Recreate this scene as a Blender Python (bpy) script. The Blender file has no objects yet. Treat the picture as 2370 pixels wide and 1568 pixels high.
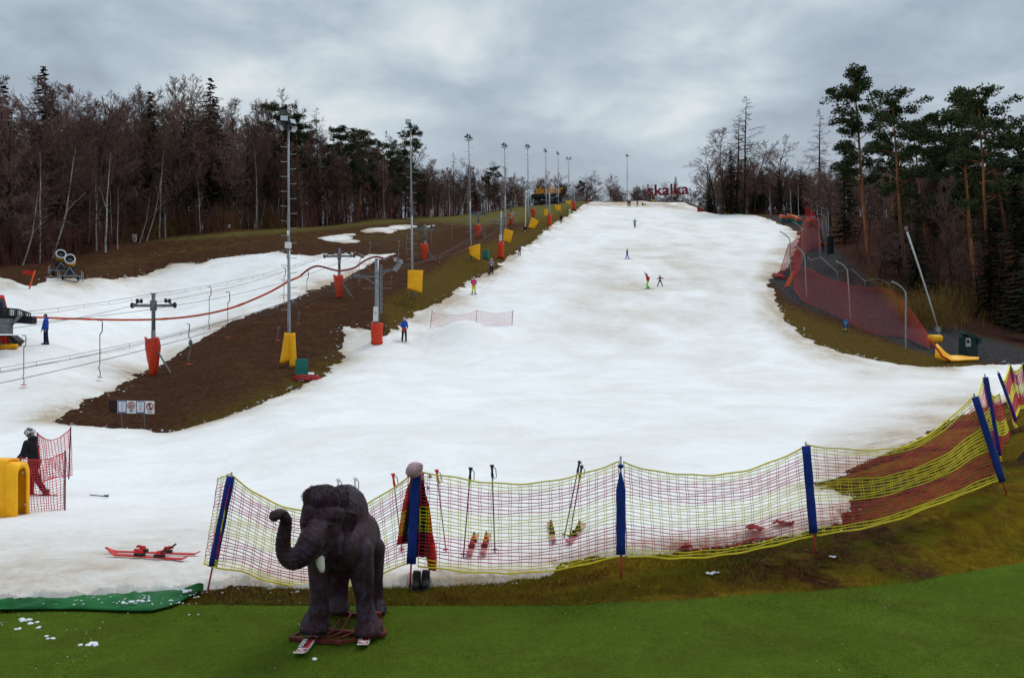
import bpy, math, random
import numpy as np
from mathutils import Vector, Matrix, Euler
random.seed(7)
SC = bpy.context.scene
COL = SC.collection
# camera: height above the turf, focal length and horizon in units of a 2369 px wide frame
CAMH, FPX, CX, CY = 2.9, 2200.0, 1184.5, 784.0
WPX, HPX = 2369.0, 1568.0

def W(vx, vy, Y):
    """a point at ground distance Y seen in direction (vx, vy)"""
    return Vector(((vx-CX)/FPX*Y, Y, CAMH+(CY-vy)/FPX*Y))

# ------------------------------------------------------------------ mesh helper
class MB:
    def __init__(s):
        s.v = []; s.f = []; s.m = []
    def add(s, vs, fs, mi=0):
        o = len(s.v)
        s.v += [tuple(p) for p in vs]
        s.f += [tuple(i+o for i in f) for f in fs]
        s.m += [mi]*len(fs)
        return s
    def box(s, c, size, rot=None, mi=0, taper=1.0):
        hx, hy, hz = size[0]/2, size[1]/2, size[2]/2
        vs = []
        for z, t in ((-hz, 1), (hz, taper)):
            for x, y in ((-hx, -hy), (hx, -hy), (hx, hy), (-hx, hy)):
                vs.append(Vector((x*t, y*t, z)))
        if rot is not None:
            M = rot if isinstance(rot, Matrix) else Euler(rot).to_matrix()
            vs = [M @ p for p in vs]
        c = Vector(c)
        return s.add([p+c for p in vs], [(0,3,2,1),(4,5,6,7),(0,1,5,4),(1,2,6,5),(2,3,7,6),(3,0,4,7)], mi)
    def bar(s, a, b, w, h=None, mi=0):
        """a square bar from a to b"""
        a, b = Vector(a), Vector(b); d = b-a
        if d.length < 1e-6: return s
        q = d.to_track_quat('Z', 'Y').to_matrix()
        return s.box((a+b)/2, (w, h or w, d.length), q, mi)
    def tube(s, pts, r, n=6, mi=0, cap=True, flat=None):
        pts = [Vector(p) for p in pts]
        k = len(pts)
        rs = r if isinstance(r, (list, tuple)) else [r]*k
        up = Vector((0,0,1)); vs = []; fs = []
        t0 = (pts[1]-pts[0]).normalized()
        ax = t0.orthogonal().normalized() if flat is None else (Vector(flat)-t0*Vector(flat).dot(t0)).normalized()
        for i, p in enumerate(pts):
            t = (pts[min(i+1,k-1)]-pts[max(i-1,0)])
            t = t.normalized() if t.length > 1e-9 else t0
            ax = (ax - t*ax.dot(t))
            ax = ax.normalized() if ax.length > 1e-6 else t.orthogonal().normalized()
            bx = t.cross(ax)
            for j in range(n):
                a = 2*math.pi*j/n
                vs.append(p + (ax*math.cos(a)+bx*math.sin(a))*rs[i])
        for i in range(k-1):
            for j in range(n):
                j2 = (j+1) % n
                fs.append((i*n+j, i*n+j2, (i+1)*n+j2, (i+1)*n+j))
        if cap:
            fs.append(tuple(range(n-1,-1,-1))); fs.append(tuple((k-1)*n+j for j in range(n)))
        return s.add(vs, fs, mi)
    def lathe(s, o, d, prof, n=22, mi=0):
        """surface of revolution: prof is a list of (distance along d, radius)"""
        o, d = Vector(o), Vector(d).normalized(); a = d.orthogonal().normalized(); b = d.cross(a); vs = []; fs = []
        for t, r in prof:
            for j in range(n): w = 2*math.pi*j/n; vs.append(o+d*t+(a*math.cos(w)+b*math.sin(w))*r)
        for i in range(len(prof)-1):
            for j in range(n): fs.append((i*n+j, i*n+(j+1) % n, (i+1)*n+(j+1) % n, (i+1)*n+j))
        return s.add(vs, fs, mi)
    def ball(s, c, r, n=10, m=7, rot=None, mi=0):
        c = Vector(c); r = Vector(r) if not isinstance(r, (int, float)) else Vector((r,r,r))
        M = None if rot is None else (rot if isinstance(rot, Matrix) else Euler(rot).to_matrix())
        vs = []
        for i in range(1, m):
            th = math.pi*i/m
            for j in range(n):
                a = 2*math.pi*j/n
                vs.append(Vector((math.sin(th)*math.cos(a)*r.x, math.sin(th)*math.sin(a)*r.y, math.cos(th)*r.z)))
        vs.append(Vector((0,0,r.z))); vs.append(Vector((0,0,-r.z)))
        if M: vs = [M @ p for p in vs]
        fs = []
        for i in range(m-2):
            for j in range(n):
                j2 = (j+1) % n
                fs.append((i*n+j, (i+1)*n+j, (i+1)*n+j2, i*n+j2))
        T = (m-1)*n
        for j in range(n):
            j2 = (j+1) % n
            fs.append((T, j, j2)); fs.append((T+1, (m-2)*n+j2, (m-2)*n+j))
        return s.add([p+c for p in vs], fs, mi)
    def prism(s, outline, a, b, mi=0):
        """outline: list of Vector offsets lying in a plane; a, b: start and end offset vectors"""
        n = len(outline); a, b = Vector(a), Vector(b)
        vs = [Vector(p)+a for p in outline]+[Vector(p)+b for p in outline]
        fs = [tuple(range(n-1,-1,-1)), tuple(range(n, 2*n))]
        fs += [(j, (j+1) % n, n+(j+1) % n, n+j) for j in range(n)]
        return s.add(vs, fs, mi)
    def sheet(s, grid, th=0.0, mi=0):
        """grid[i][j] of points -> surface, given a thickness th along its normals"""
        ni, nj = len(grid), len(grid[0])
        P = [[Vector(p) for p in row] for row in grid]
        if th <= 0:
            vs = [p for row in P for p in row]
            fs = [(i*nj+j, i*nj+j+1, (i+1)*nj+j+1, (i+1)*nj+j) for i in range(ni-1) for j in range(nj-1)]
            return s.add(vs, fs, mi)
        A, B = [], []
        for i in range(ni):
            for j in range(nj):
                du = P[min(i+1,ni-1)][j]-P[max(i-1,0)][j]; dv = P[i][min(j+1,nj-1)]-P[i][max(j-1,0)]
                nrm = du.cross(dv)
                nrm = nrm.normalized() if nrm.length > 1e-12 else Vector((0,0,1))
                A.append(P[i][j]+nrm*th/2); B.append(P[i][j]-nrm*th/2)
        N = ni*nj; q = lambda i, j: i*nj+j
        fs = []
        for i in range(ni-1):
            for j in range(nj-1):
                fs.append((q(i,j), q(i+1,j), q(i+1,j+1), q(i,j+1)))
                fs.append((N+q(i,j), N+q(i,j+1), N+q(i+1,j+1), N+q(i+1,j)))
        for j in range(nj-1):
            fs.append((q(0,j), q(0,j+1), N+q(0,j+1), N+q(0,j)))
            fs.append((q(ni-1,j+1), q(ni-1,j), N+q(ni-1,j), N+q(ni-1,j+1)))
        for i in range(ni-1):
            fs.append((q(i+1,0), q(i,0), N+q(i,0), N+q(i+1,0)))
            fs.append((q(i,nj-1), q(i+1,nj-1), N+q(i+1,nj-1), N+q(i,nj-1)))
        return s.add(A+B, fs, mi)
    def build(s, name, mats, parent=None, smooth=False):
        me = bpy.data.meshes.new(name)
        org = parent.matrix_basis.translation if parent is not None else Vector((0,0,0))
        if parent is not None and parent.parent is not None:
            org = org + parent.parent.matrix_basis.translation
        V = [(p[0]-org.x, p[1]-org.y, p[2]-org.z) for p in s.v]
        me.from_pydata(V, [], s.f)
        if not isinstance(mats, (list, tuple)): mats = [mats]
        for m in mats: me.materials.append(m)
        if len(mats) > 1: me.polygons.foreach_set('material_index', s.m)
        if smooth: me.polygons.foreach_set('use_smooth', [True]*len(s.f))
        me.update()
        o = bpy.data.objects.new(name, me); COL.objects.link(o)
        o.parent = parent
        return o

def tag(o, label=None, cat=None, group=None, kind=None):
    if label: o['label'] = label
    if cat: o['category'] = cat
    if group: o['group'] = group
    if kind: o['kind'] = kind
    return o
def empty(name, loc, label=None, cat=None, group=None, rz=0):
    o = bpy.data.objects.new(name, None); COL.objects.link(o)
    o.empty_display_size = 0.2
    o.location = loc; o.rotation_euler = (0, 0, rz)
    return tag(o, label, cat, group)
def top(mb, name, mats, label, cat, group=None, smooth=False, kind=None):
    """a thing that is one mesh, its origin moved to its base"""
    V = mb.v
    xs = [p[0] for p in V]; ys = [p[1] for p in V]; zs = [p[2] for p in V]
    loc = Vector(((min(xs)+max(xs))/2, (min(ys)+max(ys))/2, min(zs)))
    mb.v = [(p[0]-loc.x, p[1]-loc.y, p[2]-loc.z) for p in V]
    o = mb.build(name, mats, None, smooth); o.location = loc
    return tag(o, label, cat, group, kind)
def dup(root, loc=None, rz=None, scale=None, label=None, group=None):
    r = root.copy(); COL.objects.link(r)
    if loc is not None: r.location = loc
    if rz is not None: r.rotation_euler = (0, 0, rz)
    if scale is not None: r.scale = scale if not isinstance(scale, (int, float)) else (scale,)*3
    if label: r['label'] = label
    if group: r['group'] = group
    for ch in list(root.children):
        c = ch.copy(); COL.objects.link(c); c.parent = r
        for g in list(ch.children):
            d = g.copy(); COL.objects.link(d); d.parent = c
    return r
def bake(o, mods):
    """apply modifiers given as (type, {settings})"""
    for k, (t, st) in enumerate(mods):
        m = o.modifiers.new(t+str(k), t)
        for a, b in st.items(): setattr(m, a, b)
    par = o.parent; o.parent = None
    bpy.context.view_layer.update()
    dg = bpy.context.evaluated_depsgraph_get()
    me = bpy.data.meshes.new_from_object(o.evaluated_get(dg))
    old = o.data; o.modifiers.clear(); o.data = me; me.name = o.name
    bpy.data.meshes.remove(old)
    o.parent = par
    return o
def smooth_on(o):
    o.data.polygons.foreach_set('use_smooth', [True]*len(o.data.polygons)); return o

# ------------------------------------------------------------------ materials
MATS = {}
def nodes_of(name):
    m = bpy.data.materials.new(name); m.use_nodes = True
    nt = m.node_tree; b = nt.nodes['Principled BSDF']
    return m, nt, b
def rgb(c): return (c[0], c[1], c[2], 1)
def mat(name, col, rough=0.6, metal=0.0, var=0.15, scale=6.0, bump=0.0, bscale=None, col2=None, spec=0.22, coat=0.0, trans=0.0):
    """painted, woven or metal surface with slight wear: two colours mixed by noise, optional bump"""
    if name in MATS: return MATS[name]
    m, nt, b = nodes_of(name)
    tc = nt.nodes.new('ShaderNodeTexCoord')
    nz = nt.nodes.new('ShaderNodeTexNoise'); nz.inputs['Scale'].default_value = scale; nz.inputs['Detail'].default_value = 5
    nt.links.new(tc.outputs['Object'], nz.inputs['Vector'])
    rp = nt.nodes.new('ShaderNodeValToRGB')
    rp.color_ramp.elements[0].position = .35; rp.color_ramp.elements[1].position = .68
    c2 = col2 or tuple(min(1, x*(1+var)+0.01*var) for x in col)
    c1 = tuple(x*(1-var) for x in col) if col2 is None else col
    rp.color_ramp.elements[0].color = rgb(c1); rp.color_ramp.elements[1].color = rgb(c2)
    nt.links.new(nz.outputs['Fac'], rp.inputs['Fac']); nt.links.new(rp.outputs['Color'], b.inputs['Base Color'])
    b.inputs['Roughness'].default_value = rough; b.inputs['Metallic'].default_value = metal
    b.inputs['Specular IOR Level'].default_value = spec
    if coat: b.inputs['Coat Weight'].default_value = coat
    if bump:
        n2 = nt.nodes.new('ShaderNodeTexNoise'); n2.inputs['Scale'].default_value = bscale or scale*4; n2.inputs['Detail'].default_value = 6
        nt.links.new(tc.outputs['Object'], n2.inputs['Vector'])
        bp = nt.nodes.new('ShaderNodeBump'); bp.inputs['Strength'].default_value = bump; bp.inputs['Distance'].default_value = 0.03
        nt.links.new(n2.outputs['Fac'], bp.inputs['Height']); nt.links.new(bp.outputs['Normal'], b.inputs['Normal'])
    MATS[name] = m
    return m
# ------------------------------------------------------------------ value noise
_rs = np.random.RandomState(11)
_tab = _rs.rand(256, 256)
def vnoise(x, y):
    xi = np.floor(x).astype(int); yi = np.floor(y).astype(int)
    fx = x-xi; fy = y-yi
    fx = fx*fx*(3-2*fx); fy = fy*fy*(3-2*fy)
    g = lambda a, b: _tab[a & 255, b & 255]
    return (g(xi,yi)*(1-fx)+g(xi+1,yi)*fx)*(1-fy)+(g(xi,yi+1)*(1-fx)+g(xi+1,yi+1)*fx)*fy
def fbm(x, y, o=4):
    s = 0; a = .5; t = 0
    for k in range(o):
        s = s+a*vnoise(x*2**k+17.3*k, y*2**k+9.1*k); t += a; a *= .5
    return s/t-.5      # about -0.5..0.5

# ------------------------------------------------------------------ terrain profiles: direction -> (distance, height)
PROF = {
 -500: [(8,0),(12,-.05),(24,-.9),(40,-.6),(56,2.4),(66,5.5),(75,8),(90,11.5),(100,14.5),(120,16),(400,22)],
 0:   [(8,0),(12,-.05),(24,-.93),(40,-.55),(56,2.4),(66,5.2),(71,6.6),(76,7.8),(88,10),(96,11.2),(110,12.5),(400,20)],
 105: [(8,0),(12,0),(24,-.93),(40,-.5),(56,2.4),(66,4.7),(75,7.0),(77,7.9),(85,9.3),(100,11.6),(120,13.5),(400,21)],
 250: [(8,0),(12,0),(24,-.94),(39,-.75),(46,-.1),(57,1.3),(70,4.0),(78,6.4),(80,7.7),(95,10.5),(109,13.8),(112,14.4),(130,16),(400,23)],
 355: [(8,0),(12,0),(24,-.95),(39,-.85),(46,-.2),(58,.7),(70,3),(80,5),(90,7.6),(103,10.8),(118,15.4),(122,15.9),(145,18),(400,25)],
 520: [(8,0),(12,0),(24,-.85),(38,-.4),(44,.4),(50,1.2),(60,2.3),(70,4.0),(80,5.7),(92,8.4),(105,11.8),(127,17.6),(133,18.4),(160,20.5),(400,27)],
 670: [(8,0),(12,0),(24,-.75),(40,0),(46,.4),(54,1.3),(62,3.2),(70,4.8),(80,6.4),(92,9.2),(105,12.2),(137,19),(143,19.6),(170,22),(400,30)],
 800: [(8,0),(12,0),(24,-.7),(40,0),(55,1.1),(60,1.9),(64,3.2),(72,4.9),(84,6.6),(105,11.5),(130,17.2),(155,21.9),(162,22.6),(190,25),(400,33)],
 870: [(8,0),(12,0),(24,-.65),(40,0),(55,1.05),(60,2.0),(62.5,3.0),(68,4.9),(76,6.2),(88,8.3),(105,11.6),(140,19),(172,25.1),(180,25.6),(210,28),(400,35)],
 953: [(8,0),(12,0),(24,-.6),(40,0),(55,1.),(70,3.4),(75,4.7),(79,6.8),(90,9),(110,12.5),(130,15.6),(150,19.8),(192,27.6),(200,28.2),(230,31),(400,38)],
 1100:[(8,0),(12,0),(24,-.6),(40,0),(55,1.),(70,3.2),(85,6.5),(100,9),(103,9.6),(108,11.7),(120,14.4),(140,18.4),(170,24),(222,32.5),(232,33.2),(260,35),(400,40)],
 1170:[(8,0),(12,0),(24,-.6),(40,0),(55,1.),(70,3.2),(85,6.5),(100,9),(118,12.2),(123,14.4),(137,16.9),(170,23.6),(237,35.8),(247,36.6),(270,38),(400,41)],
 1250:[(8,0),(12,0),(24,-.6),(40,0),(55,1.),(70,3.2),(85,6.5),(100,9),(137,15.5),(153,18.8),(158,20.9),(187,27.6),(248,38),(256,39),(275,40),(400,41)],
 1330:[(8,0),(12,.05),(24,-.6),(40,0),(55,1.),(70,3.2),(85,6.5),(100,9),(137,15.5),(187,25.5),(222,33),(228,34.6),(250,38.6),(262,41),(270,41.5),(400,41)],
 1436:[(8,0),(10.3,.1),(10.6,.2),(12,.25),(15,.1),(20,-.4),(24,-.6),(40,0),(55,1.),(70,3.2),(85,6.5),(100,9),(137,15.5),(187,25.5),(225,33),(250,37.6),(264,41.4),(272,41.9),(290,42),(400,41)],
 1600:[(8,0),(10.4,.12),(10.8,.22),(12,.28),(15,.15),(20,-.3),(24,-.5),(40,0),(55,1.),(70,3.2),(85,6.5),(100,9),(137,15.5),(187,25.5),(215,31),(245,37),(262,41),(272,41.6),(400,41)],
 1640:[(8,0),(10.4,.12),(10.8,.24),(12,.3),(15,.2),(20,-.25),(24,-.5),(40,0),(55,1.),(70,3.2),(85,6.5),(100,9),(137,15.5),(187,25.5),(215,31),(232,34),(262,37.6),(400,39)],
 1700:[(8,0),(10.4,.12),(11,.26),(12,.35),(16,.2),(20,-.2),(24,-.5),(40,0),(55,1.),(70,3.2),(85,6.5),(100,9),(137,15.5),(187,25.5),(214,31.2),(225,32.2),(260,34),(400,37)],
 1800:[(8,0),(10.4,.12),(11.2,.28),(13,.42),(16,.28),(20,-.1),(24,-.4),(40,.05),(55,1.),(70,3.3),(85,6.5),(100,9),(137,15.8),(187,26.2),(196,27.6),(225,32.5),(260,35),(400,37)],
 1886:[(8,0),(10.5,.12),(11.4,.29),(13,.45),(16,.3),(20,-.1),(24,-.4),(40,.05),(55,1.),(70,3.3),(85,6.3),(100,9),(115,12),(135,16),(160,21.2),(190,27.3),(220,31.5),(260,34),(400,37)],
 1968:[(8,0),(10.6,.13),(11.4,.3),(13,.5),(17,.4),(20,.15),(24,-.2),(40,.1),(55,1.0),(66,2.5),(76,4.4),(88,7),(100,9.5),(120,13.5),(150,20),(180,26.2),(210,30),(260,33),(400,36)],
 2095:[(8,0),(10.8,.14),(11.4,.28),(12.5,.55),(14,.75),(17,.7),(20,.6),(24,.3),(30,.1),(40,.2),(52,.9),(60,1.5),(66,2.3),(80,4.7),(95,7.2),(120,12.5),(150,19),(180,25),(210,29),(260,32),(400,36)],
 2250:[(8,.02),(11.2,.16),(11.6,.24),(12.6,.62),(13.4,.75),(16,.78),(20,.6),(24,.35),(35,.25),(50,.8),(57,1.4),(64,2.3),(75,2.9),(85,3.6),(100,6.5),(120,11),(150,17.5),(180,24),(210,28),(400,35)],
 2369:[(8,.04),(11.5,.18),(12,.3),(13,.78),(14,.85),(16,.88),(20,.88),(24,.87),(28,.85),(36,.8),(50,.9),(58,1.3),(70,2.1),(80,2.5),(88,3.2),(105,7),(150,17),(180,23),(400,34)],
 2900:[(8,.06),(11.5,.22),(13,.85),(16,1.0),(24,1.),(36,.9),(50,1.),(70,2.2),(88,3.4),(105,7),(150,17),(180,23),(400,34)],
}
_vx = np.array(sorted(PROF))
_lnY = np.linspace(math.log(7.5), math.log(420), 900)
_Yg = np.exp(_lnY)
_tabz = np.array([np.interp(_Yg, [p[0] for p in PROF[v]], [p[1] for p in PROF[v]]) for v in _vx])
def _gauss(n, s):
    k = np.exp(-np.arange(-n, n+1)**2/(2*s*s)); return k/k.sum()
_k = _gauss(9, 2.6)
_tabz = np.array([np.convolve(np.pad(r, 9, mode='edge'), _k, 'valid') for r in _tabz])
_vd = np.arange(-500, 2901, 10.0)
_T = np.array([np.interp(_vd, _vx, _tabz[:, j]) for j in range(len(_Yg))])      # [Y, vx]
_k2 = _gauss(6, 2.2)
_T = np.array([np.convolve(np.pad(r, 6, mode='edge'), _k2, 'valid') for r in _T])

def zt(X, Y, detail=True):
    X = np.asarray(X, float); Y = np.asarray(Y, float)
    Yc = np.clip(Y, 7.6, 415)
    vx = np.clip(X/np.maximum(Yc, 1)*FPX+CX, -499, 2889)
    u = (np.log(Yc)-_lnY[0])/(_lnY[1]-_lnY[0]); i = np.clip(u.astype(int), 0, len(_Yg)-2); fu = u-i
    w = (vx+500)/10; j = np.clip(w.astype(int), 0, len(_vd)-2); fw = w-j
    z = (_T[i,j]*(1-fw)+_T[i,j+1]*fw)*(1-fu)+(_T[i+1,j]*(1-fw)+_T[i+1,j+1]*fw)*fu
    z = np.where(Y < 8, z*np.clip((Y-4)/4, 0, 1), z)
    if detail:
        k = np.clip((Y-9)/30, 0, 1)
        z = z+k*0.35*fbm(X/9.0, Y/9.0, 3)+np.clip((Y-10)/5, 0, 1)*0.05*fbm(X*1.1, Y*1.1, 3)
    return z
_ray = np.exp(np.linspace(math.log(7.6), math.log(415), 6000))
def hitY(vx, vy, ymin=0):
    a = (vx-CX)/FPX
    zr = CAMH+(CY-vy)/FPX*_ray
    h = zt(a*_ray, _ray)-zr
    ok = np.where((h[1:] > 0) & (h[:-1] <= 0) & (_ray[1:] > ymin))[0]
    if len(ok) == 0: return None
    k = ok[0]; t = h[k]/(h[k]-h[k+1])
    return float(_ray[k]+(_ray[k+1]-_ray[k])*t)
def hit(vx, vy, ymin=0):
    Y = hitY(vx, vy, ymin)
    d = 0
    while Y is None and d < 90:
        d += 3; Y = hitY(vx, vy+d, ymin)
    return Vector(((vx-CX)/FPX*Y, Y, float(zt((vx-CX)/FPX*Y, Y))))
def on(vx, Y, dz=0.0):
    X = (vx-CX)/FPX*Y
    return Vector((X, Y, float(zt(X, Y))+dz))
def G(x, y): return Vector((x, y, float(zt(x, y))))

# ------------------------------------------------------------------ outlines traced on the ground
def c2(l): return [((1000+x*.5485)/1.6885, (350+y*.5485)/1.6885) for x, y in l]
SNOW_MAIN = [(-700,1404),(0,1398),(160,1392),(250,1385),(400,1376),(475,1368),(530,1352),(600,1360),(640,1362),(700,1366),(800,1362),
 (880,1357),(950,1354),(1050,1352),(1150,1353),(1180,1347),(1215,1341),(1262,1326),(1282,1308),(1320,1300),(1350,1291),(1420,1284),(1480,1283),(1546,1276),
 (1600,1270),(1700,1261),(1747,1250),(1853,1239),(1880,1226),(1930,1214),(1969,1175),(1961,1152),(1910,1132),(1880,1119),(1930,1107),
 (1961,1098),(1958,1090),(2003,1067),(2049,1049),(2117,1019),(2173,985),(2210,965),(2241,955),(2272,943),(2315,934),(2369,917),(2480,900),(2700,880),
 (2700,830),(2480,835),(2369,843),(2290,845),(2230,848),(2145,851),(2094,845),(2026,832),(1961,818),(1930,808),(1890,796),(1870,781),(1853,773),(1820,742),
 (1803,722),(1792,693),(1781,662),(1785,640),(1813,624),(1832,604),(1838,583),(1847,565),(1852,550),(1836,529),(1808,519),(1775,506),(1756,500),(1688,494),
 (1638,492),(1623,489),(1616,482),(1597,475),(1582,469),(1564,465.5),(1507,465.5),(1473,466),(1437,468),(1414,468),(1397,468),(1375,467),(1362,467),(1350,474),
 (1330,488),(1307,503),(1268,529),(1229,561),(1164,601),(1138,627),(1099,646),(1073,662),(1044,682),(1010,702),(975,722),(940,740),(905,760),(885,776),
 (862,764),(830,757),(795,755),(782,765),(792,780),(785,800),(793,815),(785,838),(750,865),(690,895),(600,935),(520,968),(440,990),(400,1001),(373,1003),
 (340,996),(312,994),(273,994),(230,990),(172,985),(115,976),(156,952),(201,929),(227,919),(266,900),(309,877),(344,859),(383,835),(400,822),(422,809),
 (461,788),(487,772),(507,762),(533,747),(562,736),(585,725),(634,712),(675,694),(715,676),(770,653),(800,643),(820,628),(872,604),(881,599),(920,586),
 (878,590),(852,587),(840,598),(826,590),(816,584),(784,587),(768,590),(760,586),(722,592),(668,589),(660,583),(647,581),(600,587),(552,592),(487,600),
 (461,609),(425,609),(393,611),(383,621),(361,626),(331,637),(299,640),(266,645),(227,642),(182,647),(136,644),(107,645),(88,656),(70,667),(52,661),
 (20,664),(-5,670),(-300,700),(-700,720)]
SNOW_EXTRA = [c2([(430,1060),(560,1040),(650,1030),(725,1022),(700,1038),(650,1043),(680,1052),(660,1065),(730,1078),(700,1090),(620,1095),(560,1088),(490,1080)]),
 c2([(730,1010),(800,990),(900,985),(960,968),(1050,965),(1160,970),(1100,990),(1000,1000),(930,1022),(900,1010),(780,1020)]),
 c2([(1190,975),(1270,968),(1262,978),(1225,984)]),
 [(548,736),(560,730),(575,735),(566,742)]]
def to_world(poly, ymin=0, step=14):
    out = []
    n = len(poly)
    for k in range(n):
        a, b = poly[k], poly[(k+1) % n]
        L = math.hypot(b[0]-a[0], b[1]-a[1]); m = max(1, min(10, int(L/step)))
        for q in range(m):
            t = q/m
            p = hit(a[0]+(b[0]-a[0])*t, a[1]+(b[1]-a[1])*t, ymin)
            out.append((p.x, p.y))
    return np.array(out)
def inside(P, X, Y):
    r = np.zeros(X.shape, bool)
    n = len(P)
    for k in range(n):
        x0, y0 = P[k]; x1, y1 = P[(k+1) % n]
        if y0 == y1: continue
        c = (y0 > Y) != (y1 > Y)
        r ^= c & (X < (x1-x0)*(Y-y0)/(y1-y0)+x0)
    return r
def sdist(P, X, Y, scale=True):
    """signed distance (inside positive), measured relative to distance so that far edges stay sharp"""
    sh = X.shape; X = X.ravel(); Y = Y.ravel()
    d = np.full(X.shape, 1e9)
    n = len(P)
    A = P; B = np.roll(P, -1, 0)
    for k in range(n):
        ax, ay = A[k]; bx, by = B[k]-A[k]
        lo = min(ay, ay+by); hi = max(ay, ay+by); R = 3+.05*hi
        ok = np.where((Y > lo-R) & (Y < hi+R))[0]
        if len(ok) == 0: continue
        px = X[ok]-ax; py = Y[ok]-ay
        t = np.clip((px*bx+py*by)/(bx*bx+by*by+1e-12), 0, 1)
        dd = np.hypot(px-t*bx, py-t*by)
        d[ok] = np.minimum(d[ok], dd)
    s = np.where(inside(P, X, Y), 1, -1)
    return (np.minimum(d, 12.0)*s).reshape(sh)

def add_attr(me, name, arr):
    a = me.attributes.new(name, 'FLOAT', 'POINT'); a.data.foreach_set('value', np.asarray(arr, np.float32).ravel())
def grid_mesh(name, XX, YY, ZZ, keep, mats, attrs={}):
    ni, nj = XX.shape
    idx = np.arange(ni*nj).reshape(ni, nj)
    q = np.stack([idx[:-1,:-1], idx[:-1,1:], idx[1:,1:], idx[1:,:-1]], -1).reshape(-1, 4)
    if keep is not None:
        kf = keep.ravel(); q = q[kf[q].any(1)]
    used = np.unique(q); remap = np.full(ni*nj, -1); remap[used] = np.arange(len(used))
    q = remap[q]
    V = np.stack([XX.ravel()[used], YY.ravel()[used], ZZ.ravel()[used]], -1)
    me = bpy.data.meshes.new(name)
    me.vertices.add(len(V)); me.vertices.foreach_set('co', V.astype(np.float32).ravel())
    me.loops.add(len(q)*4); me.loops.foreach_set('vertex_index', q.astype(np.int32).ravel())
    me.polygons.add(len(q)); me.polygons.foreach_set('loop_start', np.arange(0, len(q)*4, 4, dtype=np.int32))
    me.polygons.foreach_set('loop_total', np.full(len(q), 4, np.int32))
    me.polygons.foreach_set('use_smooth', np.ones(len(q), bool))
    me.update(calc_edges=True); me.validate()
    for k, a in attrs.items(): add_attr(me, k, a.ravel()[used])
    for m in mats: me.materials.append(m)
    o = bpy.data.objects.new(name, me); COL.objects.link(o)
    return o
def angles(nin, nout=26):
    return np.concatenate([np.linspace(-1.9, -.62, nout)[:-1], np.linspace(-.62, .62, nin), np.linspace(.62, 1.9, nout)[1:]])
def polar(nin, nY, y0, y1):
    a = angles(nin); y = np.exp(np.linspace(math.log(y0), math.log(y1), nY))
    AA, YY = np.meshgrid(a, y)
    return AA*YY, YY
def pxof(X, Y, Z):
    return CX+X/Y*FPX, CY-(Z-CAMH)/Y*FPX

# ------------------------------------------------------------------ ground materials
def N(nt, t, **kw):
    n = nt.nodes.new(t)
    for k, v in kw.items():
        if k in n.inputs: n.inputs[k].default_value = v
        else: setattr(n, k, v)
    return n
def noise(nt, vec, scale, detail=6, rough=.55, dist=0.0):
    n = N(nt, 'ShaderNodeTexNoise'); n.inputs['Scale'].default_value = scale; n.inputs['Detail'].default_value = detail
    n.inputs['Roughness'].default_value = rough; n.inputs['Distortion'].default_value = dist
    nt.links.new(vec, n.inputs['Vector']); return n.outputs['Fac']
def ramp(nt, fac, stops):
    r = nt.nodes.new('ShaderNodeValToRGB'); e = r.color_ramp.elements
    while len(e) < len(stops): e.new(.5)
    for k, (p, c) in enumerate(stops):
        e[k].position = p; e[k].color = rgb(c) if isinstance(c, (tuple, list)) else (c, c, c, 1)
    nt.links.new(fac, r.inputs['Fac']); return r.outputs['Color']
def mixc(nt, fac, a, b, mode='MIX'):
    n = nt.nodes.new('ShaderNodeMix'); n.data_type = 'RGBA'; n.blend_type = mode
    if isinstance(fac, (int, float)): n.inputs[0].default_value = fac
    else: nt.links.new(fac, n.inputs[0])
    for k, s in ((6, a), (7, b)):
        if isinstance(s, tuple): n.inputs[k].default_value = rgb(s)
        else: nt.links.new(s, n.inputs[k])
    return n.outputs[2]
def mth(nt, op, a, b=0.0, clamp=False):
    n = nt.nodes.new('ShaderNodeMath'); n.operation = op; n.use_clamp = clamp
    for k, s in ((0, a), (1, b)):
        if isinstance(s, (int, float)): n.inputs[k].default_value = s
        else: nt.links.new(s, n.inputs[k])
    return n.outputs[0]
def attr(nt, name):
    n = nt.nodes.new('ShaderNodeAttribute'); n.attribute_name = name; return n.outputs['Fac']
def bumpn(nt, b, h, strength, dist):
    bp = nt.nodes.new('ShaderNodeBump'); bp.inputs['Strength'].default_value = strength; bp.inputs['Distance'].default_value = dist
    nt.links.new(h, bp.inputs['Height']); nt.links.new(bp.outputs['Normal'], b.inputs['Normal'])

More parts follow.
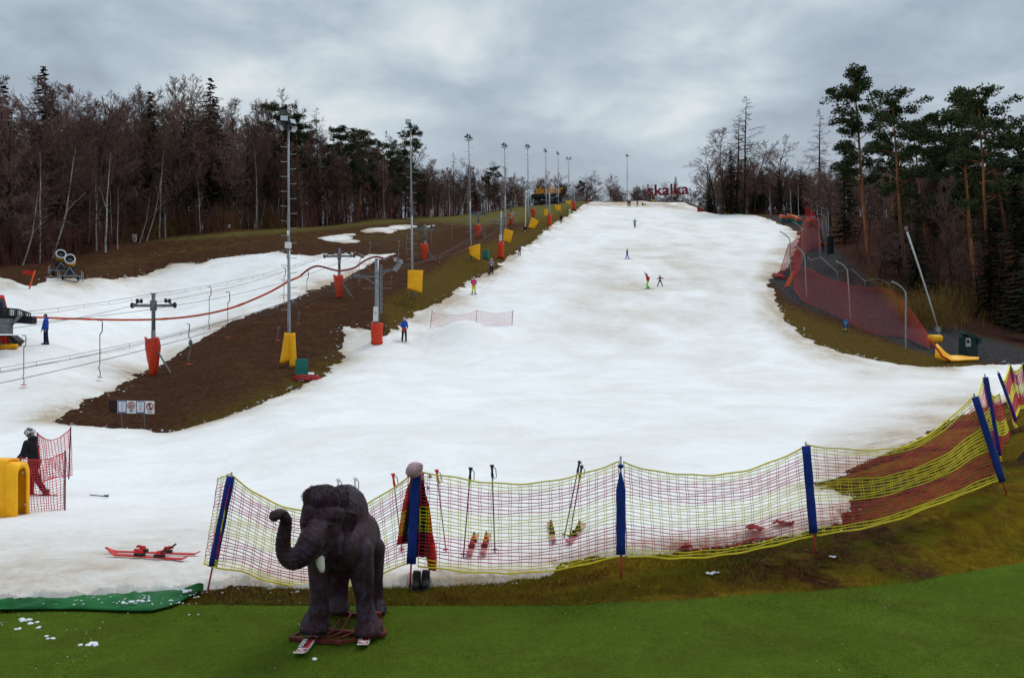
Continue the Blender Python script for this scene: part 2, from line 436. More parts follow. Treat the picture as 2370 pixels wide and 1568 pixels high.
def ground_material():
    m, nt, b = nodes_of('ground_soil_and_grass')
    P = nt.nodes.new('ShaderNodeNewGeometry').outputs['Position']
    big = noise(nt, P, .22, 5, .6); mid = noise(nt, P, 1.3, 6, .65, .6); fine = noise(nt, P, 9, 6, .7); grain = noise(nt, P, 38, 4, .7)
    near = noise(nt, P, 4.2, 8, .72, .8)
    med = noise(nt, P, .55, 7, .72, .9)
    dirt = mixc(nt, ramp(nt, near, [(.3,0.),(.7,1.)]), (.022,.009,.004), (.10,.040,.020))
    dirt = mixc(nt, ramp(nt, med, [(.38,0.),(.62,1.)]), dirt, mixc(nt, ramp(nt, near, [(.35,0.),(.65,1.)]), (.028,.014,.007), (.135,.066,.036)))
    dirt = mixc(nt, ramp(nt, med, [(.60,0.),(.72,1.)]), dirt, (.085,.055,.016))
    dirt = mixc(nt, ramp(nt, fine, [(.60,0.),(.70,1.)]), dirt, (.15,.11,.08))
    moss = mixc(nt, ramp(nt, near, [(.3,0.),(.7,1.)]), (.05,.030,.008), (.16,.105,.020))
    grs = mixc(nt, ramp(nt, near, [(.33,0.),(.66,1.)]), (.13,.065,.008), (.29,.20,.012))
    grs = mixc(nt, ramp(nt, mid, [(.5,0.),(.7,1.)]), grs, (.12,.14,.010))
    straw = mixc(nt, fine, (.13,.08,.02), (.24,.18,.045))
    grv = mixc(nt, ramp(nt, mth(nt,'ADD',mth(nt,'MULTIPLY',grain,.4),mth(nt,'MULTIPLY',near,.6)), [(.4,0.),(.62,1.)]), (.012,.011,.012), (.105,.098,.095))
    wood = mixc(nt, ramp(nt, fine, [(.3,0.),(.72,1.)]), (.030,.011,.007), (.14,.062,.042))
    def w(name, soft=.35):
        a = attr(nt, name)
        t = mth(nt, 'ADD', a, mth(nt, 'MULTIPLY', mth(nt, 'SUBTRACT', mid, .5), 1.0))
        t = mth(nt, 'ADD', t, mth(nt, 'MULTIPLY', mth(nt, 'SUBTRACT', fine, .5), .6))
        mr = nt.nodes.new('ShaderNodeMapRange'); mr.inputs[1].default_value = .5-soft/2; mr.inputs[2].default_value = .5+soft/2
        nt.links.new(t, mr.inputs[0]); return mr.outputs[0]
    c = dirt
    c = mixc(nt, w('moss'), c, moss)
    c = mixc(nt, w('meadow'), c, mixc(nt, big, (.095,.066,.026), (.17,.155,.035)))
    c = mixc(nt, w('grass'), c, grs)
    c = mixc(nt, w('gravel'), c, grv)
    c = mixc(nt, w('wood'), c, wood)
    c = mixc(nt, w('straw'), c, straw)
    nt.links.new(c, b.inputs['Base Color'])
    b.inputs['Roughness'].default_value = 1; b.inputs['Specular IOR Level'].default_value = .02
    bumpn(nt, b, mth(nt, 'ADD', mth(nt, 'ADD', near, mth(nt, 'MULTIPLY', med, 1.0)), mth(nt, 'ADD', mth(nt, 'MULTIPLY', grain, .4), mth(nt, 'MULTIPLY', fine, .8))), 1.0, .13)
    return m
def snow_material():
    m, nt, b = nodes_of('groomed_snow')
    P = nt.nodes.new('ShaderNodeNewGeometry').outputs['Position']
    mp = nt.nodes.new('ShaderNodeMapping'); mp.inputs['Scale'].default_value = (.30, .26, .3); mp.inputs['Rotation'].default_value = (0, 0, .25); nt.links.new(P, mp.inputs['Vector'])
    streak = noise(nt, mp.outputs[0], .8, 8, .62, 1.2)
    patch = noise(nt, P, .07, 5, .6, .7)
    fine = noise(nt, P, 5.5, 8, .7); mid = noise(nt, P, 1.6, 6, .6, .5)
    edge = attr(nt, 'dirty')
    c = mixc(nt, ramp(nt, streak, [(.40,0.),(.68,1.)]), (.87,.875,.865), (.79,.785,.76))
    f = mth(nt, 'MULTIPLY', ramp(nt, mth(nt, 'ADD', mth(nt, 'MULTIPLY', patch, .7), mth(nt, 'MULTIPLY', streak, .3)), [(.46,0.),(.66,1.)]), .42)
    c = mixc(nt, f, c, (.70,.655,.575))
    mt = nt.nodes.new('ShaderNodeMapping'); mt.inputs['Scale'].default_value = (.5, .62, .5); mt.inputs['Rotation'].default_value = (0, 0, -.28); nt.links.new(P, mt.inputs['Vector'])
    trk = noise(nt, mt.outputs[0], 1.0, 7, .75, 2.0)
    c = mixc(nt, mth(nt, 'MULTIPLY', ramp(nt, trk, [(.52,0.),(.70,1.)]), .22), c, (.62,.61,.585))
    tr = mth(nt, 'ADD', edge, mth(nt, 'MULTIPLY', mth(nt, 'SUBTRACT', mid, .5), mth(nt, 'MULTIPLY', edge, 1.8)))
    gr = mth(nt, 'MULTIPLY', edge, ramp(nt, mth(nt, 'ADD', mth(nt, 'MULTIPLY', mid, .5), mth(nt, 'MULTIPLY', fine, .5)), [(.36,.45),(.60,1.)]))
    c = mixc(nt, mth(nt, 'MULTIPLY', gr, 1.9, True), c, (.43,.34,.24))
    sp = ramp(nt, fine, [(.66,0.),(.75,1.)])
    c = mixc(nt, mth(nt, 'MULTIPLY', sp, mth(nt, 'ADD', .05, mth(nt, 'MULTIPLY', edge, 1.2)), True), c, (.11,.075,.05))
    # fine debris scattered where the snow thins out
    sp2 = ramp(nt, noise(nt, P, 13, 3, .5), [(.715,0.),(.745,1.)])
    c = mixc(nt, mth(nt, 'MULTIPLY', sp2, .55), c, (.3,.25,.2))
    nt.links.new(c, b.inputs['Base Color'])
    b.inputs['Roughness'].default_value = .75; b.inputs['Specular IOR Level'].default_value = .25
    b.inputs['Subsurface Weight'].default_value = 0.0
    h = mth(nt, 'ADD', mth(nt, 'MULTIPLY', fine, .45), mth(nt, 'ADD', mid, mth(nt, 'MULTIPLY', mth(nt, 'ADD', streak, mth(nt, 'MULTIPLY', trk, -1.2)), .8)))
    bumpn(nt, b, h, .6, .10)
    return m
def turf_material():
    m, nt, b = nodes_of('artificial_turf')
    P = nt.nodes.new('ShaderNodeNewGeometry').outputs['Position']
    big = noise(nt, P, .55, 5, .6); mid = noise(nt, P, 4.0, 6, .65); fine = noise(nt, P, 60, 4, .75); blade = noise(nt, P, 22, 5, .7)
    c = mixc(nt, ramp(nt, big, [(.3,0.),(.7,1.)]), (.090,.138,.012), (.142,.205,.020))
    c = mixc(nt, ramp(nt, noise(nt, P, 1.4, 5, .65, .8), [(.5,0.),(.72,1.)]), c, (.105,.105,.016))
    c = mixc(nt, ramp(nt, mid, [(.3,0.),(.75,1.)]), mixc(nt, .45, c, (.04,.085,.006)), c)
    c = mixc(nt, ramp(nt, blade, [(.35,.0),(.7,1.)]), mixc(nt, .5, c, (.035,.07,.005)), c)
    c = mixc(nt, ramp(nt, fine, [(.55,0.),(.8,1.)]), c, (.16,.22,.04))
    nt.links.new(c, b.inputs['Base Color']); b.inputs['Roughness'].default_value = 1; b.inputs['Specular IOR Level'].default_value = .03
    bumpn(nt, b, mth(nt, 'ADD', blade, fine), .8, .03)
    return m

# ------------------------------------------------------------------ build ground, snow, turf
def px_poly_mask(poly, VX, VY, soft):
    P = np.array(poly, float)
    sh = VX.shape; X = VX.ravel(); Y = VY.ravel()
    d = np.full(X.shape, 1e9)
    A = P; B = np.roll(P, -1, 0)
    for k in range(len(P)):
        bx, by = B[k]-A[k]; px = X-A[k][0]; py = Y-A[k][1]
        t = np.clip((px*bx+py*by)/(bx*bx+by*by+1e-9), 0, 1)
        d = np.minimum(d, np.hypot(px-t*bx, py-t*by))
    s = np.where(inside(P, X, Y), 1, -1)*d
    return np.clip(.5+s/soft*.5, 0, 1).reshape(sh)

XX, YY = polar(620, 560, 3.2, 400)
ZZ = zt(XX, YY)
rough = np.clip((YY-9.5)/3, 0, 1)
ZZ = ZZ+rough*(.035*fbm(XX*3.1, YY*3.1, 3))
VX, VY = pxof(XX, YY, ZZ)
VXc = np.clip(VX, -600, 3000)
WOODL = [(-600,640),(0,612),(60,618),(170,600),(300,566),(420,544),(560,532),(670,523),(800,512),(953,499),(1100,487),(1170,478),(1240,466),(1240,300),(-600,300)]
WOODR = [(1640,478),(1700,482),(1800,500),(1860,478),(1930,500),(1960,560),(2030,610),(2120,700),(2180,748),(2260,762),(2369,805),(2800,900),(3000,300),(1640,300)]
masks = dict(
  wood=np.maximum(px_poly_mask(WOODL, VXc, VY, 8), px_poly_mask(WOODR, VXc, VY, 10)),
  moss=np.maximum.reduce([px_poly_mask([(900,775),(880,700),(940,670),(1040,600),(1130,560),(1200,530),(1260,500),(1360,466),(1330,492),(1230,562),(1100,650),(950,750)], VXc, VY, 26)*.95,
      px_poly_mask([(370,1010),(560,965),(700,905),(800,850),(800,800),(690,860),(600,900),(480,950)], VXc, VY, 60)*.9,
      px_poly_mask([(1780,690),(1900,740),(2080,800),(2200,820),(2369,880),(1900,830),(1790,740)], VXc, VY, 25),
      px_poly_mask([(1630,470),(1560,455),(1640,455),(1800,500),(1700,505)], VXc, VY, 12)]),
  meadow=np.maximum(px_poly_mask([(150,600),(420,548),(670,530),(953,505),(1060,500),(1040,560),(900,580),(640,575),(420,610),(200,650)], VXc, VY, 30)*.40, px_poly_mask([(300,560),(420,548),(560,536),(670,527),(800,516),(953,503),(1100,489),(1240,466),(1360,455),(1360,468),(1250,510),(1110,520),(950,512),(670,538),(400,556)], VXc, VY, 16)),
  grass=np.maximum.reduce([px_poly_mask([(-600,1500),(-600,1360),(470,1365),(900,1330),(1300,1290),(1800,1220),(1880,1080),(2369,900),(3000,880),(3000,1700),(-600,1700)], VXc, VY, 30)*np.clip(.62+1.5*fbm(XX*.7, YY*.7, 3), .25, 1)]),
  gravel=np.maximum(px_poly_mask([(1775,640),(1850,590),(1880,520),(1920,560),(1990,620),(2100,740),(2180,750),(2369,805),(2700,900),(2600,860),(2200,832),(2090,800),(1960,745),(1830,700)], VXc, VY, 14),
      px_poly_mask([(1780,505),(1800,480),(1860,480),(1920,520),(1900,560),(1845,530)], VXc, VY, 12)),
  straw=px_poly_mask([(2010,640),(2060,650),(2160,740),(2130,760),(2060,700)], VXc, VY, 30)*.9)
ground = grid_mesh('ground', XX, YY, ZZ, None, [ground_material()], masks)
tag(ground, kind='structure')

SNOWP = to_world(SNOW_MAIN)
EXP = [to_world(p, 60, 8) for p in SNOW_EXTRA]
SX, SY = polar(1050, 900, 9.2, 400)
sd = sdist(SNOWP, SX, SY)
for P in EXP: sd = np.maximum(sd, sdist(P, SX, SY))
far = np.clip((SY-12)/60, 0, 1)
jag = (fbm(SX*2.1, SY*2.1, 4)*(.35+.25*far)+fbm(SX*.45, SY*.45, 4)*1.5*far+fbm(SX*7, SY*7, 3)*.12)
sdj = sd+jag
hgt = .085+.09*far
t = np.where(sdj > 0, hgt*(1-np.exp(-sdj/(.18+.5*far))), np.maximum(sdj*.5, -.35))
bw = np.exp(-((SX-on(1078, 66.5).x)/2.1)**2-((SY-66)/3.4)**2)*1.35   # small kicker below the red net
ridge = np.exp(-((SY-71-1.5*fbm(SX*.2, SY*.0, 2))/1.6)**2)*np.clip((on(95, 71).x-SX)/5, 0, 1)*1.0*(1+fbm(SX*.9, SY*.9, 3))
nearlump = np.exp(-np.maximum(sd, 0)/.7)*np.clip(1-(SY-10)/8, 0, 1)
TZ = zt(SX, SY)+t+np.where(sdj > 0, bw+ridge+.085*nearlump*(1+2.6*fbm(SX*3.4, SY*3.4, 4))+.022*fbm(SX*1.7, SY*1.7, 4)+.06*far*fbm(SX*.5, SY*.5, 3), 0)
# ruts worn by towed skiers beside the lift line
TW = np.array([tuple(hit(a_, b_).xy) for a_, b_ in ((880,800),(935,789),(1005,745),(1100,681),(1140,635),(1205,592),(1300,518),(1340,487))])
dT = np.full(SX.shape, 1e9)
for a_, b_ in zip(TW[:-1], TW[1:]):
    d_ = b_-a_; L_ = np.hypot(*d_); u_ = np.clip(((SX-a_[0])*d_[0]+(SY-a_[1])*d_[1])/(L_*L_), 0, 1)
    dT = np.minimum(dT, np.hypot(SX-a_[0]-u_*d_[0], SY-a_[1]-u_*d_[1]))
rut = np.exp(-((dT-.42)/.20)**2)
TZ = TZ-.07*rut
SVX, SVY = pxof(SX, SY, TZ)
dirty = np.exp(-np.abs(sd)/(.5+1.5*far))*np.clip(.5+1.6*fbm(SX*.5, SY*.3, 4), .1, 1.1)
for poly, soft, amt in (
  ([(1795,600),(1850,540),(1840,610),(1800,640),(1800,720),(1900,800),(2050,845),(2200,850),(2000,850),(1850,790),(1770,720),(1760,660)], 46, .85),
  ([(1990,1010),(2100,970),(2240,930),(2230,980),(2100,1040),(1960,1100),(1900,1110),(1920,1050)], 80, .75),
  ([(120,650),(400,625),(300,660),(180,675)], 30, .6),
  ([(1350,468),(1560,464),(1620,488),(1560,482),(1450,476),(1360,478)], 9, .7),
  ([(1440,560),(1560,540),(1700,620),(1640,760),(1380,740),(1330,640)], 180, .36),
  ([(1180,1010),(1500,960),(1800,1000),(1500,1080)], 120, .10),
  ([(1380,900),(1750,830),(2000,900),(1700,950)], 120, .08),
  ([(-400,1240),(500,1230),(700,1320),(700,1380),(-400,1420)], 130, .42)):
    dirty = np.maximum(dirty, px_poly_mask(poly, np.clip(SVX, -600, 3000), SVY, soft)*amt*np.clip(.95+2.6*fbm(SX*.35, SY*.16, 4), .2, 1.7))
dirty = np.maximum(dirty, rut*.16)
snow = grid_mesh('snow', SX, SY, TZ, sdj > -.9, [snow_material()], dict(dirty=dirty))
tag(snow, kind='structure')
_sn_i = None
def snow_z(x, y):
    a = x/y
    av = angles(1050); ia = int(np.clip(np.searchsorted(av, a), 1, len(av)-1))
    yl = np.exp(np.linspace(math.log(9.2), math.log(400), 900)); iy = int(np.clip(np.searchsorted(yl, y), 1, 899))
    return float(max(TZ[iy, ia], zt(x, y)))
def S(vx, Y, dz=0.0):
    """a spot on the snow (or bare ground where there is none)"""
    X = (vx-CX)/FPX*Y
    return Vector((X, Y, snow_z(X, Y)+dz))
def shit(vx, vy, ymin=0):
    p = hit(vx, vy, ymin); zz = snow_z(p.x, p.y)
    # step nearer until the snow surface meets the ray
    Y = p.y
    for k in range(40):
        zr = CAMH+(CY-vy)/FPX*Y
        if snow_z((vx-CX)/FPX*Y, Y) <= zr+.01: break
        Y *= .9975
    return S(vx, Y)

TURF = [(-900,1424),(0,1420),(400,1400),(900,1404),(1250,1402),(1500,1395),(1886,1368),(2100,1348),(2369,1299),(2700,1230),(3300,1200),(3300,1700),(-900,1700)]
TP = np.array([tuple(hit(a, b).xy) for a, b in TURF[:-2]])
TP = np.vstack([TP, [[40, 2.0], [-40, 2.0]]])
GX, GY = polar(520, 300, 3.3, 16)
tsd = sdist(TP, GX, GY)+.05*fbm(GX*3, GY*3, 3)
tz = np.where(tsd > 0, .022*np.clip(tsd/.03, 0, 1), np.maximum(tsd, -.15))
turf = grid_mesh('artificial_turf', GX, GY, zt(GX, GY)+tz+np.where(tsd > 0, .018*fbm(GX*1.3, GY*1.3, 3)+.03*rough.mean()*0, 0), tsd > -.2, [turf_material()])
tag(turf, kind='structure')
# ground behind and beside the viewer, so the place goes on outside the frame
mb = MB(); mb.add([(-400,-200,-.03),(400,-200,-.03),(400,6.1,-.03),(-400,6.1,-.03)], [(0,1,2,3)])
tag(mb.build('terrace_ground', turf_material()), kind='structure')
# ------------------------------------------------------------------ trees
def bark(name, c1, c2, scale=3.0, zs=.35):
    m, nt, b = nodes_of(name)
    tc = nt.nodes.new('ShaderNodeTexCoord'); mp = nt.nodes.new('ShaderNodeMapping'); mp.inputs['Scale'].default_value = (1, 1, zs)
    nt.links.new(tc.outputs['Object'], mp.inputs['Vector'])
    f = noise(nt, mp.outputs[0], scale, 6, .7)
    oi = nt.nodes.new('ShaderNodeObjectInfo')
    c = ramp(nt, f, [(.3, c1), (.7, c2)])
    hs = nt.nodes.new('ShaderNodeHueSaturation'); nt.links.new(c, hs.inputs['Color'])
    nt.links.new(mth(nt, 'ADD', .7, mth(nt, 'MULTIPLY', oi.outputs['Random'], .6)), hs.inputs['Value'])
    nt.links.new(hs.outputs[0], b.inputs['Base Color']); b.inputs['Roughness'].default_value = 1; b.inputs['Specular IOR Level'].default_value = .05
    return m
M_BARK = bark('bark_dark', (.016,.011,.009), (.046,.032,.026))
M_TWIG = bark('twigs_reddish', (.11,.062,.052), (.215,.135,.115))
M_TWIG2 = bark('twigs_olive', (.062,.046,.026), (.12,.085,.048))
M_BTWIG = bark('birch_twigs', (.08,.04,.04), (.15,.085,.082))
M_LARCH = bark('larch_twigs', (.05,.028,.020), (.11,.064,.044))
M_PINEB = bark('pine_bark_orange', (.13,.055,.03), (.40,.17,.085), 2.0)
def birch_bark():
    m, nt, b = nodes_of('birch_bark')
    tc = nt.nodes.new('ShaderNodeTexCoord'); mp = nt.nodes.new('ShaderNodeMapping'); mp.inputs['Scale'].default_value = (1, 1, 2.2)
    nt.links.new(tc.outputs['Object'], mp.inputs['Vector'])
    f = noise(nt, mp.outputs[0], 2.6, 6, .75)
    nt.links.new(ramp(nt, f, [(.36, (.03,.025,.022)), (.47, (.42,.39,.37)), (.7, (.62,.59,.56))]), b.inputs['Base Color'])
    b.inputs['Roughness'].default_value = .9; b.inputs['Specular IOR Level'].default_value = .1
    return m
M_BIRCH = birch_bark()
def needle(name, c1, c2):
    m, nt, b = nodes_of(name)
    g = nt.nodes.new('ShaderNodeNewGeometry'); f = noise(nt, g.outputs['Position'], .9, 5, .7)
    oi = nt.nodes.new('ShaderNodeObjectInfo')
    hs = nt.nodes.new('ShaderNodeHueSaturation'); nt.links.new(ramp(nt, f, [(.3, c1), (.68, c2)]), hs.inputs['Color'])
    nt.links.new(mth(nt, 'ADD', .75, mth(nt, 'MULTIPLY', oi.outputs['Random'], .5)), hs.inputs['Value'])
    nt.links.new(hs.outputs[0], b.inputs['Base Color']); b.inputs['Roughness'].default_value = .9; b.inputs['Specular IOR Level'].default_value = .1
    return m
M_NEED = needle('spruce_needles', (.012,.018,.013), (.034,.046,.027))
M_PNEED = needle('pine_needles', (.022,.033,.014), (.062,.085,.032))
M_BRUSH = bark('brushwood', (.09,.036,.030), (.19,.085,.062))

class Wood:
    """growing tubes collected into a MB"""
    def __init__(s, rnd): s.b = MB(); s.r = rnd; s.tips = []
    def limb(s, p, d, L, r0, r1, seg, n, wander, up=0.0):
        pts = [p.copy()]; q = p.copy(); d = d.normalized()
        for k in range(seg):
            d = (d+Vector((s.r.gauss(0,1), s.r.gauss(0,1), s.r.gauss(0,1)))*wander+Vector((0,0,up))).normalized()
            q = q+d*(L/seg); pts.append(q.copy())
        rs = [r0+(r1-r0)*k/seg for k in range(seg+1)]
        s.b.tube(pts, rs, n, cap=False)
        return pts, d
def around(d, ang, az):
    a = d.orthogonal().normalized(); b = d.cross(a)
    return d*math.cos(ang)+(a*math.cos(az)+b*math.sin(az))*math.sin(ang)
def at_path(pts, t):
    k = t*(len(pts)-1); i = min(int(k), len(pts)-2); f = k-i
    return pts[i].lerp(pts[i+1], f), (pts[i+1]-pts[i]).normalized()

def make_bare(seed, H=19, spread=.34, first=.3, n1=15, name='bare_tree', tr=M_BARK, tw=M_TWIG, r0=.20, dens=1.0, droop=0.0, lean=0.0, thin=.019, steep=(.55,1.0)):
    R = random.Random(seed)
    root = empty(name, (0,0,0))
    T = Wood(R); C = Wood(R)
    d0 = Vector((lean+R.gauss(0,.03), R.gauss(0,.03), 1))
    tp, _ = T.limb(Vector((0,0,-.3)), d0, H*.93, r0, r0*.12, 9, 6, .055, .04)
    for k in range(n1):
        t = first+(1-first)*((k+R.random()*.6)/n1)**.9
        p, d = at_path(tp, min(t, .985)); rem = 1-t
        L = H*spread*(.35+.9*rem**.8)*R.uniform(.7, 1.2); ra = r0*.42*(.25+rem)
        b = T if k < n1*.5 else C
        pp, dd = (T if ra > .05 else C).limb(p, around(d, R.uniform(*steep), R.random()*6.28), L, ra, .015, 6, 4, .13, .07-droop)
        for j in range(int(7*dens)):
            t2 = .22+.78*(j+R.random()*.7)/(7*dens)
            p2, d2 = at_path(pp, min(t2, .99)); L2 = L*.5*(1.15-t2*.7)*R.uniform(.6, 1.2)
            p2l, _ = C.limb(p2, around(d2, R.uniform(.4, .95), R.random()*6.28), L2, .034*(1.25-t2), .010, 4, 3, .16, .05-droop)
            for i in range(int(6*dens)):
                t3 = .15+.85*(i+R.random())/(6*dens)
                p3, d3 = at_path(p2l, min(t3, .99)); L3 = max(.5, L2*.5*R.uniform(.5, 1.2))
                p3l, _ = C.limb(p3, around(d3, R.uniform(.3, .9), R.random()*6.28), L3, thin*1.15, thin*.6, 3, 3, .16, .04-droop*2)
                for h in range(4):
                    p4, d4 = at_path(p3l, R.uniform(.2, .95))
                    C.limb(p4, around(d4, R.uniform(.3, .8), R.random()*6.28), L3*R.uniform(.3, .6), thin*.8, thin*.45, 2, 3, .12, .03-droop*2.5)
    T.b.build('trunk', tr, root, True); C.b.build('crown', tw, root, True)
    return root
def clump(b, c, r, R, n, flat=.6, size=.3, up=.25):
    """many small leaf-sized faces spread through a volume"""
    for k in range(n):
        v = Vector((R.gauss(0,1), R.gauss(0,1), R.gauss(0,1))); v = v.normalized()*(R.random()**.45)
        p = c+Vector((v.x*r, v.y*r, v.z*r*flat))
        u = Vector((R.gauss(0,1), R.gauss(0,1), R.gauss(0,.6)+up)).normalized(); w = u.orthogonal().normalized()
        w = (w*math.cos(k)+u.cross(w)*math.sin(k)); s_ = size*R.uniform(.5, 1.3)
        b.add([p-u*s_-w*s_*.32, p-u*s_*.2+w*s_*.42, p+u*s_+w*s_*.1, p+u*s_*.3-w*s_*.4], [(0,1,2,3)])
def make_pine(seed, H=22, crown=.45, lean=0.0, wid=.17, lush=1.0, name='scots_pine'):
    R = random.Random(seed); root = empty(name, (0,0,0))
    T = Wood(R); F = MB()
    tp, _ = T.limb(Vector((0,0,-.3)), Vector((lean, R.gauss(0,.02), 1)), H*.97, .26, .05, 9, 8, .02, .0)
    for k in range(int(24*lush)):
        t = (1-crown)+crown*(k+R.random()*.5)/(24*lush)
        p, d = at_path(tp, min(t, .99)); rem = (1-t)/crown
        L = H*wid*(.28+.95*math.sin(min(1, rem*1.15+.12)*2.2)**1.0)*R.uniform(.55, 1.15)
        az = R.random()*6.28
        pp, dd = T.limb(p, around(Vector((0,0,1)), R.uniform(1.1, 1.5), az), L, .07*(.4+rem), .02, 5, 4, .13, .05)
        for j in range(7):
            t2 = .38+.62*(j+R.random())/7; q, _ = at_path(pp, min(t2, .99))
            q = q+Vector((R.gauss(0,.45), R.gauss(0,.45), R.gauss(.15,.25)))*min(1, L/3)
            clump(F, q, R.uniform(.5,.95), R, int(56*lush), .55, .17)
    for k in range(3):       # dead stubs lower down
        p, d = at_path(tp, R.uniform(.35, 1-crown)); T.limb(p, around(d, 1.3, R.random()*6.28), R.uniform(.8, 2.4), .035, .01, 3, 3, .15, -.04)
    p, d = at_path(tp, .99); clump(F, p+Vector((0,0,.3)), .9, R, 130, .9, .2)
    T.b.build('trunk', M_PINEB, root, True); F.build('crown', M_PNEED, root)
    return root
def make_spruce(seed, H=20, wid=.20, low=.10, lush=1.0, mat_=M_NEED, name='spruce', droop=.32):
    R = random.Random(seed); root = empty(name, (0,0,0))
    T = Wood(R); F = MB()
    tp, _ = T.limb(Vector((0,0,-.3)), Vector((R.gauss(0,.012), R.gauss(0,.012), 1)), H, .24, .02, 8, 6, .008, .0)
    nw = int(34*lush)
    for k in range(nw):
        t = low+(1-low)*k/nw; L0 = H*wid*(1-t)**.82+.22
        for a in range(7):
            az = a*.898+k*.7+R.uniform(-.3, .3); L = L0*R.uniform(.55, 1.18); z = t*H+R.uniform(-.2, .2)
            if R.random() < .07: continue
            P = [Vector((math.cos(az)*L*u, math.sin(az)*L*u, z+L*(.16*u-droop*1.5*u*u+.22*u**4))) for u in (0,.33,.66,1)]
            T.b.tube(P, [.03,.02,.014,.006], 3, cap=False)
            m = max(4, int(L*4.2))
            for j in range(m):
                u = .18+.82*(j+R.random())/m; q, dd = at_path(P, min(u, .99))
                side = Vector((-math.sin(az), math.cos(az), 0))
                for sgn in (-1, 1):
                    ln = (.16+.52*L*.28)*(1.15-u*.6)*R.uniform(.6, 1.2)
                    e = q+side*sgn*ln+Vector((math.cos(az)*ln*.45, math.sin(az)*ln*.45, -ln*R.uniform(.2, .75)))
                    w = (e-q).cross(Vector((0,0,1)))
                    w = w.normalized()*(.11+.08*R.random()) if w.length > 1e-5 else Vector((.08,0,0))
                    F.add([q-w*.5, q.lerp(e,.5)-w+Vector((0,0,-.10)), e, q.lerp(e,.5)+w+Vector((0,0,.02)), q+w*.5], [(0,1,2,3,4)])
    T.b.build('trunk', M_BARK, root, True); F.build('crown', mat_, root)
    return root
def make_larch(seed, H=22, wid=.17, low=.25, name='bare_larch', lean=0.0, dens=1.0):
    R = random.Random(seed); root = empty(name, (0,0,0)); T = Wood(R); C = Wood(R)
    tp, _ = T.limb(Vector((0,0,-.3)), Vector((lean, 0, 1)), H, .24, .02, 9, 6, .012, .0)
    n = int(74*dens)
    for k in range(n):
        t = low+(1-low)*(k+R.random())/n; p, d = at_path(tp, min(t, .995)); az = R.random()*6.28
        L = (H*wid*(1-t)**.8*1.05+.35)*R.uniform(.5, 1.15)
        pp, _ = C.limb(p, around(Vector((0,0,1)), R.uniform(1.35, 1.8), az), L, .055*(1.35-t), .02, 5, 4, .10, .04)
        m = max(4, int(L*4.2))
        for j in range(m):
            q, dd = at_path(pp, min(.12+.88*(j+R.random())/m, .99))
            l3, _ = C.limb(q, around(dd, R.uniform(.6, 1.2), R.random()*6.28), L*R.uniform(.12, .30)+.2, .03, .016, 3, 3, .14, -.09)
    T.b.build('trunk', M_BARK, root, True); C.b.build('crown', M_LARCH, root, True)
    return root
def make_birch(seed, H=15, lean=0.0, n1=13):
    return make_bare(seed, H, .22, .42, n1, 'birch', M_BIRCH, M_BTWIG, .15, .8, .035, lean, .012, (.35,.75))

protos = dict(
  bare=[make_bare(1, 19), make_bare(2, 19, .38, .26, 13), make_bare(3, 19, .30, .34, 16, r0=.17), make_bare(4, 19, .42, .22, 14, r0=.24, steep=(.6,1.15)),
        make_bare(5, 19, .27, .4, 15, r0=.15), make_bare(6, 19, .34, .3, 14, tw=M_TWIG2, r0=.18)],
  birch=[make_birch(21), make_birch(22, lean=.10), make_birch(23, lean=-.06, n1=11)],
  pine=[make_pine(31, 22, .60, -.12, .125, 1.15), make_pine(32, 22, .50, -.10, .15, 1.05), make_pine(33, 22, .72, -.03, .19, 1.35)],
  spruce=[make_spruce(41, 20), make_spruce(42, 20, .15, .05, 1.0)],
  larch=[make_larch(51, 22, .24, .22), make_larch(52, 22, .19, .33, dens=.85)])
BASEH = dict(bare=19, birch=15, pine=22, spruce=20, larch=22)
CATS = dict(bare='bare tree', birch='birch', pine='pine', spruce='spruce', larch='larch')
GEN = dict(bare='leafless broadleaf tree in the dark reddish wood left of the piste',
           birch='thin white-barked birch at the edge of the left wood', pine='dark green pine in the left wood',
           spruce='dark spruce standing among the bare trees of the left wood', larch='bare brown larch in the wood')
used_p = set()
TR = random.Random(99)
def tree(kind, v, p, h, label, group=None, rz=None, sx=1.0):
    pr = protos[kind][v % len(protos[kind])]
    s = h/BASEH[kind]; sc = (s*sx, s*sx, s)
    rz = TR.random()*6.28 if rz is None else rz
    if (kind, v % len(protos[kind])) not in used_p:
        used_p.add((kind, v % len(protos[kind])))
        pr.location = p; pr.scale = sc; pr.rotation_euler = (0, 0, rz); o = pr
    else:
        o = dup(pr, p, rz, sc)
    o['label'] = label; o['category'] = CATS[kind]
    if group: o['group'] = group
    elif 'group' in o: del o['group']
    return o
def tpx(kind, v, vx, vyb, vyt, label, Y=None, **k):
    """a tree whose foot and tip are seen at the given heights"""
    p = hit(vx, vyb) if Y is None else on(vx, Y)
    zt_ = CAMH+(CY-vyt)/FPX*p.y
    return tree(kind, v, p, zt_-p.z, label, **k)
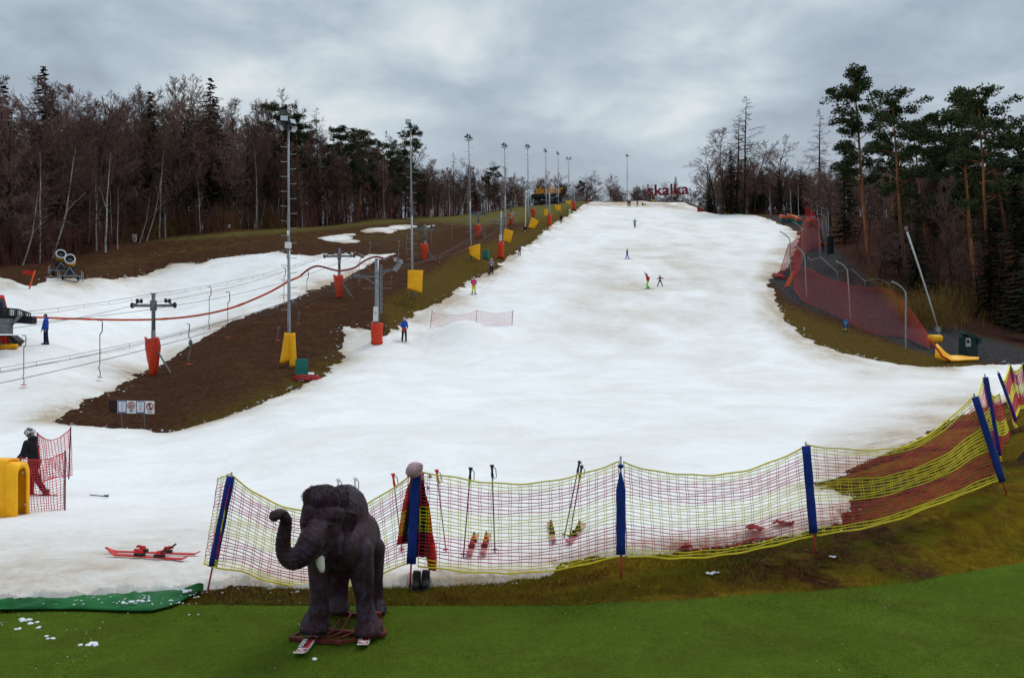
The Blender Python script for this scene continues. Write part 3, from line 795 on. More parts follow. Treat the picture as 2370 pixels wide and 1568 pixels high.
# skyline of the left wood: (direction, height in the frame of the tree tops, wood edge)
SKY = [(-700,130),(-400,140),(-150,150),(0,170),(60,195),(130,200),(230,190),(330,185),(400,170),(470,195),(530,225),(600,225),(650,250),(720,270),(760,300),(850,310),(900,330),(960,355),(1030,372),(1100,380),(1160,402),(1200,418),(1260,420),(1360,425),(1480,438),(1600,440)]
EDGE = [(-700,640),(0,612),(60,612),(170,596),(300,562),(420,543),(560,530),(670,521),(800,510),(953,498),(1100,487),(1170,478),(1240,470),(1330,460)]
def lerp_list(L, x): return float(np.interp(x, [a for a, b in L], [b for a, b in L]))
def edgeY(vx): return hit(vx, lerp_list(EDGE, vx)).y
_ey = {v: edgeY(v) for v in range(-700, 1360, 30)}
def eY(vx): return float(np.interp(vx, list(_ey), list(_ey.values())))
GB = 'leafless trees of the left wood'
def deep(vx, t):
    return on(vx, eY(vx)+t)
cnt = 0
for row, (dd, hh, n) in enumerate(((2.5, .88, 66), (11, 1.02, 66))):
    for k in range(n):
        vx = -520+(1212+520)*((k+TR.random()*.8)/n)
        p = deep(vx, dd+TR.uniform(-2, 4))
        vx2 = vx
        ztop = CAMH+(CY-lerp_list(SKY, vx2))/FPX*p.y
        h = (ztop-p.z)*hh*TR.uniform(.80, 1.06)
        tree('bare', TR.randrange(6), p, max(h, 5), GEN['bare'], GB, sx=TR.uniform(.85, 1.15)); cnt += 1
GBI = 'white birches along the left wood edge'
for (bx, by, ty, v, lean, lab) in (
  (52,612,420,1,0,'leftmost pale birch at the edge of the wood, leaning slightly right'),
  (92,606,330,0,0,'slim birch beside the tallest birch of the left wood edge'),
  (118,600,310,1,0,'tall white birch left of the double snow cannons, forked near its top'),
  (244,582,330,0,0,'tall straight twin-stemmed white birch between the snow cannons and the white box'),
  (272,575,420,2,0,'crooked thin birch right of the straight twin-stemmed birch'),
  (322,560,430,1,0,'birch right beside the white box at the wood edge'),
  (338,556,375,1,0,'curving white birch leaning right, behind the white box at the wood edge'),
  (383,550,440,0,0,'short slender birch between two taller birches behind the brown meadow'),
  (463,537,385,0,0,'straight white birch with pale side branches, half-way to the first floodlight mast'),
  (598,527,450,1,0,'thin leaning birch left of the first floodlight mast'),
  (700,520,455,0,0,'thin birch just right of the first floodlight mast'),
  (758,514,430,2,0,'pale thin birch right of the first floodlight mast, before the pines'),
  (784,514,420,0,0,'double-stemmed pale birch trunk below the pine group'),
  (1002,497,420,0,0,'birch right of the second floodlight mast'),
  (1040,494,400,2,0,'slanting birch midway between the second and third floodlight masts'),
  (1063,491,395,1,0,'birch just left of the third floodlight mast')):
    tpx('birch', v, bx, by+2, ty, lab, rz=0 if v == 1 else None)
for k in range(26):
    vx = TR.uniform(-300, 1180); p = deep(vx, TR.uniform(-1, 8))
    tree('birch', TR.choice((0,2)), p, TR.uniform(8, 13), GEN['birch'], GBI)
# conifers of the left wood
for a in (
 ('spruce',0,100,600,147,'tallest dark spruce of the left wood, its tip standing above the bare crowns'),
 ('spruce',1,10,600,190,'dark spruce at the left edge of the frame'),
 ('spruce',1,155,590,330,'shorter spruce right of the tallest one, hidden in bare branches'),
 ('spruce',0,487,535,175,'broad dark spruce left of the first floodlight mast with a tufted tip'),
 ('spruce',1,347,550,205,'narrow dark spruce among bare crowns above the brown meadow'),
 ('pine',2,672,520,232,'round-topped pine directly behind the first floodlight mast'),
 ('pine',1,705,518,262,'pine just right of the first floodlight mast'),
 ('larch',0,736,518,245,'bare larch with a pointed tip between the pines right of the first mast'),
 ('pine',2,792,514,282,'broad dark pine in the middle of the left pine group'),
 ('pine',0,830,510,292,'pine with a flat crown right of the broad dark pine'),
 ('pine',2,858,508,300,'pine leaning right at the end of the dense pine group'),
 ('pine',1,770,514,330,'lower pine in front of the dense pine group'),
 ('pine',2,905,504,330,'bushy pine left of the second floodlight mast'),
 ('pine',2,947,500,300,'pine standing right behind the second floodlight mast'),
 ('pine',1,925,502,360,'low pine between the bushy pine and the second floodlight mast'),
 ('pine',2,975,498,395,'small dark pine right of the second floodlight mast'),
 ('spruce',0,1095,488,395,'small spruce behind the third floodlight mast'),
 ('pine',2,1130,484,385,'dark pine between the third and fourth floodlight masts'),
 ('larch',1,1048,492,352,'thin bare larch standing above the bare crowns left of the third mast'),
 ('spruce',1,735,516,400,'low dark spruce under the pines right of the first mast')):
    p = on(a[2], eY(a[2])+TR.uniform(4, 9)); ztop = CAMH+(CY-a[4])/FPX*p.y
    tree(a[0], a[1], p, ztop-p.z, a[5], sx=1.15 if a[0] == 'pine' else 1.0)
# trees beyond the crest
GC = 'leafless trees beyond the crest of the piste'
for k in range(42):
    vx = TR.uniform(1190, 1660); Y = TR.uniform(286, 325); p = on(vx, Y)
    ztop = CAMH+(CY-lerp_list(SKY, vx)-TR.uniform(-10, 14))/FPX*Y
    tree('bare', TR.randrange(6), p, max(4, ztop-p.z), 'leafless tree beyond the crest of the piste', GC, sx=1.5)
for a in (('bare',3,1250,402,'wide leafless tree behind the yellow rooftop letters'),('bare',1,1300,400,'leafless tree with a forked crown right of the yellow letters'),
          ('bare',3,1362,402,'dark leafless tree left of the lone mast on the crest'),('bare',1,1412,403,'spreading leafless tree just left of the lone mast on the crest'),
          ('pine',1,1345,416,'dark leaning pine at the top left of the piste'),('spruce',0,1563,408,'small dark spruce rising behind the red letters'),
          ('bare',0,1500,425,'leafless tree immediately left of the red letters'),('birch',0,1540,418,'pale birch behind the red letters')):
    p = on(a[2], 288); ztop = CAMH+(CY-a[3])/FPX*p.y; tree(a[0], a[1], p, ztop-p.z, a[4], sx=1.25)
# right-hand side
for a in (
 ('larch',0,1722,492,222,'tall dead-looking larch with drooping boughs at the top right of the piste'),
 ('larch',0,1705,490,262,'second larch touching the tallest one at the top right of the piste'),
 ('bare',2,1682,488,300,'leafless tree left of the two tall larches, beside the snow cannon'),
 ('spruce',1,1690,488,345,'dark narrow spruce behind the snow cannon at the top right'),
 ('bare',3,1655,484,350,'wide-branching leafless tree left of the snow cannon at the top right'),
 ('bare',1,1745,492,335,'leafless tree right of the two tall larches'),
 ('bare',3,1800,488,330,'round-crowned leafless tree between the two tall larches and the single larch'),
 ('larch',1,1895,486,250,'single slender larch standing free before the right-hand pines'),
 ('birch',0,1782,486,415,'white birch trunk left of the orange boxes'),
 ('birch',0,1830,486,390,'white birch trunk behind the orange boxes'),
 ('birch',2,1848,486,400,'thin birch trunk just right of the orange boxes')):
    tpx(*a, sx=1.3 if a[0] != 'birch' else 1.0)
for a in (
 (0,2012,608,143,-.05,1.0,'tallest pine, leftmost of the right-hand pines, with a bare orange trunk'),
 (1,2100,660,200,-.02,1.05,'second tall pine from the left on the right-hand side, its orange trunk leaning left'),
 (2,2148,640,262,0,1.1,'pine partly hidden behind the second tall right-hand pine'),
 (1,2302,740,193,0,.95,'tall pine with a long orange trunk near the right edge of the frame'),
 (0,2262,700,196,0,1.1,'bushy pine touching the tall one near the right edge'),
 (2,2345,700,262,0,1.3,'dense pine at the right edge of the frame'),
 (2,2420,700,300,0,1.3,'dense pine just outside the right edge'),
 (1,2222,660,300,0,1.0,'pine between the two right-hand pine pairs'),
 (2,2190,640,330,0,1.0,'lower pine with a thin trunk behind the white lance'),
 (1,2075,590,300,0,1.0,'slim pine behind the gap between the two tall left pines')):
    tpx('pine', a[0], a[1], a[2], a[3], a[6], rz=0 if a[0] < 2 else None, sx=a[5])
for a in ((1,1955,560,330,1.2,'dark spruce at the foot of the tallest right-hand pine'),(0,2080,640,430,1.2,'dark low spruce between the two tall right-hand pines'),
          (1,2350,760,420,1.4,'tall dark spruce at the right edge of the frame'),(0,2290,740,480,1.2,'broad dark spruce in front of the right-hand pines'),
          (0,2400,790,500,1.4,'dark spruce at the right edge above the gravel bank'),(0,2120,690,500,1.3,'low spruce with wide boughs left of the white lance')):
    tpx('spruce', a[0], a[1], a[2], a[3], a[5], sx=a[4])
GR = 'young dark spruces in the far right wood'
for k in range(46):
    vx = TR.uniform(1640, 2500); Y = TR.uniform(228, 300) if vx < 1920 else TR.uniform(190, 260); p = on(vx, Y)
    ztop = CAMH+(CY-TR.uniform(385, 450)-max(0, (vx-1900)*.0))/FPX*Y
    tree('spruce', TR.randrange(2), p, max(4, ztop-p.z), 'young dark spruce in the far wood right of the piste', GR, sx=1.5)
GRB = 'leafless trees in the right-hand wood'
for k in range(76):
    vx = TR.uniform(1640, 2450)
    Y = TR.uniform(225, 280) if vx < 1900 else TR.uniform(125, 240); p = on(vx, Y)
    ztop = CAMH+(CY-TR.uniform(360, 450))/FPX*Y
    tree('bare', TR.randrange(6), p, max(5, ztop-p.z), 'leafless tree in the wood right of the piste', GRB, sx=1.2)
for k in range(26):
    vx = TR.uniform(2060, 2500); Yg_ = {0:0}; Y = TR.uniform(90, 140); p = on(vx, Y)
    ztop = CAMH+(CY-TR.uniform(360, 520))/FPX*Y
    tree('bare', TR.choice((2,4,5,0)), p, max(5, ztop-p.z), 'thin leafless tree on the shady slope behind the gravel bank', 'thin trees behind the gravel bank', sx=.8)
# brushwood: a tangle of thin stems nobody could count
def brush(name, spots, label_m, h=(1.2, 3.0), n=9, seed=5):
    R = random.Random(seed); b = MB()
    for p in spots:
        H = R.uniform(*h)
        for k in range(n):
            a = R.random()*6.28; l = R.uniform(.15, .6); base = p+Vector((R.gauss(0,.5), R.gauss(0,.5), -.1))
            e = base+Vector((math.cos(a)*l*H, math.sin(a)*l*H, H*R.uniform(.6, 1)))
            mid = base.lerp(e, .5)+Vector((R.gauss(0,.12), R.gauss(0,.12), .1)); w = Vector((-math.sin(a), math.cos(a), 0))*.018
            for (q0, q1, ww) in ((base, mid, 1), (mid, e, .6)):
                b.add([q0-w*ww, q0+w*ww, q1+w*ww*.6, q1-w*ww*.6], [(0,1,2,3)])
            for j in range(4):
                q = base.lerp(e, R.uniform(.35, .95)); q2 = q+Vector((R.gauss(0,.35), R.gauss(0,.35), R.uniform(.1, .5)))*H*.45
                b.add([q-w*.6, q+w*.6, q2], [(0,1,2)])
    o = b.build(name, label_m); tag(o, kind='stuff'); return o
R_ = random.Random(3)
brush('underbrush', [deep(R_.uniform(-500, 1208), R_.uniform(-1.5, 16)) for k in range(1700)], M_BRUSH, (1.5, 5.0), 9)
brush('underbrush', [on(R_.uniform(1950, 2700), R_.uniform(92, 185)) for k in range(1100)]+[on(R_.uniform(1640, 1960), R_.uniform(226, 262)) for k in range(500)]+[on(R_.uniform(1180, 1650), R_.uniform(276, 300)) for k in range(500)], M_BRUSH, (.8, 3.2), 8, 8)
M_DRY = bark('dry_bush_twigs', (.09,.052,.014), (.20,.125,.035))
brush('dry_bushes', [on(R_.choice((2235,2262,2205,2290))+R_.gauss(0,22), R_.uniform(86, 104)) for k in range(38)]+[on(R_.gauss(2150,22), R_.uniform(76, 82)) for k in range(60)]+[deep(R_.choice((520,330,610,420))+R_.gauss(0,30), R_.uniform(0,3)) for k in range(110)], M_DRY, (1.5, 4.0), 10, 12)

# woods too deep to count: one object each, the trees set out on its points
def wood_mass(name, pts, label, srcs):
    me = bpy.data.meshes.new(name); me.from_pydata([tuple(p[0]) for p in pts], [], [])
    a = me.attributes.new('size', 'FLOAT_VECTOR', 'POINT'); a.data.foreach_set('vector', [c for p in pts for c in (p[1]*p[2], p[1]*p[2], p[1])])
    a = me.attributes.new('turn', 'FLOAT_VECTOR', 'POINT'); a.data.foreach_set('vector', [c for p in pts for c in (0, 0, p[3])])
    a = me.attributes.new('pick', 'INT', 'POINT'); a.data.foreach_set('value', [p[4] for p in pts])
    o = bpy.data.objects.new(name, me); COL.objects.link(o); tag(o, kind='stuff')
    g = bpy.data.node_groups.new(name+'_spread', 'GeometryNodeTree')
    g.interface.new_socket('Geometry', in_out='INPUT', socket_type='NodeSocketGeometry')
    g.interface.new_socket('Geometry', in_out='OUTPUT', socket_type='NodeSocketGeometry')
    gi = g.nodes.new('NodeGroupInput'); go = g.nodes.new('NodeGroupOutput'); join = g.nodes.new('GeometryNodeJoinGeometry')
    def na(nm, dt):
        n = g.nodes.new('GeometryNodeInputNamedAttribute'); n.data_type = dt; n.inputs['Name'].default_value = nm; return n.outputs['Attribute']
    for k, src in enumerate(srcs):
        iop = g.nodes.new('GeometryNodeInstanceOnPoints')
        g.links.new(gi.outputs[0], iop.inputs['Points'])
        cmpn = g.nodes.new('FunctionNodeCompare'); cmpn.data_type = 'INT'; cmpn.operation = 'EQUAL'
        ii = [i for i in cmpn.inputs if i.type == 'INT']; ii[1].default_value = k
        g.links.new(na('pick', 'INT'), ii[0]); g.links.new(cmpn.outputs[0], iop.inputs['Selection'])
        g.links.new(na('size', 'FLOAT_VECTOR'), iop.inputs['Scale']); g.links.new(na('turn', 'FLOAT_VECTOR'), iop.inputs['Rotation'])
        ji = g.nodes.new('GeometryNodeJoinGeometry')
        for c in src.children:
            # a loose copy of the tree part, kept out of the scene, feeds the spread
            lo = bpy.data.objects.new(name+'_source', c.data)
            oi = g.nodes.new('GeometryNodeObjectInfo'); oi.inputs[0].default_value = lo
            g.links.new(oi.outputs['Geometry'], ji.inputs[0])
        g.links.new(ji.outputs[0], iop.inputs['Instance']); g.links.new(iop.outputs[0], join.inputs[0])
    g.links.new(join.outputs[0], go.inputs[0])
    md = o.modifiers.new('spread', 'NODES'); md.node_group = g
    return o
srcs = protos['bare']
pts = []
for k in range(330):       # the depth of the left wood
    vx = TR.uniform(-620, 1210); p = deep(vx, TR.uniform(16, 70)); ztop = CAMH+(CY-lerp_list(SKY, vx))/FPX*p.y
    pts.append((p, max(.2, (ztop-p.z)*TR.uniform(.5, .84)/19), TR.uniform(1, 1.5), TR.random()*6.28, TR.randrange(6)))
for k in range(420):       # its undergrowth of saplings
    vx = TR.uniform(-500, 1205); p = deep(vx, TR.uniform(-1, 22)); pts.append((p, TR.uniform(2.5, 8)/19, TR.uniform(1.3, 2.0), TR.random()*6.28, TR.randrange(6)))
wood_mass('leafless_wood', pts, '', srcs)
pts = []
for k in range(260):
    vx = TR.uniform(1640, 2560); Y = TR.uniform(232, 300) if vx < 1920 else TR.uniform(150, 270); p = on(vx, Y); ztop = CAMH+(CY-TR.uniform(380, 450))/FPX*Y
    pts.append((p, max(.2, (ztop-p.z)/19), TR.uniform(1, 1.6), TR.random()*6.28, TR.randrange(6)))
for k in range(330):
    vx = TR.uniform(1180, 1700) if k < 130 else TR.uniform(2010, 2560); Y = TR.uniform(280, 315) if k < 130 else TR.uniform(92, 180); p = on(vx, Y)
    pts.append((p, TR.uniform(2, 7)/19, TR.uniform(1.3, 2.0), TR.random()*6.28, TR.randrange(6)))
wood_mass('leafless_wood', pts, '', srcs)
# ------------------------------------------------------------------ common finishes
M_YEL = mat('net_yellow', (.74,.62,.02), .55, var=.12)
M_REDN = mat('net_red', (.55,.03,.045), .55, var=.15)
M_BLUE = mat('sleeve_blue_fabric', (.008,.030,.20), .8, var=.18, bump=.3, bscale=60)
M_REDP = mat('post_red_paint', (.42,.03,.03), .5)
M_STEEL = mat('galvanised_steel', (.28,.30,.32), .45, .6, var=.15)
M_DSTEEL = mat('dull_grey_steel', (.17,.18,.19), .6, .4, var=.2)
M_BLACK = mat('black_plastic', (.012,.012,.014), .5)
M_WHITE = mat('white_plastic', (.72,.72,.70), .5, var=.06)
M_MATY = mat('yellow_pad_vinyl', (.95,.44,.008), .5, var=.10, bump=.15, bscale=9)
M_MATR = mat('red_pad_vinyl', (.62,.045,.014), .5, var=.15, bump=.15, bscale=9)
M_ORG = mat('orange_plastic', (.72,.10,.02), .5)
M_GRN = mat('dark_green_paint', (.006,.075,.058), .55)
M_REDS = mat('ski_red', (.58,.025,.025), .25, var=.08)
M_SKIW = mat('ski_white', (.75,.74,.72), .3, var=.05)
M_RUST = mat('frame_red_oxide', (.115,.018,.013), .6, var=.35, scale=12, bump=.2)

# ------------------------------------------------------------------ safety net: posts, sleeves and net spans
def strand_net(b, top, bot, rows, ncol, w, colour_of, sub=3, wob=.006, double=False, seed=0, th=None):
    """net between two curves given as functions u -> Vector; rows of strands with a material each"""
    R = random.Random(seed)
    seg = ncol*sub if ncol*sub < 90 else ncol
    ph = R.random()*9
    for r in range(rows+1):
        f = r/rows
        edge = r in (0, rows)
        pts = []
        for k in range(seg+1):
            u = k/seg; a, c = top(u), bot(u); p = a.lerp(c, f)
            n_ = Vector((0, -1, 0))
            bulge = .05*math.sin(math.pi*f)*math.sin(5*u*math.pi+ph+f*2)*(a-c).length
            p = p+n_*bulge*.6+Vector((0,0,wob*math.sin(u*31+r*1.7+ph)))
            pts.append(p)
        b.tube(pts, w*(1.9 if edge else 1.0)*.5, 4, colour_of(f), cap=False)
    for c in range(ncol+1):
        u = c/ncol
        for off in ((-.06/ncol, .06/ncol) if double else (0,)):
            uu = min(1, max(0, u+off*2.0)); pts = []; prev = None
            nseg = max(6, rows//2)
            for r in range(nseg+1):
                f = r/nseg; a, d = top(uu), bot(uu); p = a.lerp(d, f)
                bulge = .05*math.sin(math.pi*f)*math.sin(5*uu*math.pi+ph+f*2)*(a-d).length
                pts.append(p+Vector((0,-1,0))*bulge*.6+Vector((.004*math.sin(r*2.1+c), 0, 0)))
            for k in range(nseg):
                b.tube([pts[k], pts[k+1]], w*.5*(.52 if double else .85), 3, colour_of((k+.5)/nseg), cap=False)
def band(f):
    return 0 if f < .075 or .36 < f < .64 or f > .90 else 1
def curve3(pts):
    """smooth curve through given points"""
    n = len(pts)-1
    def g(u):
        k = min(int(u*n), n-1); t = u*n-k
        p0 = pts[max(k-1,0)]; p1 = pts[k]; p2 = pts[k+1]; p3 = pts[min(k+2,n)]
        return .5*((2*p1)+(p2-p0)*t+(2*p0-5*p1+4*p2-p3)*t*t+(3*p1-p0-3*p2+p3)*t**3)
    return g
fence = empty('safety_net_fence', W(1436,1343,10.9), 'long yellow and red safety net fence on leaning blue-sleeved posts above the turf', 'net fence')
# foot (direction, height in frame, distance), head, sleeve top/bottom fraction, sleeve width
POSTS = [((480,1366),(536,1092),11.0,.79,.10), ((948,1361),(964,1072),11.1,.795,.11), ((1436.5,1343),(1436,1055),10.75,.785,.105), ((1887,1288),(1864,1022),11.45,.785,.105),
         ((2330,1141),(2253,910),13.1,.86,.10), ((2316,1080),(2278,865),15.2,.86,.10), ((2362,998),(2308,858),21.0,.80,.07), ((2357,955),(2336,842),25.5,.80,.07), ((2392,950),(2366,838),27.0,.8,.09)]
PP = []
for k, ((fx, fy), (hx, hy), Y, sf, sw) in enumerate(POSTS):
    foot = W(fx, fy, Y); g = float(zt(foot.x, foot.y)); head = W(hx, hy, Y-.05)
    foot.z = min(foot.z, g-.02)
    d = (head-foot); PP.append((foot, head))
    b = MB(); b.tube([foot, foot+d*.22], .011, 8); b.build('post', M_REDP, fence, True) if False else None
    b.tube([foot+d*.20, head], .0115, 8, 1)
    po = b.build('post', [M_REDP, M_STEEL], fence, True)
    s0 = 1-sf; e0 = foot+d*(s0 if k != 8 else .2); e1 = foot+d*(.965 if k != 2 else .88)
    b = MB(); n = 9; q = d.normalized(); side = q.cross(Vector((0,1,0))).normalized()
    rows_ = []
    for i in range(n+1):
        t = i/n; c = e0.lerp(e1, t)
        wd = sw*.5*(1 if k != 2 else (1.0 if t < .8 else 1-.85*(t-.8)/.2))
        wd *= 1+.04*math.sin(i*1.9+k)
        ring = []
        for j in range(10):
            a = 2*math.pi*j/10; ring.append(c+side*math.cos(a)*wd+Vector((0,1,0))*math.sin(a)*.018)
        rows_.append(ring)
    vs = [p for r in rows_ for p in r]
    fs = [(i*10+j, i*10+(j+1) % 10, (i+1)*10+(j+1) % 10, (i+1)*10+j) for i in range(n) for j in range(10)]+[tuple(range(9,-1,-1)), tuple(n*10+j for j in range(10))]
    b.add(vs, fs)
    if k == 2: b.ball(foot+d*.92, (.034,.03,.026), 10, 7)
    b.build('sleeve', M_BLUE, po, True)
def span(topx, botx, i, j, ncol, rows=27, w=.0118, seed=0, dbl=True, depth=None):
    Yi, Yj = POSTS[i][2]+.055, POSTS[j][2]+.055
    def mk(L):
        n = len(L)-1; xs = [a for a, _ in L]
        return curve3([W(a, c, Yi+(Yj-Yi)*(a-xs[0])/(xs[-1]-xs[0]) if depth is None else Yi+(Yj-Yi)*k/n) for k, (a, c) in enumerate(L)])
    b = MB(); strand_net(b, mk(topx), mk(botx), rows, ncol, w, band, 2, double=dbl, seed=seed)
    return b.build('net', [M_YEL, M_REDN], fence)
span([(533,1097),(585,1136),(640,1165),(700,1182),(760,1189),(820,1180),(880,1147),(945,1104)], [(500,1312),(560,1322),(620,1343),(700,1360),(780,1361),(850,1345),(900,1318),(945,1303)], 0, 1, 21, seed=1)
span([(975,1092),(1040,1102),(1110,1114),(1180,1119),(1250,1116),(1320,1103),(1380,1086),(1432,1068)], [(966,1308),(1040,1318),(1110,1324),(1180,1325),(1250,1322),(1320,1312),(1380,1298),(1438,1286)], 1, 2, 21, seed=2)
span([(1442,1069),(1500,1087),(1560,1095),(1620,1099),(1680,1096),(1740,1084),(1800,1062),(1858,1036)], [(1450,1286),(1510,1288),(1570,1291),(1630,1288),(1690,1281),(1750,1270),(1810,1256),(1880,1240)], 2, 3, 20, seed=3)
span([(1868,1030),(1930,1037),(2000,1041),(2060,1038),(2110,1026),(2160,997),(2210,956),(2252,918)], [(1890,1237),(1950,1229),(2020,1216),(2090,1196),(2150,1172),(2220,1146),(2270,1125),(2324,1106)], 3, 4, 20, seed=4)
# loose left end behind the first post
b = MB(); tp_ = curve3([W(503,1108,11.0), W(515,1103,11.0), W(536,1095,10.95)]); bt_ = curve3([W(472,1303,11.05), W(486,1308,11.0), W(500,1312,10.95)])
strand_net(b, tp_, bt_, 27, 2, .011, band, 4, .012, True, 9); b.build('net', [M_YEL, M_REDN], fence)
span([(2253,914),(2258,930),(2262,915),(2276,870)], [(2324,1106),(2300,1070),(2300,1048),(2311,1062)], 4, 5, 7, depth=1, seed=5)
span([(2279,875),(2289,905),(2298,918),(2312,912)], [(2312,1062),(2322,1072),(2334,1066),(2352,1050)], 5, 6, 14, rows=20, w=.024, depth=1, seed=6, dbl=False)
span([(2312,868),(2318,882),(2325,878),(2336,845)], [(2352,990),(2344,972),(2350,965),(2358,945)], 6, 7, 16, rows=20, w=.03, depth=1, seed=7, dbl=False)
span([(2337,845),(2345,858),(2355,856),(2367,842)], [(2357,946),(2366,944),(2374,942),(2384,940)], 7, 8, 12, rows=20, w=.026, depth=1, seed=8, dbl=False)

# ------------------------------------------------------------------ woolly elephant statue
def hide_material():
    m, nt, b = nodes_of('dark_painted_hide')
    tc = nt.nodes.new('ShaderNodeTexCoord'); V = tc.outputs['Object']
    mp = nt.nodes.new('ShaderNodeMapping'); mp.inputs['Scale'].default_value = (1, 1, .32); nt.links.new(V, mp.inputs['Vector'])
    a = noise(nt, V, 3.2, 6, .65, .5); f = noise(nt, mp.outputs[0], 26, 8, .7, 1.0); g = noise(nt, V, 9, 6, .7)
    c = mixc(nt, ramp(nt, a, [(.35,0.),(.65,1.)]), (.014,.0055,.0075), (.050,.020,.026))
    c = mixc(nt, ramp(nt, g, [(.50,0.),(.68,1.)]), c, (.062,.054,.085))  # purple-blue highlights put into the colour as scattered patches
    c = mixc(nt, ramp(nt, f, [(.55,0.),(.72,1.)]), c, (.085,.060,.078))
    nt.links.new(c, b.inputs['Base Color'])
    nt.links.new(ramp(nt, g, [(.3,.36),(.7,.62)]), b.inputs['Roughness']); b.inputs['Specular IOR Level'].default_value = .16
    bumpn(nt, b, mth(nt, 'ADD', f, mth(nt, 'MULTIPLY', g, .6)), .9, .022)
    return m
M_HIDE = hide_material()
EY = 9.45
stat = empty('elephant_statue', on(792, 9.4), 'dark brown woolly baby elephant statue with raised trunk, standing on skis on the turf', 'statue')
b = MB()
def chain(L, n=18, sub=5):
    """L: (vx, vy, Y, radius) -> smooth tapered tube with round ends"""
    P = curve3([W(a, c, Y) for a, c, Y, r in L]); rr = [r for *_, r in L]; m = (len(L)-1)*sub
    pts = [P(k/m) for k in range(m+1)]; rs = [float(np.interp(k/m*(len(L)-1), range(len(L)), rr)) for k in range(m+1)]
    b.tube(pts, rs, n); b.ball(pts[0], rs[0]*.995, n, 9); b.ball(pts[-1], rs[-1]*.995, n, 9)
def blob(vx, vy, Y, rx, ry, rz, rot=None): b.ball(W(vx, vy, Y), (rx, ry, rz), 26, 18, rot)
blob(797,1190,9.42,.235,.34,.300); blob(812,1250,9.5,.245,.62,.33); blob(835,1246,9.9,.20,.36,.27); blob(790,1262,9.2,.22,.2,.26)
blob(751,1172,8.98,.178,.22,.215); blob(748,1196,8.92,.205,.22,.20); blob(745,1225,8.86,.185,.20,.17); blob(764,1250,8.9,.135,.19,.145); blob(742,1158,8.95,.165,.19,.155)
blob(720,1190,8.85,.095,.14,.15)
chain([(738,1222,8.78,.15),(722,1252,8.66,.132),(704,1278,8.58,.113),(682,1294,8.52,.094),(664,1290,8.5,.079),(655,1268,8.49,.071),(656,1242,8.47,.067),(660,1215,8.45,.059),(661,1200,8.42,.053),(653,1189,8.38,.047),(643,1188,8.34,.047),(636,1193,8.30,.050)])
blob(634,1194,8.29,.052,.03,.055)
for (x_, y_) in ((716,1247),(711,1256),(706,1264),(700,1272),(692,1281),(683,1288)):     # folds over the root of the trunk
    q = W(x_+9, y_-5, 8.62); 
chain([(757,1246,8.80,.085),(749,1268,8.73,.064),(742,1287,8.69,.052)])      # tusk sheath
chain([(770,1270,8.85,.10),(757,1284,8.82,.075)])
# legs
chain([(828,1275,9.22,.155),(838,1335,9.2,.118),(843,1388,9.18,.084),(848,1425,9.15,.098),(852,1445,9.14,.118)])
chain([(744,1285,9.2,.15),(740,1335,9.14,.110),(740,1385,9.1,.088),(736,1420,9.08,.104),(730,1436,9.12,.128)])
chain([(788,1285,9.8,.15),(783,1350,9.86,.105),(784,1385,9.86,.095),(783,1396,9.84,.105)])
chain([(858,1270,9.8,.15),(864,1345,9.92,.10),(870,1385,9.94,.085),(872,1402,9.9,.095)])
for (x_, y_, Y_, r_) in ((852,1449,9.14,.125),(730,1441,9.10,.132),(783,1402,9.82,.105),(872,1408,9.88,.095)):
    b.ball(W(x_, y_, Y_), (r_*1.16, r_*1.15, r_*.62), 20, 12)
    for k in range(4):
        a = -2.35+.55*k; b.ball(W(x_, y_, Y_)+Vector((math.cos(a)*r_*1.02, math.sin(a)*r_*1.05, -r_*.28)), (r_*.34, r_*.34, r_*.34), 10, 7)
body = b.build('body', M_HIDE, stat)
bake(body, [('REMESH', dict(mode='VOXEL', voxel_size=.0125)), ('SMOOTH', dict(factor=.6, iterations=11))])
# trunk rings, hair furrows and folds shaped into the surface
me = body.data; nV = len(me.vertices); co = np.empty(nV*3); me.vertices.foreach_get('co', co); co = co.reshape(-1,3)
nr = np.empty(nV*3); me.vertex_normals.foreach_get('vector', nr) if hasattr(me, 'vertex_normals') else me.vertices.foreach_get('normal', nr); nr = nr.reshape(-1,3)
wc = co+np.array(stat.location); pvx, pvy = pxof(wc[:,0], wc[:,1], wc[:,2])
fv = np.clip((8.80-wc[:,1])/.12, 0, 1)*np.clip((745-pvx)/20, 0, 1)
ang = np.arctan2(pvy-1235, pvx-705)
ring = np.where(pvx < 690, np.sin(pvy*.50+.9*vnoise(pvx*.06, pvy*.04)), np.sin((pvx*.55-pvy*.9)*.42))
disp = fv*.0022*ring*(.6+.8*vnoise(pvx*.03, pvy*.09))
disp += .007*fbm(wc[:,0]*14+wc[:,1]*9, wc[:,2]*5, 4)*(1-fv)
top_ = np.clip((1225-pvy)/30, 0, 1); disp += top_*.010*fbm(wc[:,0]*38, wc[:,2]*4+wc[:,1]*4, 3)*(1-fv)
me.vertices.foreach_set('co', (co+nr*disp[:,None]).ravel()); smooth_on(body)
def parts_body(fn, name, m, smooth=True):
    b_ = MB(); fn(b_); return b_.build(name, m, stat, smooth)
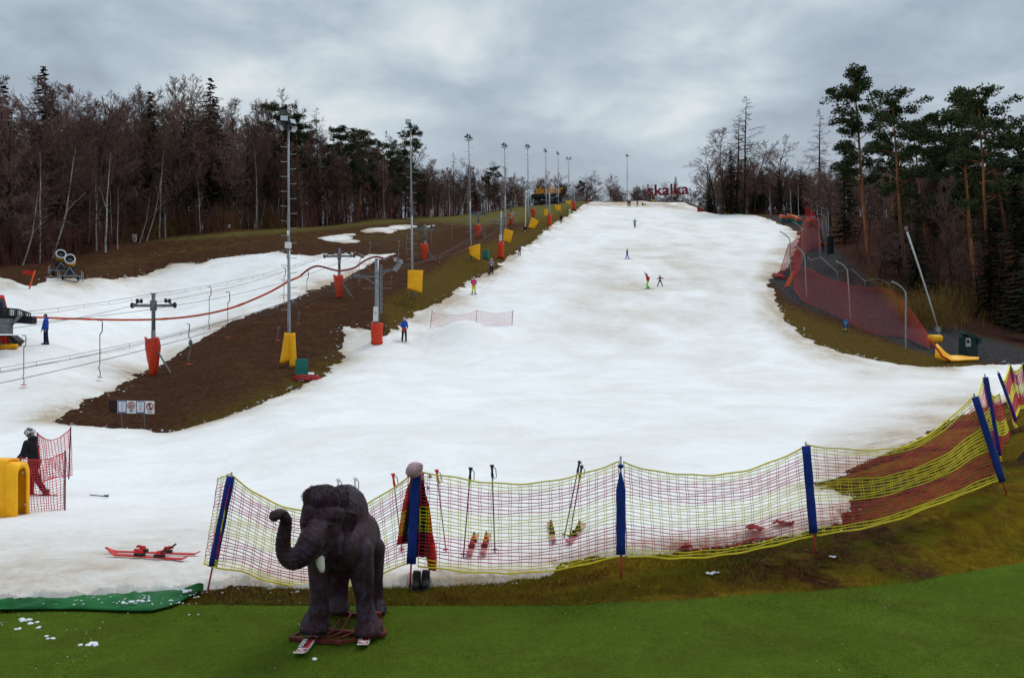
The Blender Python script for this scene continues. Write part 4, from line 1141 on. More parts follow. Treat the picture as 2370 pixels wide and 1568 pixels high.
# hair: fringe over the dome and the brow
from mathutils.bvhtree import BVHTree
_bv = BVHTree.FromPolygons([Vector(v.co)+stat.location for v in body.data.vertices], [tuple(p_.vertices) for p_ in body.data.polygons])
def face_pt(x, y):
    d_ = (W(x, y, 8)-Vector((0,0,CAMH))).normalized(); h_ = _bv.ray_cast(Vector((0,0,CAMH)), d_)
    return (h_[0], h_[1]) if h_[0] is not None else (None, None)
def hair(b_, rows_):
    R = random.Random(4)
    for (x0, x1, y0, y1, lift, n, ln, r) in rows_:
        for k in range(n):
            u = R.random(); x = x0+(x1-x0)*u; y = y0+(y1-y0)*R.random()
            c = (u-.5)*2; p0, nn = face_pt(x, y)
            if p0 is None: continue
            L = ln*R.uniform(.6, 1.15); tg = Vector((R.gauss(0,.10)+.22*c, 0, -1)); tg = (tg-nn*tg.dot(nn)).normalized()
            p0 = p0-nn*.006; p1 = p0+nn*(.012+lift)+tg*L*.45; p2 = p1+tg*L*.5+nn*.004+Vector((0,0,-.02))
            b_.tube([p0, p1, p2], [r*.7, r, r*.15], 4, cap=False)
hb = MB(); hair(hb, [(709,801,1132,1160,.002,900,.060,.0042),(712,798,1124,1146,.001,500,.09,.004),(706,798,1182,1192,.004,420,.045,.004),(720,790,1122,1132,.002,150,.07,.0045)])
hb.build('hair_fringe', M_HIDE, stat, True)
# ears
for (pts, Yc, nm) in (([(798,1190),(806,1184),(818,1186),(827,1193),(825,1207),(817,1222),(806,1240),(799,1246),(797,1228),(795,1208)], 9.02, 'r'),
                      ([(706,1182),(699,1190),(696,1206),(698,1222),(702,1232),(706,1222),(708,1200)], 8.98, 'l')):
    eb = MB(); cx_ = sum(p[0] for p in pts)/len(pts); cy_ = sum(p[1] for p in pts)/len(pts)
    rim = [W(x_, y_, Yc+(.03 if nm == 'r' else .05)*(x_ > cx_)) for x_, y_ in pts]; n = len(rim)
    eb.tube(rim+[rim[0], rim[1]], .013, 8); cf = W(cx_, cy_, Yc+.02); cb_ = W(cx_, cy_, Yc+.07)
    eb.add(rim+[cf], [(k, (k+1) % n, n) for k in range(n)]); eb.add(rim+[cb_], [((k+1) % n, k, n) for k in range(n)])
    eb.build('ear', M_HIDE, stat, True)
M_EYE = mat('dark_glossy_eye', (.01,.006,.004), .08)
for (x_, y_) in ((763,1217),(707,1213)):
    fp_, fn_ = face_pt(x_, y_); Yc = fp_.y if fp_ is not None else 8.7
    eb = MB(); eb.ball(W(x_, y_, Yc+.006), .026, 14, 10); eye = eb.build('eye', M_EYE, stat, True)
    lb = MB(); a0 = W(x_, y_, Yc-.008)
    for s_ in (1, -1):
        lb.tube([a0+Vector((-.040,.014,0)), a0+Vector((-.018,-.004,.022*s_)), a0+Vector((.018,-.004,.020*s_)), a0+Vector((.040,.014,0))], [.006,.008,.008,.006], 6)
    lb.tube([a0+Vector((-.045,.012,-.025)), a0+Vector((0,0,-.034)), a0+Vector((.045,.012,-.02))], [.004,.008,.004], 6)
    lb.build('eyelid', M_HIDE, eye, True)
tb = MB()
P = curve3([W(741,1284,8.68), W(741,1300,8.655), W(744,1314,8.635), W(747,1324,8.62)])
tb.tube([P(k/8) for k in range(9)], [.040,.041,.041,.040,.037,.033,.027,.019,.006], 14)
tb.build('tusk', mat('ivory_paint', (.55,.52,.42), .4, var=.12), stat, True)
# frame under the feet
g0 = lambda x, y, dz=.05: hit(x, y)+Vector((0,0,dz))
fb = MB()
for a, c in (((671,1487),(792,1498)),((712,1465),(855,1478)),((855,1478),(892,1478)),((770,1424),(822,1432)),((822,1432),(868,1440))):
    fb.bar(g0(*a), g0(*c), .05, .035)
for a, c in (((673,1487),(714,1465)),((892,1479),(880,1444)),((892,1481),(794,1497)),((800,1424),(772,1468)),((814,1428),(792,1470)),((778,1470),(738,1488)),((800,1471),(757,1490)),((826,1474),(778,1493)),((770,1424),(716,1465)),((850,1478),(810,1495))):
    fb.bar(g0(*a, .055), g0(*c, .055), .022, .022)
for (x_, y_) in ((732,1466),(852,1476),(776,1426),(872,1440)): fb.box(g0(x_, y_, .06), (.08,.08,.10))
fb.build('stand_frame', M_RUST, stat)
# skis under the front feet
def text_mesh(s, size, name, m, parent, origin, xdir, ydir, ext=.002, bold=0.0, align='CENTER', sx=1.0):
    """flat lettering: xdir is the reading direction, ydir the letters' up direction"""
    cu = bpy.data.curves.new(name, 'FONT'); cu.body = s; cu.size = size; cu.extrude = ext; cu.offset = bold; cu.align_x = align; cu.resolution_u = 3
    o = bpy.data.objects.new(name, cu); COL.objects.link(o)
    bpy.context.view_layer.update(); dg = bpy.context.evaluated_depsgraph_get()
    me = bpy.data.meshes.new_from_object(o.evaluated_get(dg)); bpy.data.objects.remove(o); bpy.data.curves.remove(cu)
    X = Vector(xdir).normalized(); Yv = Vector(ydir); Yv = (Yv-X*Yv.dot(X)).normalized(); Z = X.cross(Yv)
    org = Vector(origin); pl = Vector((0,0,0)); q = parent
    while q is not None: pl += q.matrix_basis.translation; q = q.parent
    me.transform(Matrix(((X.x*sx,Yv.x,Z.x,org.x-pl.x),(X.y*sx,Yv.y,Z.y,org.y-pl.y),(X.z*sx,Yv.z,Z.z,org.z-pl.z),(0,0,0,1))))
    me.materials.append(m); o = bpy.data.objects.new(name, me); COL.objects.link(o); o.parent = parent
    return o
for (bk, tipp, w_) in (((739,1463),(690,1524),.105), ((852,1462),(838,1504),.105)):
    A = hit(*bk)+Vector((0,0,.055)); T_ = hit(tipp[0], tipp[1]+4); T_ = Vector((T_.x, T_.y, .045))
    d = (T_-A).normalized(); L = (T_-A).length; A = A-d*.15; L += .15
    s_ = d.cross(Vector((0,0,1))).normalized()
    zf = lambda u: .03*max(0, (u-.80)/.20)**2
    sb_ = MB(); grid = [[A+d*L*u+Vector((0,0,zf(u)))+s_*w_*v*(1-.10*max(0,(u-.9)/.1)**2) for v in (-.5,-.17,.17,.5)] for u in np.linspace(0, 1, 15)]
    sb_.sheet(grid, .012); ski = sb_.build('ski', M_SKIW, stat)
    def strip(u0, u1, v0, v1, nm, m, dz, v2=None, v3=None):
        q = MB(); us = np.linspace(u0, u1, 9)
        q.sheet([[A+d*L*u+Vector((0,0,zf(u)+dz))+s_*w_*((v0+(0 if v2 is None else (v2-v0)*i/8))+(((v1+(0 if v3 is None else (v3-v1)*i/8))-(v0+(0 if v2 is None else (v2-v0)*i/8)))*t)) for t in (0,.5,1)] for i, u in enumerate(us)], .0015)
        return q.build(nm, m, ski)
    # s_ points to the left of the ski seen from the viewer
    sg = 1 if s_.x < 0 else -1
    strip(.0, .985, -.46*sg, .46*sg, 'ski_red_top', M_REDS, .0085)
    strip(.0, .88, -.46*sg, -.30*sg, 'ski_white_edge', M_SKIW, .0105, v2=-.46*sg, v3=-.42*sg)
    strip(.30, .80, -.02*sg, .46*sg, 'ski_dark_panel', mat('ski_charcoal', (.02,.022,.03), .3), .0105)
    strip(.81, .825, -.46*sg, .46*sg, 'ski_white_bar', M_SKIW, .0105); strip(.965, .98, -.46*sg, .46*sg, 'ski_white_bar', M_SKIW, .0105)
    text_mesh('NORDICA', .058, 'ski_lettering', M_SKIW, ski, A+d*L*.66+s_*w_*.14*sg*1.0+Vector((0,0,.0135)), d, -s_*sg*-1 if False else (s_*sg), .001, .0012)
    text_mesh('N', .11, 'ski_emblem', M_SKIW, ski, A+d*L*.895-s_*w_*.36*sg+Vector((0,0,.016+zf(.9))), d, s_*sg, .001, .002)
# black cable on the turf behind the feet
cb2 = MB(); cb2.tube([hit(776,1410)+Vector((0,0,.05)), hit(790,1413)+Vector((0,0,.04)), hit(830,1425)+Vector((0,0,.03)), hit(880,1419)+Vector((0,0,.03)), hit(901,1423)+Vector((0,0,.03))], .006, 6)
top(cb2, 'cable', M_BLACK, 'thin black cable lying on the turf behind the statue feet', 'cable', smooth=True)

# ------------------------------------------------------------------ skis, poles, clothes by the fence
def ski_pair(A, B, w, label, side=.0, M_=M_REDS, group=None, bind=(.40,.66), M_b=M_BLACK, Mh=None):
    A, B = Vector(A), Vector(B); root = empty('ski', (A+B)/2, label, 'ski', group)
    d = (B-A).normalized(); L = (B-A).length; s_ = d.cross(Vector((0,0,1))).normalized()
    q = MB()
    q.sheet([[A+d*L*u+Vector((0,0,.02+.05*max(0,(.10-u)/.10)**1.6+.03*max(0,(u-.96)/.04)))+s_*w*v*(1-.30*math.sin(math.pi*u)**.7)*(1 if u > .03 else .55) for v in (-.5,0,.5)] for u in [0,.015,.03,.06,.09,.12,.2,.35,.5,.65,.8,.9,.96,.98,1]], .014)
    sk = q.build('ski_board', M_, root)
    for k, u in enumerate(bind):
        q = MB(); c = A+d*L*u+Vector((0,0,.045))
        X = Matrix((s_, d, Vector((0,0,1)))).transposed()
        q.box(c, (w*.85,.13,.035), X, 1); q.box(c+Vector((0,0,.035)), (w*.7,.08,.05), X, 0, .7); q.box(c+d*(.05 if k else -.05)+Vector((0,0,.055)), (w*.35,.09,.03), X, 0, .6)
        if k: q.bar(c+d*.05+Vector((0,0,.04)), c+d*.13+Vector((0,0,.10)), .03, .02, 1)
        q.build('binding', [Mh or M_REDS, M_b], root)
    return root
def dz(v, h): return Vector((v.x, v.y, v.z+h))
ski_pair(dz(shit(245,1281),.01), dz(shit(460,1288),.01), .085, 'red ski lying on the snow left of the fence, the farther of two')
ski_pair(dz(shit(254,1289),.01), dz(shit(430,1300),.01), .085, 'red ski lying on the snow left of the fence, the nearer of two')
M_SILV = mat('ski_silver_print', (.45,.42,.42), .3, var=.3, scale=14, col2=(.6,.05,.04))
ski_pair(dz(shit(1084,1294),.02), dz(shit(1101,1247),.02), .10, 'red and silver ski behind the net, left one beside the black pole', M_=M_SILV)
ski_pair(dz(shit(1116,1294),.02), dz(shit(1128,1247),.02), .10, 'red and silver ski behind the net, right one of the pair by the black poles', M_=M_SILV)
ski_pair(dz(shit(1281,1262),.02), dz(shit(1272,1217),.02), .10, 'pink-tipped ski behind the net pointing left at its tail', M_=M_SILV, M_b=M_BLACK, Mh=M_BLACK)
ski_pair(dz(shit(1313,1266),.02), dz(shit(1349,1221),.02), .10, 'pink-tipped ski behind the net turned to the right', M_=M_SILV, Mh=M_BLACK)
def ski_pole(tp, bt, label, mg, ms, Y=None, r=.0085):
    B = shit(*bt); T_ = W(tp[0], tp[1], B.y-.03)
    root = empty('ski_pole', B, label, 'ski pole'); d = (T_-B); L = d.length; n = d.normalized()
    q = MB(); q.tube([B-n*.02, T_-n*.1], r, 8); q.build('shaft', ms, root, True)
    q = MB(); q.tube([T_-n*.17, T_-n*.14, T_-n*.08, T_-n*.03, T_-n*.012, T_], [.013,.018,.014,.018,.030,.028], 10); g = q.build('grip', mg, root, True)
    q = MB(); s_ = Vector((1,0,0)); q.tube([T_-n*.02+s_*.015, T_-n*.06+s_*.05, T_-n*.16+s_*.055, T_-n*.19+s_*.02, T_-n*.12+s_*.012], .006, 6, flat=(0,1,0)); q.build('strap', M_BLACK, g, True)
    q = MB(); q.tube([B+n*.04, B+n*.05], [.045,.03], 12); q.build('basket', mg, root)
    return root
ski_pole((909,1095),(930,1278),'red-gripped ski pole standing in the snow left of the blue post with the clothes', M_REDS, mat('pole_red_grey', (.4,.10,.10), .4, col2=(.3,.3,.32)))
ski_pole((1010,1086),(1032,1279),'red-gripped ski pole standing just right of the hanging trousers', M_REDS, mat('pole_red_grey', (.4,.1,.1)))
ski_pole((1089,1081),(1072,1290),'black ski pole standing left of the upright pair of red skis, leaning right', M_BLACK, M_BLACK)
ski_pole((1138,1075),(1145,1279),'black ski pole standing straight in the middle of the widest net span', M_BLACK, M_BLACK)
ski_pole((1341,1066),(1305,1244),'black ski pole leaning right, the left one of a crossed pair', M_BLACK, M_BLACK)
ski_pole((1346,1077),(1317,1248),'black ski pole leaning right, the right one of a crossed pair', M_BLACK, M_BLACK)
ski_pole((782,1107),(785,1270),'white-gripped ski pole behind the statue head, left one', M_WHITE, mat('pole_white_purple', (.5,.45,.5), .4))
ski_pole((822,1104),(812,1268),'white-gripped ski pole behind the statue, right one with a purple band', M_WHITE, mat('pole_purple', (.16,.02,.12), .4))
# hanging trousers: red sides, black middle
M_RED_C = mat('red_ski_cloth', (.50,.025,.012), .8, var=.25, scale=9, bump=.5, bscale=22)
M_BLK_C = mat('black_ski_cloth', (.012,.011,.013), .85, var=.3, bump=.5, bscale=22)
Yc = 11.22
def cloth(rows_, name, m, par, Y, amp=.03, th=.012, nv=9, seed=0):
    R = random.Random(seed); g = []
    for i, (y, l, r) in enumerate(rows_):
        g.append([W(l+(r-l)*j/(nv-1), y+1.2*math.sin(j*1.3+i), Y+amp*math.sin(j*1.9+i*.5+seed)-amp*.4*math.sin(j*.8)) for j in range(nv)])
    q = MB(); q.sheet(g, th); o = q.build(name, m, par, True); return o
trs = empty('ski_trousers', W(960,1318,Yc), 'red and black ski trousers hung over the second blue fence post', 'trousers')
cloth([(1094,950,980),(1112,948,981),(1131,941,980),(1150,937,987),(1166,933,992),(1190,929,996),(1215,925,999),(1240,921,1002),(1258,917.5,1006)], 'waist_and_legs', M_RED_C, trs, Yc)
cloth([(1110,952,978),(1131,947,983),(1166,943,985),(1200,938,985),(1235,932,988),(1256,930,990)], 'black_panel', M_BLK_C, trs, Yc-.035, seed=2)
cloth([(1256,944,990),(1272,944,992),(1288,962,992)], 'trouser_leg', M_BLK_C, trs, Yc-.02, seed=3)
cloth([(1256,982,1006),(1275,984,1008),(1295,988,1009),(1319,993,1009)], 'trouser_leg', M_RED_C, trs, Yc-.01, seed=4, nv=6)
hat = empty('knitted_hat', W(960,1104,10.95), 'pale pink chunky knitted hat on top of the second blue fence post', 'hat')
M_PINK = mat('pink_wool', (.55,.36,.39), .95, var=.15, scale=30, bump=.8, bscale=60)
q = MB(); R = random.Random(12); hc = W(959,1087,10.95)
for k in range(11):
    a = -.55; t = k/10; rr = .098*math.sin(math.pi*(.12+.80*t)); c = hc+Vector((math.cos(a)*(t-.5)*-.0, 0, 0))+Vector((-.075+.15*t, 0, -.045+.10*t))
    pts = []
    for j in range(15):
        th_ = 2*math.pi*j/14; nrm = Vector((.83,0,.55)); u_ = Vector((-.55,0,.83)); v_ = Vector((0,1,0))
        pts.append(c+u_*math.cos(th_)*rr*.80+v_*math.sin(th_)*rr+nrm*.009*math.sin(j*2.6+k))
    q.tube(pts, .0135, 7)
q.ball(hc, (.085,.075,.062), 16, 12, (0,-.5,0))
q.build('crown', M_PINK, hat, True)
for (x_, y_) in ((995,1102),(991,1128)):
    q = MB(); q.ball(W(x_, y_, 10.95), .021, 12, 9); q.tube([hc+Vector((.08,0,-.04)), W(x_-6, y_-8, 10.95), W(x_, y_-3, 10.95)], .004, 5); q.build('pompom', M_PINK, hat, True)
M_BOOT = mat('black_leather_boots', (.014,.013,.015), .45, var=.3, bump=.6, bscale=40)
for (x_, Yb, lab) in ((963,11.0,'black winter boot on the snow under the trousers, next to the red post foot'), (984,11.03,'black winter boot on the snow under the trousers, the right one of the pair')):
    r_ = empty('winter_boot', on(x_, Yb, .02), lab, 'boot'); c = Vector(r_.location)
    q = MB()
    q.ball(c+Vector((0,-.07,.055)), (.052,.10,.05), 16, 10); q.ball(c+Vector((0,.04,.06)), (.050,.09,.058), 16, 10); q.tube([c+Vector((0,.06,.06)), c+Vector((0,.05,.13)), c+Vector((.006,.055,.19))], [.052,.050,.046], 14)
    o = q.build('upper', M_BOOT, r_); bake(o, [('REMESH', dict(mode='VOXEL', voxel_size=.008)), ('SMOOTH', dict(factor=.5, iterations=4))]); smooth_on(o)
    q = MB(); q.ball(c+Vector((0,-.02,.012)), (.056,.165,.02), 16, 8); q.build('sole', M_BLACK, r_)
    q = MB()
    for k in range(5): q.tube([c+Vector((-.03,-.045+.02*k,.098+.02*k)), c+Vector((0,-.062+.02*k,.108+.02*k)), c+Vector((.03,-.045+.02*k,.098+.02*k))], .0035, 5)
    q.build('laces', M_BOOT, r_)
# green tarpaulin along the turf edge
M_TARP = mat('green_tarpaulin', (.004,.105,.020), .6, var=.25, scale=3, bump=.4, bscale=6)
tpx_ = [-120,0,60,120,180,240,300,350,400,440,470]
ty0 = [1404,1402,1400,1397,1394,1389,1382,1378,1376,1373,1369]; ty1 = [1421,1420,1420,1419,1419,1421,1423,1423,1411,1390,1374]
g = []
for k in range(61):
    x_ = -120+590*k/60; a = float(np.interp(x_, tpx_, ty0)); c = float(np.interp(x_, tpx_, ty1))
    row = []
    for j in range(12):
        p = hit(x_, a+(c-a)*j/11); h = .05+.05*math.sin(math.pi*j/11)*(1+1.0*float(fbm(np.array(x_*.03), np.array(j*.5), 3))*2)+.03*math.sin(x_*.05+j*1.1)*math.sin(math.pi*j/11)
        row.append(p+Vector((0,0,h)))
    g.append(row)
q = MB(); q.sheet(g, .01); top(q, 'tarpaulin', M_TARP, 'crumpled green tarpaulin lying between the snow and the turf at the left', 'tarpaulin', smooth=True)
# loose snow on turf, tarpaulin and bank; grass blades
M_SCRAP = mat('loose_snow', (.72,.75,.77), .8, var=.05, bump=.5, bscale=30)
q = MB(); R = random.Random(21)
spots_ = [(R.gauss(85,70), R.gauss(1470,32), R.uniform(.004,.013)) for k in range(150)]+[(R.uniform(150,460), R.gauss(1405,9), R.uniform(.006,.018)) for k in range(110)]+[(222,1496,.04),(205,1498,.03),(60,1440,.04),(75,1446,.03),(40,1460,.025),(90,1455,.022),(435,1388,.04),(428,1382,.03),(330,1412,.03),(300,1414,.028),(120,1482,.025),(108,1476,.02)]
spots_ += [(R.uniform(480,2330), R.uniform(1330,1560), R.uniform(.004,.008)) for k in range(90)]+[(694,1448,.02),(725,1529,.022),(1640,1330,.03),(1655,1328,.02),(1925,1291,.025)]
for x_, y_, r_ in spots_:
    if y_ < 1420 and x_ < 470: p = hit(x_, y_)+Vector((0,0,.10))
    else: p = hit(x_, min(y_, 1562))+Vector((0,0,.02))
    for k in range(1 if r_ < .02 else 5):
        q.ball(p+Vector((R.gauss(0,r_*.9), R.gauss(0,r_*.7), r_*.15)) if k else p, (r_*R.uniform(.5,1), r_*R.uniform(.5,1), r_*.38), 7, 5)
for k in range(1500):
    i_ = R.randrange(len(SNOWP)); a_ = SNOWP[i_]; b_ = SNOWP[(i_+1) % len(SNOWP)]; u_ = R.random(); x_, y_ = a_+(b_-a_)*u_
    if not (-.60 < x_/y_ < .60) or y_ < 9.5: continue
    s_ = .25+min(1, (y_-10)/60)*1.0; x_ += R.gauss(0, .35*s_); y_ += R.gauss(0, .35*s_); r_ = R.uniform(.02, .09)*s_*.8
    q.ball((x_, y_, float(zt(x_, y_))+r_*.2), (r_*R.uniform(.6,1.5), r_*R.uniform(.6,1.3), r_*.5), 6, 4)
o = q.build('snow_scraps', M_SCRAP, None, True); tag(o, kind='stuff')
def blades(name, n, sampler, hr, wd, m, seed):
    R = np.random.RandomState(seed); P = sampler(R, n)
    X, Y = P; Z = zt(X, Y); n = len(X)
    a = R.rand(n)*6.28; h = hr[0]+(hr[1]-hr[0])*R.rand(n); ln = R.randn(n, 2)*.45
    V = np.empty((n, 3, 3)); V[:,0] = np.stack([X-np.cos(a)*wd, Y-np.sin(a)*wd, Z], 1); V[:,1] = np.stack([X+np.cos(a)*wd, Y+np.sin(a)*wd, Z], 1)
    V[:,2] = np.stack([X+ln[:,0]*h, Y+ln[:,1]*h, Z+h], 1)
    me = bpy.data.meshes.new(name); me.vertices.add(n*3); me.vertices.foreach_set('co', V.astype(np.float32).ravel())
    me.loops.add(n*3); me.loops.foreach_set('vertex_index', np.arange(n*3, dtype=np.int32)); me.polygons.add(n)
    me.polygons.foreach_set('loop_start', np.arange(0, n*3, 3, dtype=np.int32)); me.polygons.foreach_set('loop_total', np.full(n, 3, np.int32))
    me.update(calc_edges=True); me.materials.append(m); o = bpy.data.objects.new(name, me); COL.objects.link(o); tag(o, kind='stuff'); return o
def blade_mat(name, stops, sc):
    m, nt, b = nodes_of(name); P = nt.nodes.new('ShaderNodeNewGeometry').outputs['Position']
    f = mth(nt, 'ADD', mth(nt, 'MULTIPLY', noise(nt, P, sc, 5, .6), .7), mth(nt, 'MULTIPLY', noise(nt, P, 30, 3, .8), .3))
    nt.links.new(ramp(nt, f, stops), b.inputs['Base Color']); b.inputs['Roughness'].default_value = 1; b.inputs['Specular IOR Level'].default_value = .05
    return m
M_GB = blade_mat('bank_grass_blades', [(.38,(.11,.055,.012)),(.46,(.22,.13,.022)),(.54,(.16,.13,.014)),(.63,(.11,.14,.016))], 1.1)
M_TB = blade_mat('turf_fibres', [(.38,(.062,.10,.008)),(.6,(.13,.185,.014)),(.72,(.18,.23,.03))], 1.2)
def samp_bank(R, n):
    vx = R.uniform(-250, 2700, n); t = R.rand(n)**.8
    lo = np.interp(vx, [a for a, c in TURF[:10]], [c for a, c in TURF[:10]]); hi = np.interp(vx, [-300,470,900,1300,1480,1700,1880,1960,2100,2240,2369,2700], [1395,1370,1352,1300,1280,1262,1228,1170,1030,958,915,880])
    vy = lo+(hi-lo)*t-2
    Yt = np.interp(vx, [0,1200,1436,1886,2100,2369,2700], [10.35,10.35,10.3,10.5,10.8,11.5,12.0]); Yh = np.interp(vx, [0,470,900,1300,1480,1700,1880,1960,2100,2240,2369,2700], [10.9,11.1,11.4,11.9,12.1,12.4,12.6,13.3,19,24,27,30])
    Y = Yt+(Yh-Yt)*t**1.3
    X = (vx-CX)/FPX*Y; d = sdist(SNOWP, X, Y); k = (d < .05) & (fbm(X*.8, Y*.8, 3)+.3*R.rand(n) > -.02)
    return X[k], Y[k]
blades('bank_grass', 110000, samp_bank, (.012,.05), .004, M_GB, 1)
def samp_turf(R, n):
    Y = 7.6+3.6*R.rand(n)**.75; vx = R.uniform(-60, 2440, n); X = (vx-CX)/FPX*Y
    k = inside(TP, X, Y); return X[k], Y[k]
blades('turf_fibres', 150000, samp_turf, (.022,.042), .0035, M_TB, 2)
# ------------------------------------------------------------------ people
M_SKIN = mat('skin', (.48,.27,.19), .6, var=.06)
M_HAIRB = mat('brown_hair', (.06,.03,.015), .7)
def cl(name, c, **k): return mat(name, c, .8, var=.18, scale=5, bump=.3, bscale=14, **k)
C_BLK = cl('cloth_black', (.012,.012,.015)); C_BLUE = cl('cloth_blue', (.012,.07,.42)); C_PINK = cl('cloth_hot_pink', (.75,.03,.16)); C_PURP = cl('cloth_purple', (.10,.015,.10))
C_YELG = cl('cloth_yellow_green', (.55,.52,.02)); C_RED = cl('cloth_red', (.42,.012,.018)); C_LIME = cl('cloth_lime', (.20,.75,.03)); C_TEAL = cl('cloth_teal', (.01,.20,.34))
C_GREY = cl('cloth_grey', (.10,.095,.09)); C_WHT = cl('cloth_white', (.55,.56,.58)); C_NAVY = cl('cloth_navy', (.010,.014,.055)); C_LILAC = cl('cloth_lilac', (.16,.07,.19)); C_NEON = cl('cloth_neon', (.35,.85,.05)); C_BLU2 = cl('cloth_bright_blue', (.01,.12,.55)); C_DRED = cl('cloth_dark_red', (.22,.012,.02))
def stripes():
    m, nt, b = nodes_of('striped_jacket'); tc = nt.nodes.new('ShaderNodeTexCoord'); sp = nt.nodes.new('ShaderNodeSeparateXYZ'); nt.links.new(tc.outputs['Object'], sp.inputs[0])
    f = mth(nt, 'FRACT', mth(nt, 'MULTIPLY', sp.outputs[2], 3.9)); nt.links.new(ramp(nt, f, [(.49,(.10,.02,.10)),(.51,(.50,.46,.55))]), b.inputs['Base Color']); b.inputs['Roughness'].default_value = .85; return m
def helmet_mat(name, a, c):
    m, nt, b = nodes_of(name); tc = nt.nodes.new('ShaderNodeTexCoord'); f = noise(nt, tc.outputs['Object'], 9, 2, .5, 1.5)
    nt.links.new(ramp(nt, f, [(.50, a), (.53, c)]), b.inputs['Base Color']); b.inputs['Roughness'].default_value = .3; return m
H_SILV = mat('helmet_silver', (.34,.34,.36), .3, .2); H_BW = helmet_mat('helmet_black_white', (.012,.012,.014), (.6,.6,.6)); H_RED = mat('helmet_red', (.5,.03,.05), .3); H_BLK = mat('helmet_black', (.015,.015,.02), .3)
def person(label, p, h, rz, jacket, trousers, head='helmet', Mh=None, skis=True, feet=((-.13,0,0),(.13,0,0)), hands=((-.30,.12,.92),(.30,.12,.92)), lean=(0,0), knee=.05, hipz=None,
           sleeves=None, gloves=None, ski_dir=0.0, fine=False, torso_only=None, ski_m=None, hdir=(0,1), kneedir=None, face_down=.0, seat=False):
    """local frame: facing +y, feet on z=0; proportions in fractions of a 1.75 m body"""
    root = empty('person', (0,0,0), label, 'person'); k = h/1.75; Vv = lambda x, y, z: Vector((x*k, y*k, z*k))
    lx, ly = lean; hz = hipz or .93
    pel = Vv(0, 0, hz); che = Vv(lx*.6, ly*.6, hz+.36); nek = Vv(lx, ly, hz+.55); hed = Vv(lx+hdir[0]*.03, ly+hdir[1]*.03, hz+.71)
    vox = .011 if fine else .02
    shL, shR = Vv(lx-.17, ly, hz+.49), Vv(lx+.17, ly, hz+.49)
    F = [Vv(*f) for f in feet]; HN = [Vv(*f) for f in hands]; arms = []; legs = []
    for s, f in zip((-1, 1), F):
        hip = pel+Vv(s*.09, 0, -.03); ank = f+Vv(0, -.03, .09); mid = (hip+ank)/2
        kd = Vector((hdir[0], hdir[1], 0)) if kneedir is None else Vector(kneedir)
        kn = mid+kd*knee*k; legs.append((hip, kn, ank))
    for s, sh, hn in zip((-1, 1), (shL, shR), HN):
        mid = (sh+hn)/2; L = (hn-sh).length; a = .29*k; off = math.sqrt(max(0, a*a-(L/2)**2))
        out = Vector((s*.6, -.5*hdir[1]+0, -.5)); ax = (hn-sh).normalized(); out = (out-ax*out.dot(ax)).normalized()
        arms.append((sh, mid+out*off, hn))
    b = MB(); T = lambda pts, rs, n=12: (b.tube(pts, [r*k for r in rs], n), b.ball(pts[0], rs[0]*k*.99, n, 7), b.ball(pts[-1], rs[-1]*k*.99, n, 7))
    T([pel, pel.lerp(che, .5), che, nek], [.125,.115,.13,.06]); b.ball(che.lerp(nek, .45), (.17*k,.10*k,.11*k), 12, 8)
    T([nek-Vv(0,0,.02), hed-Vv(0,0,.05)], [.052,.052])
    b.ball(hed, (.075*k,.095*k,.115*k), 16, 12); hd = Vector((hdir[0], hdir[1], 0)).normalized(); sd_ = Vector((hd.y, -hd.x, 0))
    b.ball(hed+hd*.088*k+Vv(0,0,-.018), (.014*k,.014*k,.022*k), 8, 6); b.ball(hed+hd*.068*k+Vv(0,0,-.075), (.032*k,.030*k,.025*k), 8, 6)
    for s in (-1, 1): b.ball(hed+sd_*s*.075*k+Vv(0,0,-.01), (.015*k,.022*k,.032*k), 8, 6)
    for (hip, kn, an) in legs: T([hip, kn, an], [.078,.055,.038]); 
    for (hip, kn, an) in legs: T([an-Vv(0,0,.045), an+hd*.13*k-Vv(0,0,.055)], [.036,.03])
    for s, (sh, el, hn) in zip((-1,1), arms):
        T([sh, el, hn], [.05,.040,.027])
        d = (hn-el).normalized(); u = d.orthogonal().normalized(); w = d.cross(u)
        b.ball(hn+d*.05*k, (.030*k,.030*k,.045*k), 8, 6, d.to_track_quat('Z','Y').to_matrix())
        if fine:
            for q in range(4):
                a0 = hn+d*.085*k+u*(q-1.5)*.019*k; b.tube([a0-d*.03*k, a0+d*.03*k, a0+d*.055*k+w*.02*k], [.0095*k,.0085*k,.007*k], 6)
            a0 = hn+d*.03*k+u*.032*k; b.tube([a0, a0+d*.03*k+u*.022*k, a0+d*.055*k+u*.022*k], [.011*k,.0095*k,.008*k], 6)
    body = b.build('body', M_SKIN, root); bake(body, [('REMESH', dict(mode='VOXEL', voxel_size=vox*k)), ('SMOOTH', dict(factor=.5, iterations=3))]); smooth_on(body)
    # face
    if fine:
        for s in (-1, 1): e = MB(); e.ball(hed+hd*.084*k+sd_*s*.03*k+Vv(0,0,.012), .011*k, 8, 6); e.build('eye', H_BLK, root)
        e = MB(); e.tube([hed+hd*.094*k+sd_*-.02*k+Vv(0,0,-.055), hed+hd*.099*k+Vv(0,0,-.056), hed+hd*.094*k+sd_*.02*k+Vv(0,0,-.055)], .005*k, 5); e.build('mouth', mat('lips', (.35,.12,.1), .5), root)
    b = MB(); T([pel+Vv(0,0,-.02), pel.lerp(che,.5), che, nek-Vv(0,0,.01)], [.155,.15,.165,.085]); b.ball(che.lerp(nek,.45), (.21*k,.13*k,.13*k), 14, 9); b.ball(pel+Vv(0,0,.0), (.175*k,.15*k,.12*k), 14, 9)
    sl = b if sleeves is None else MB()
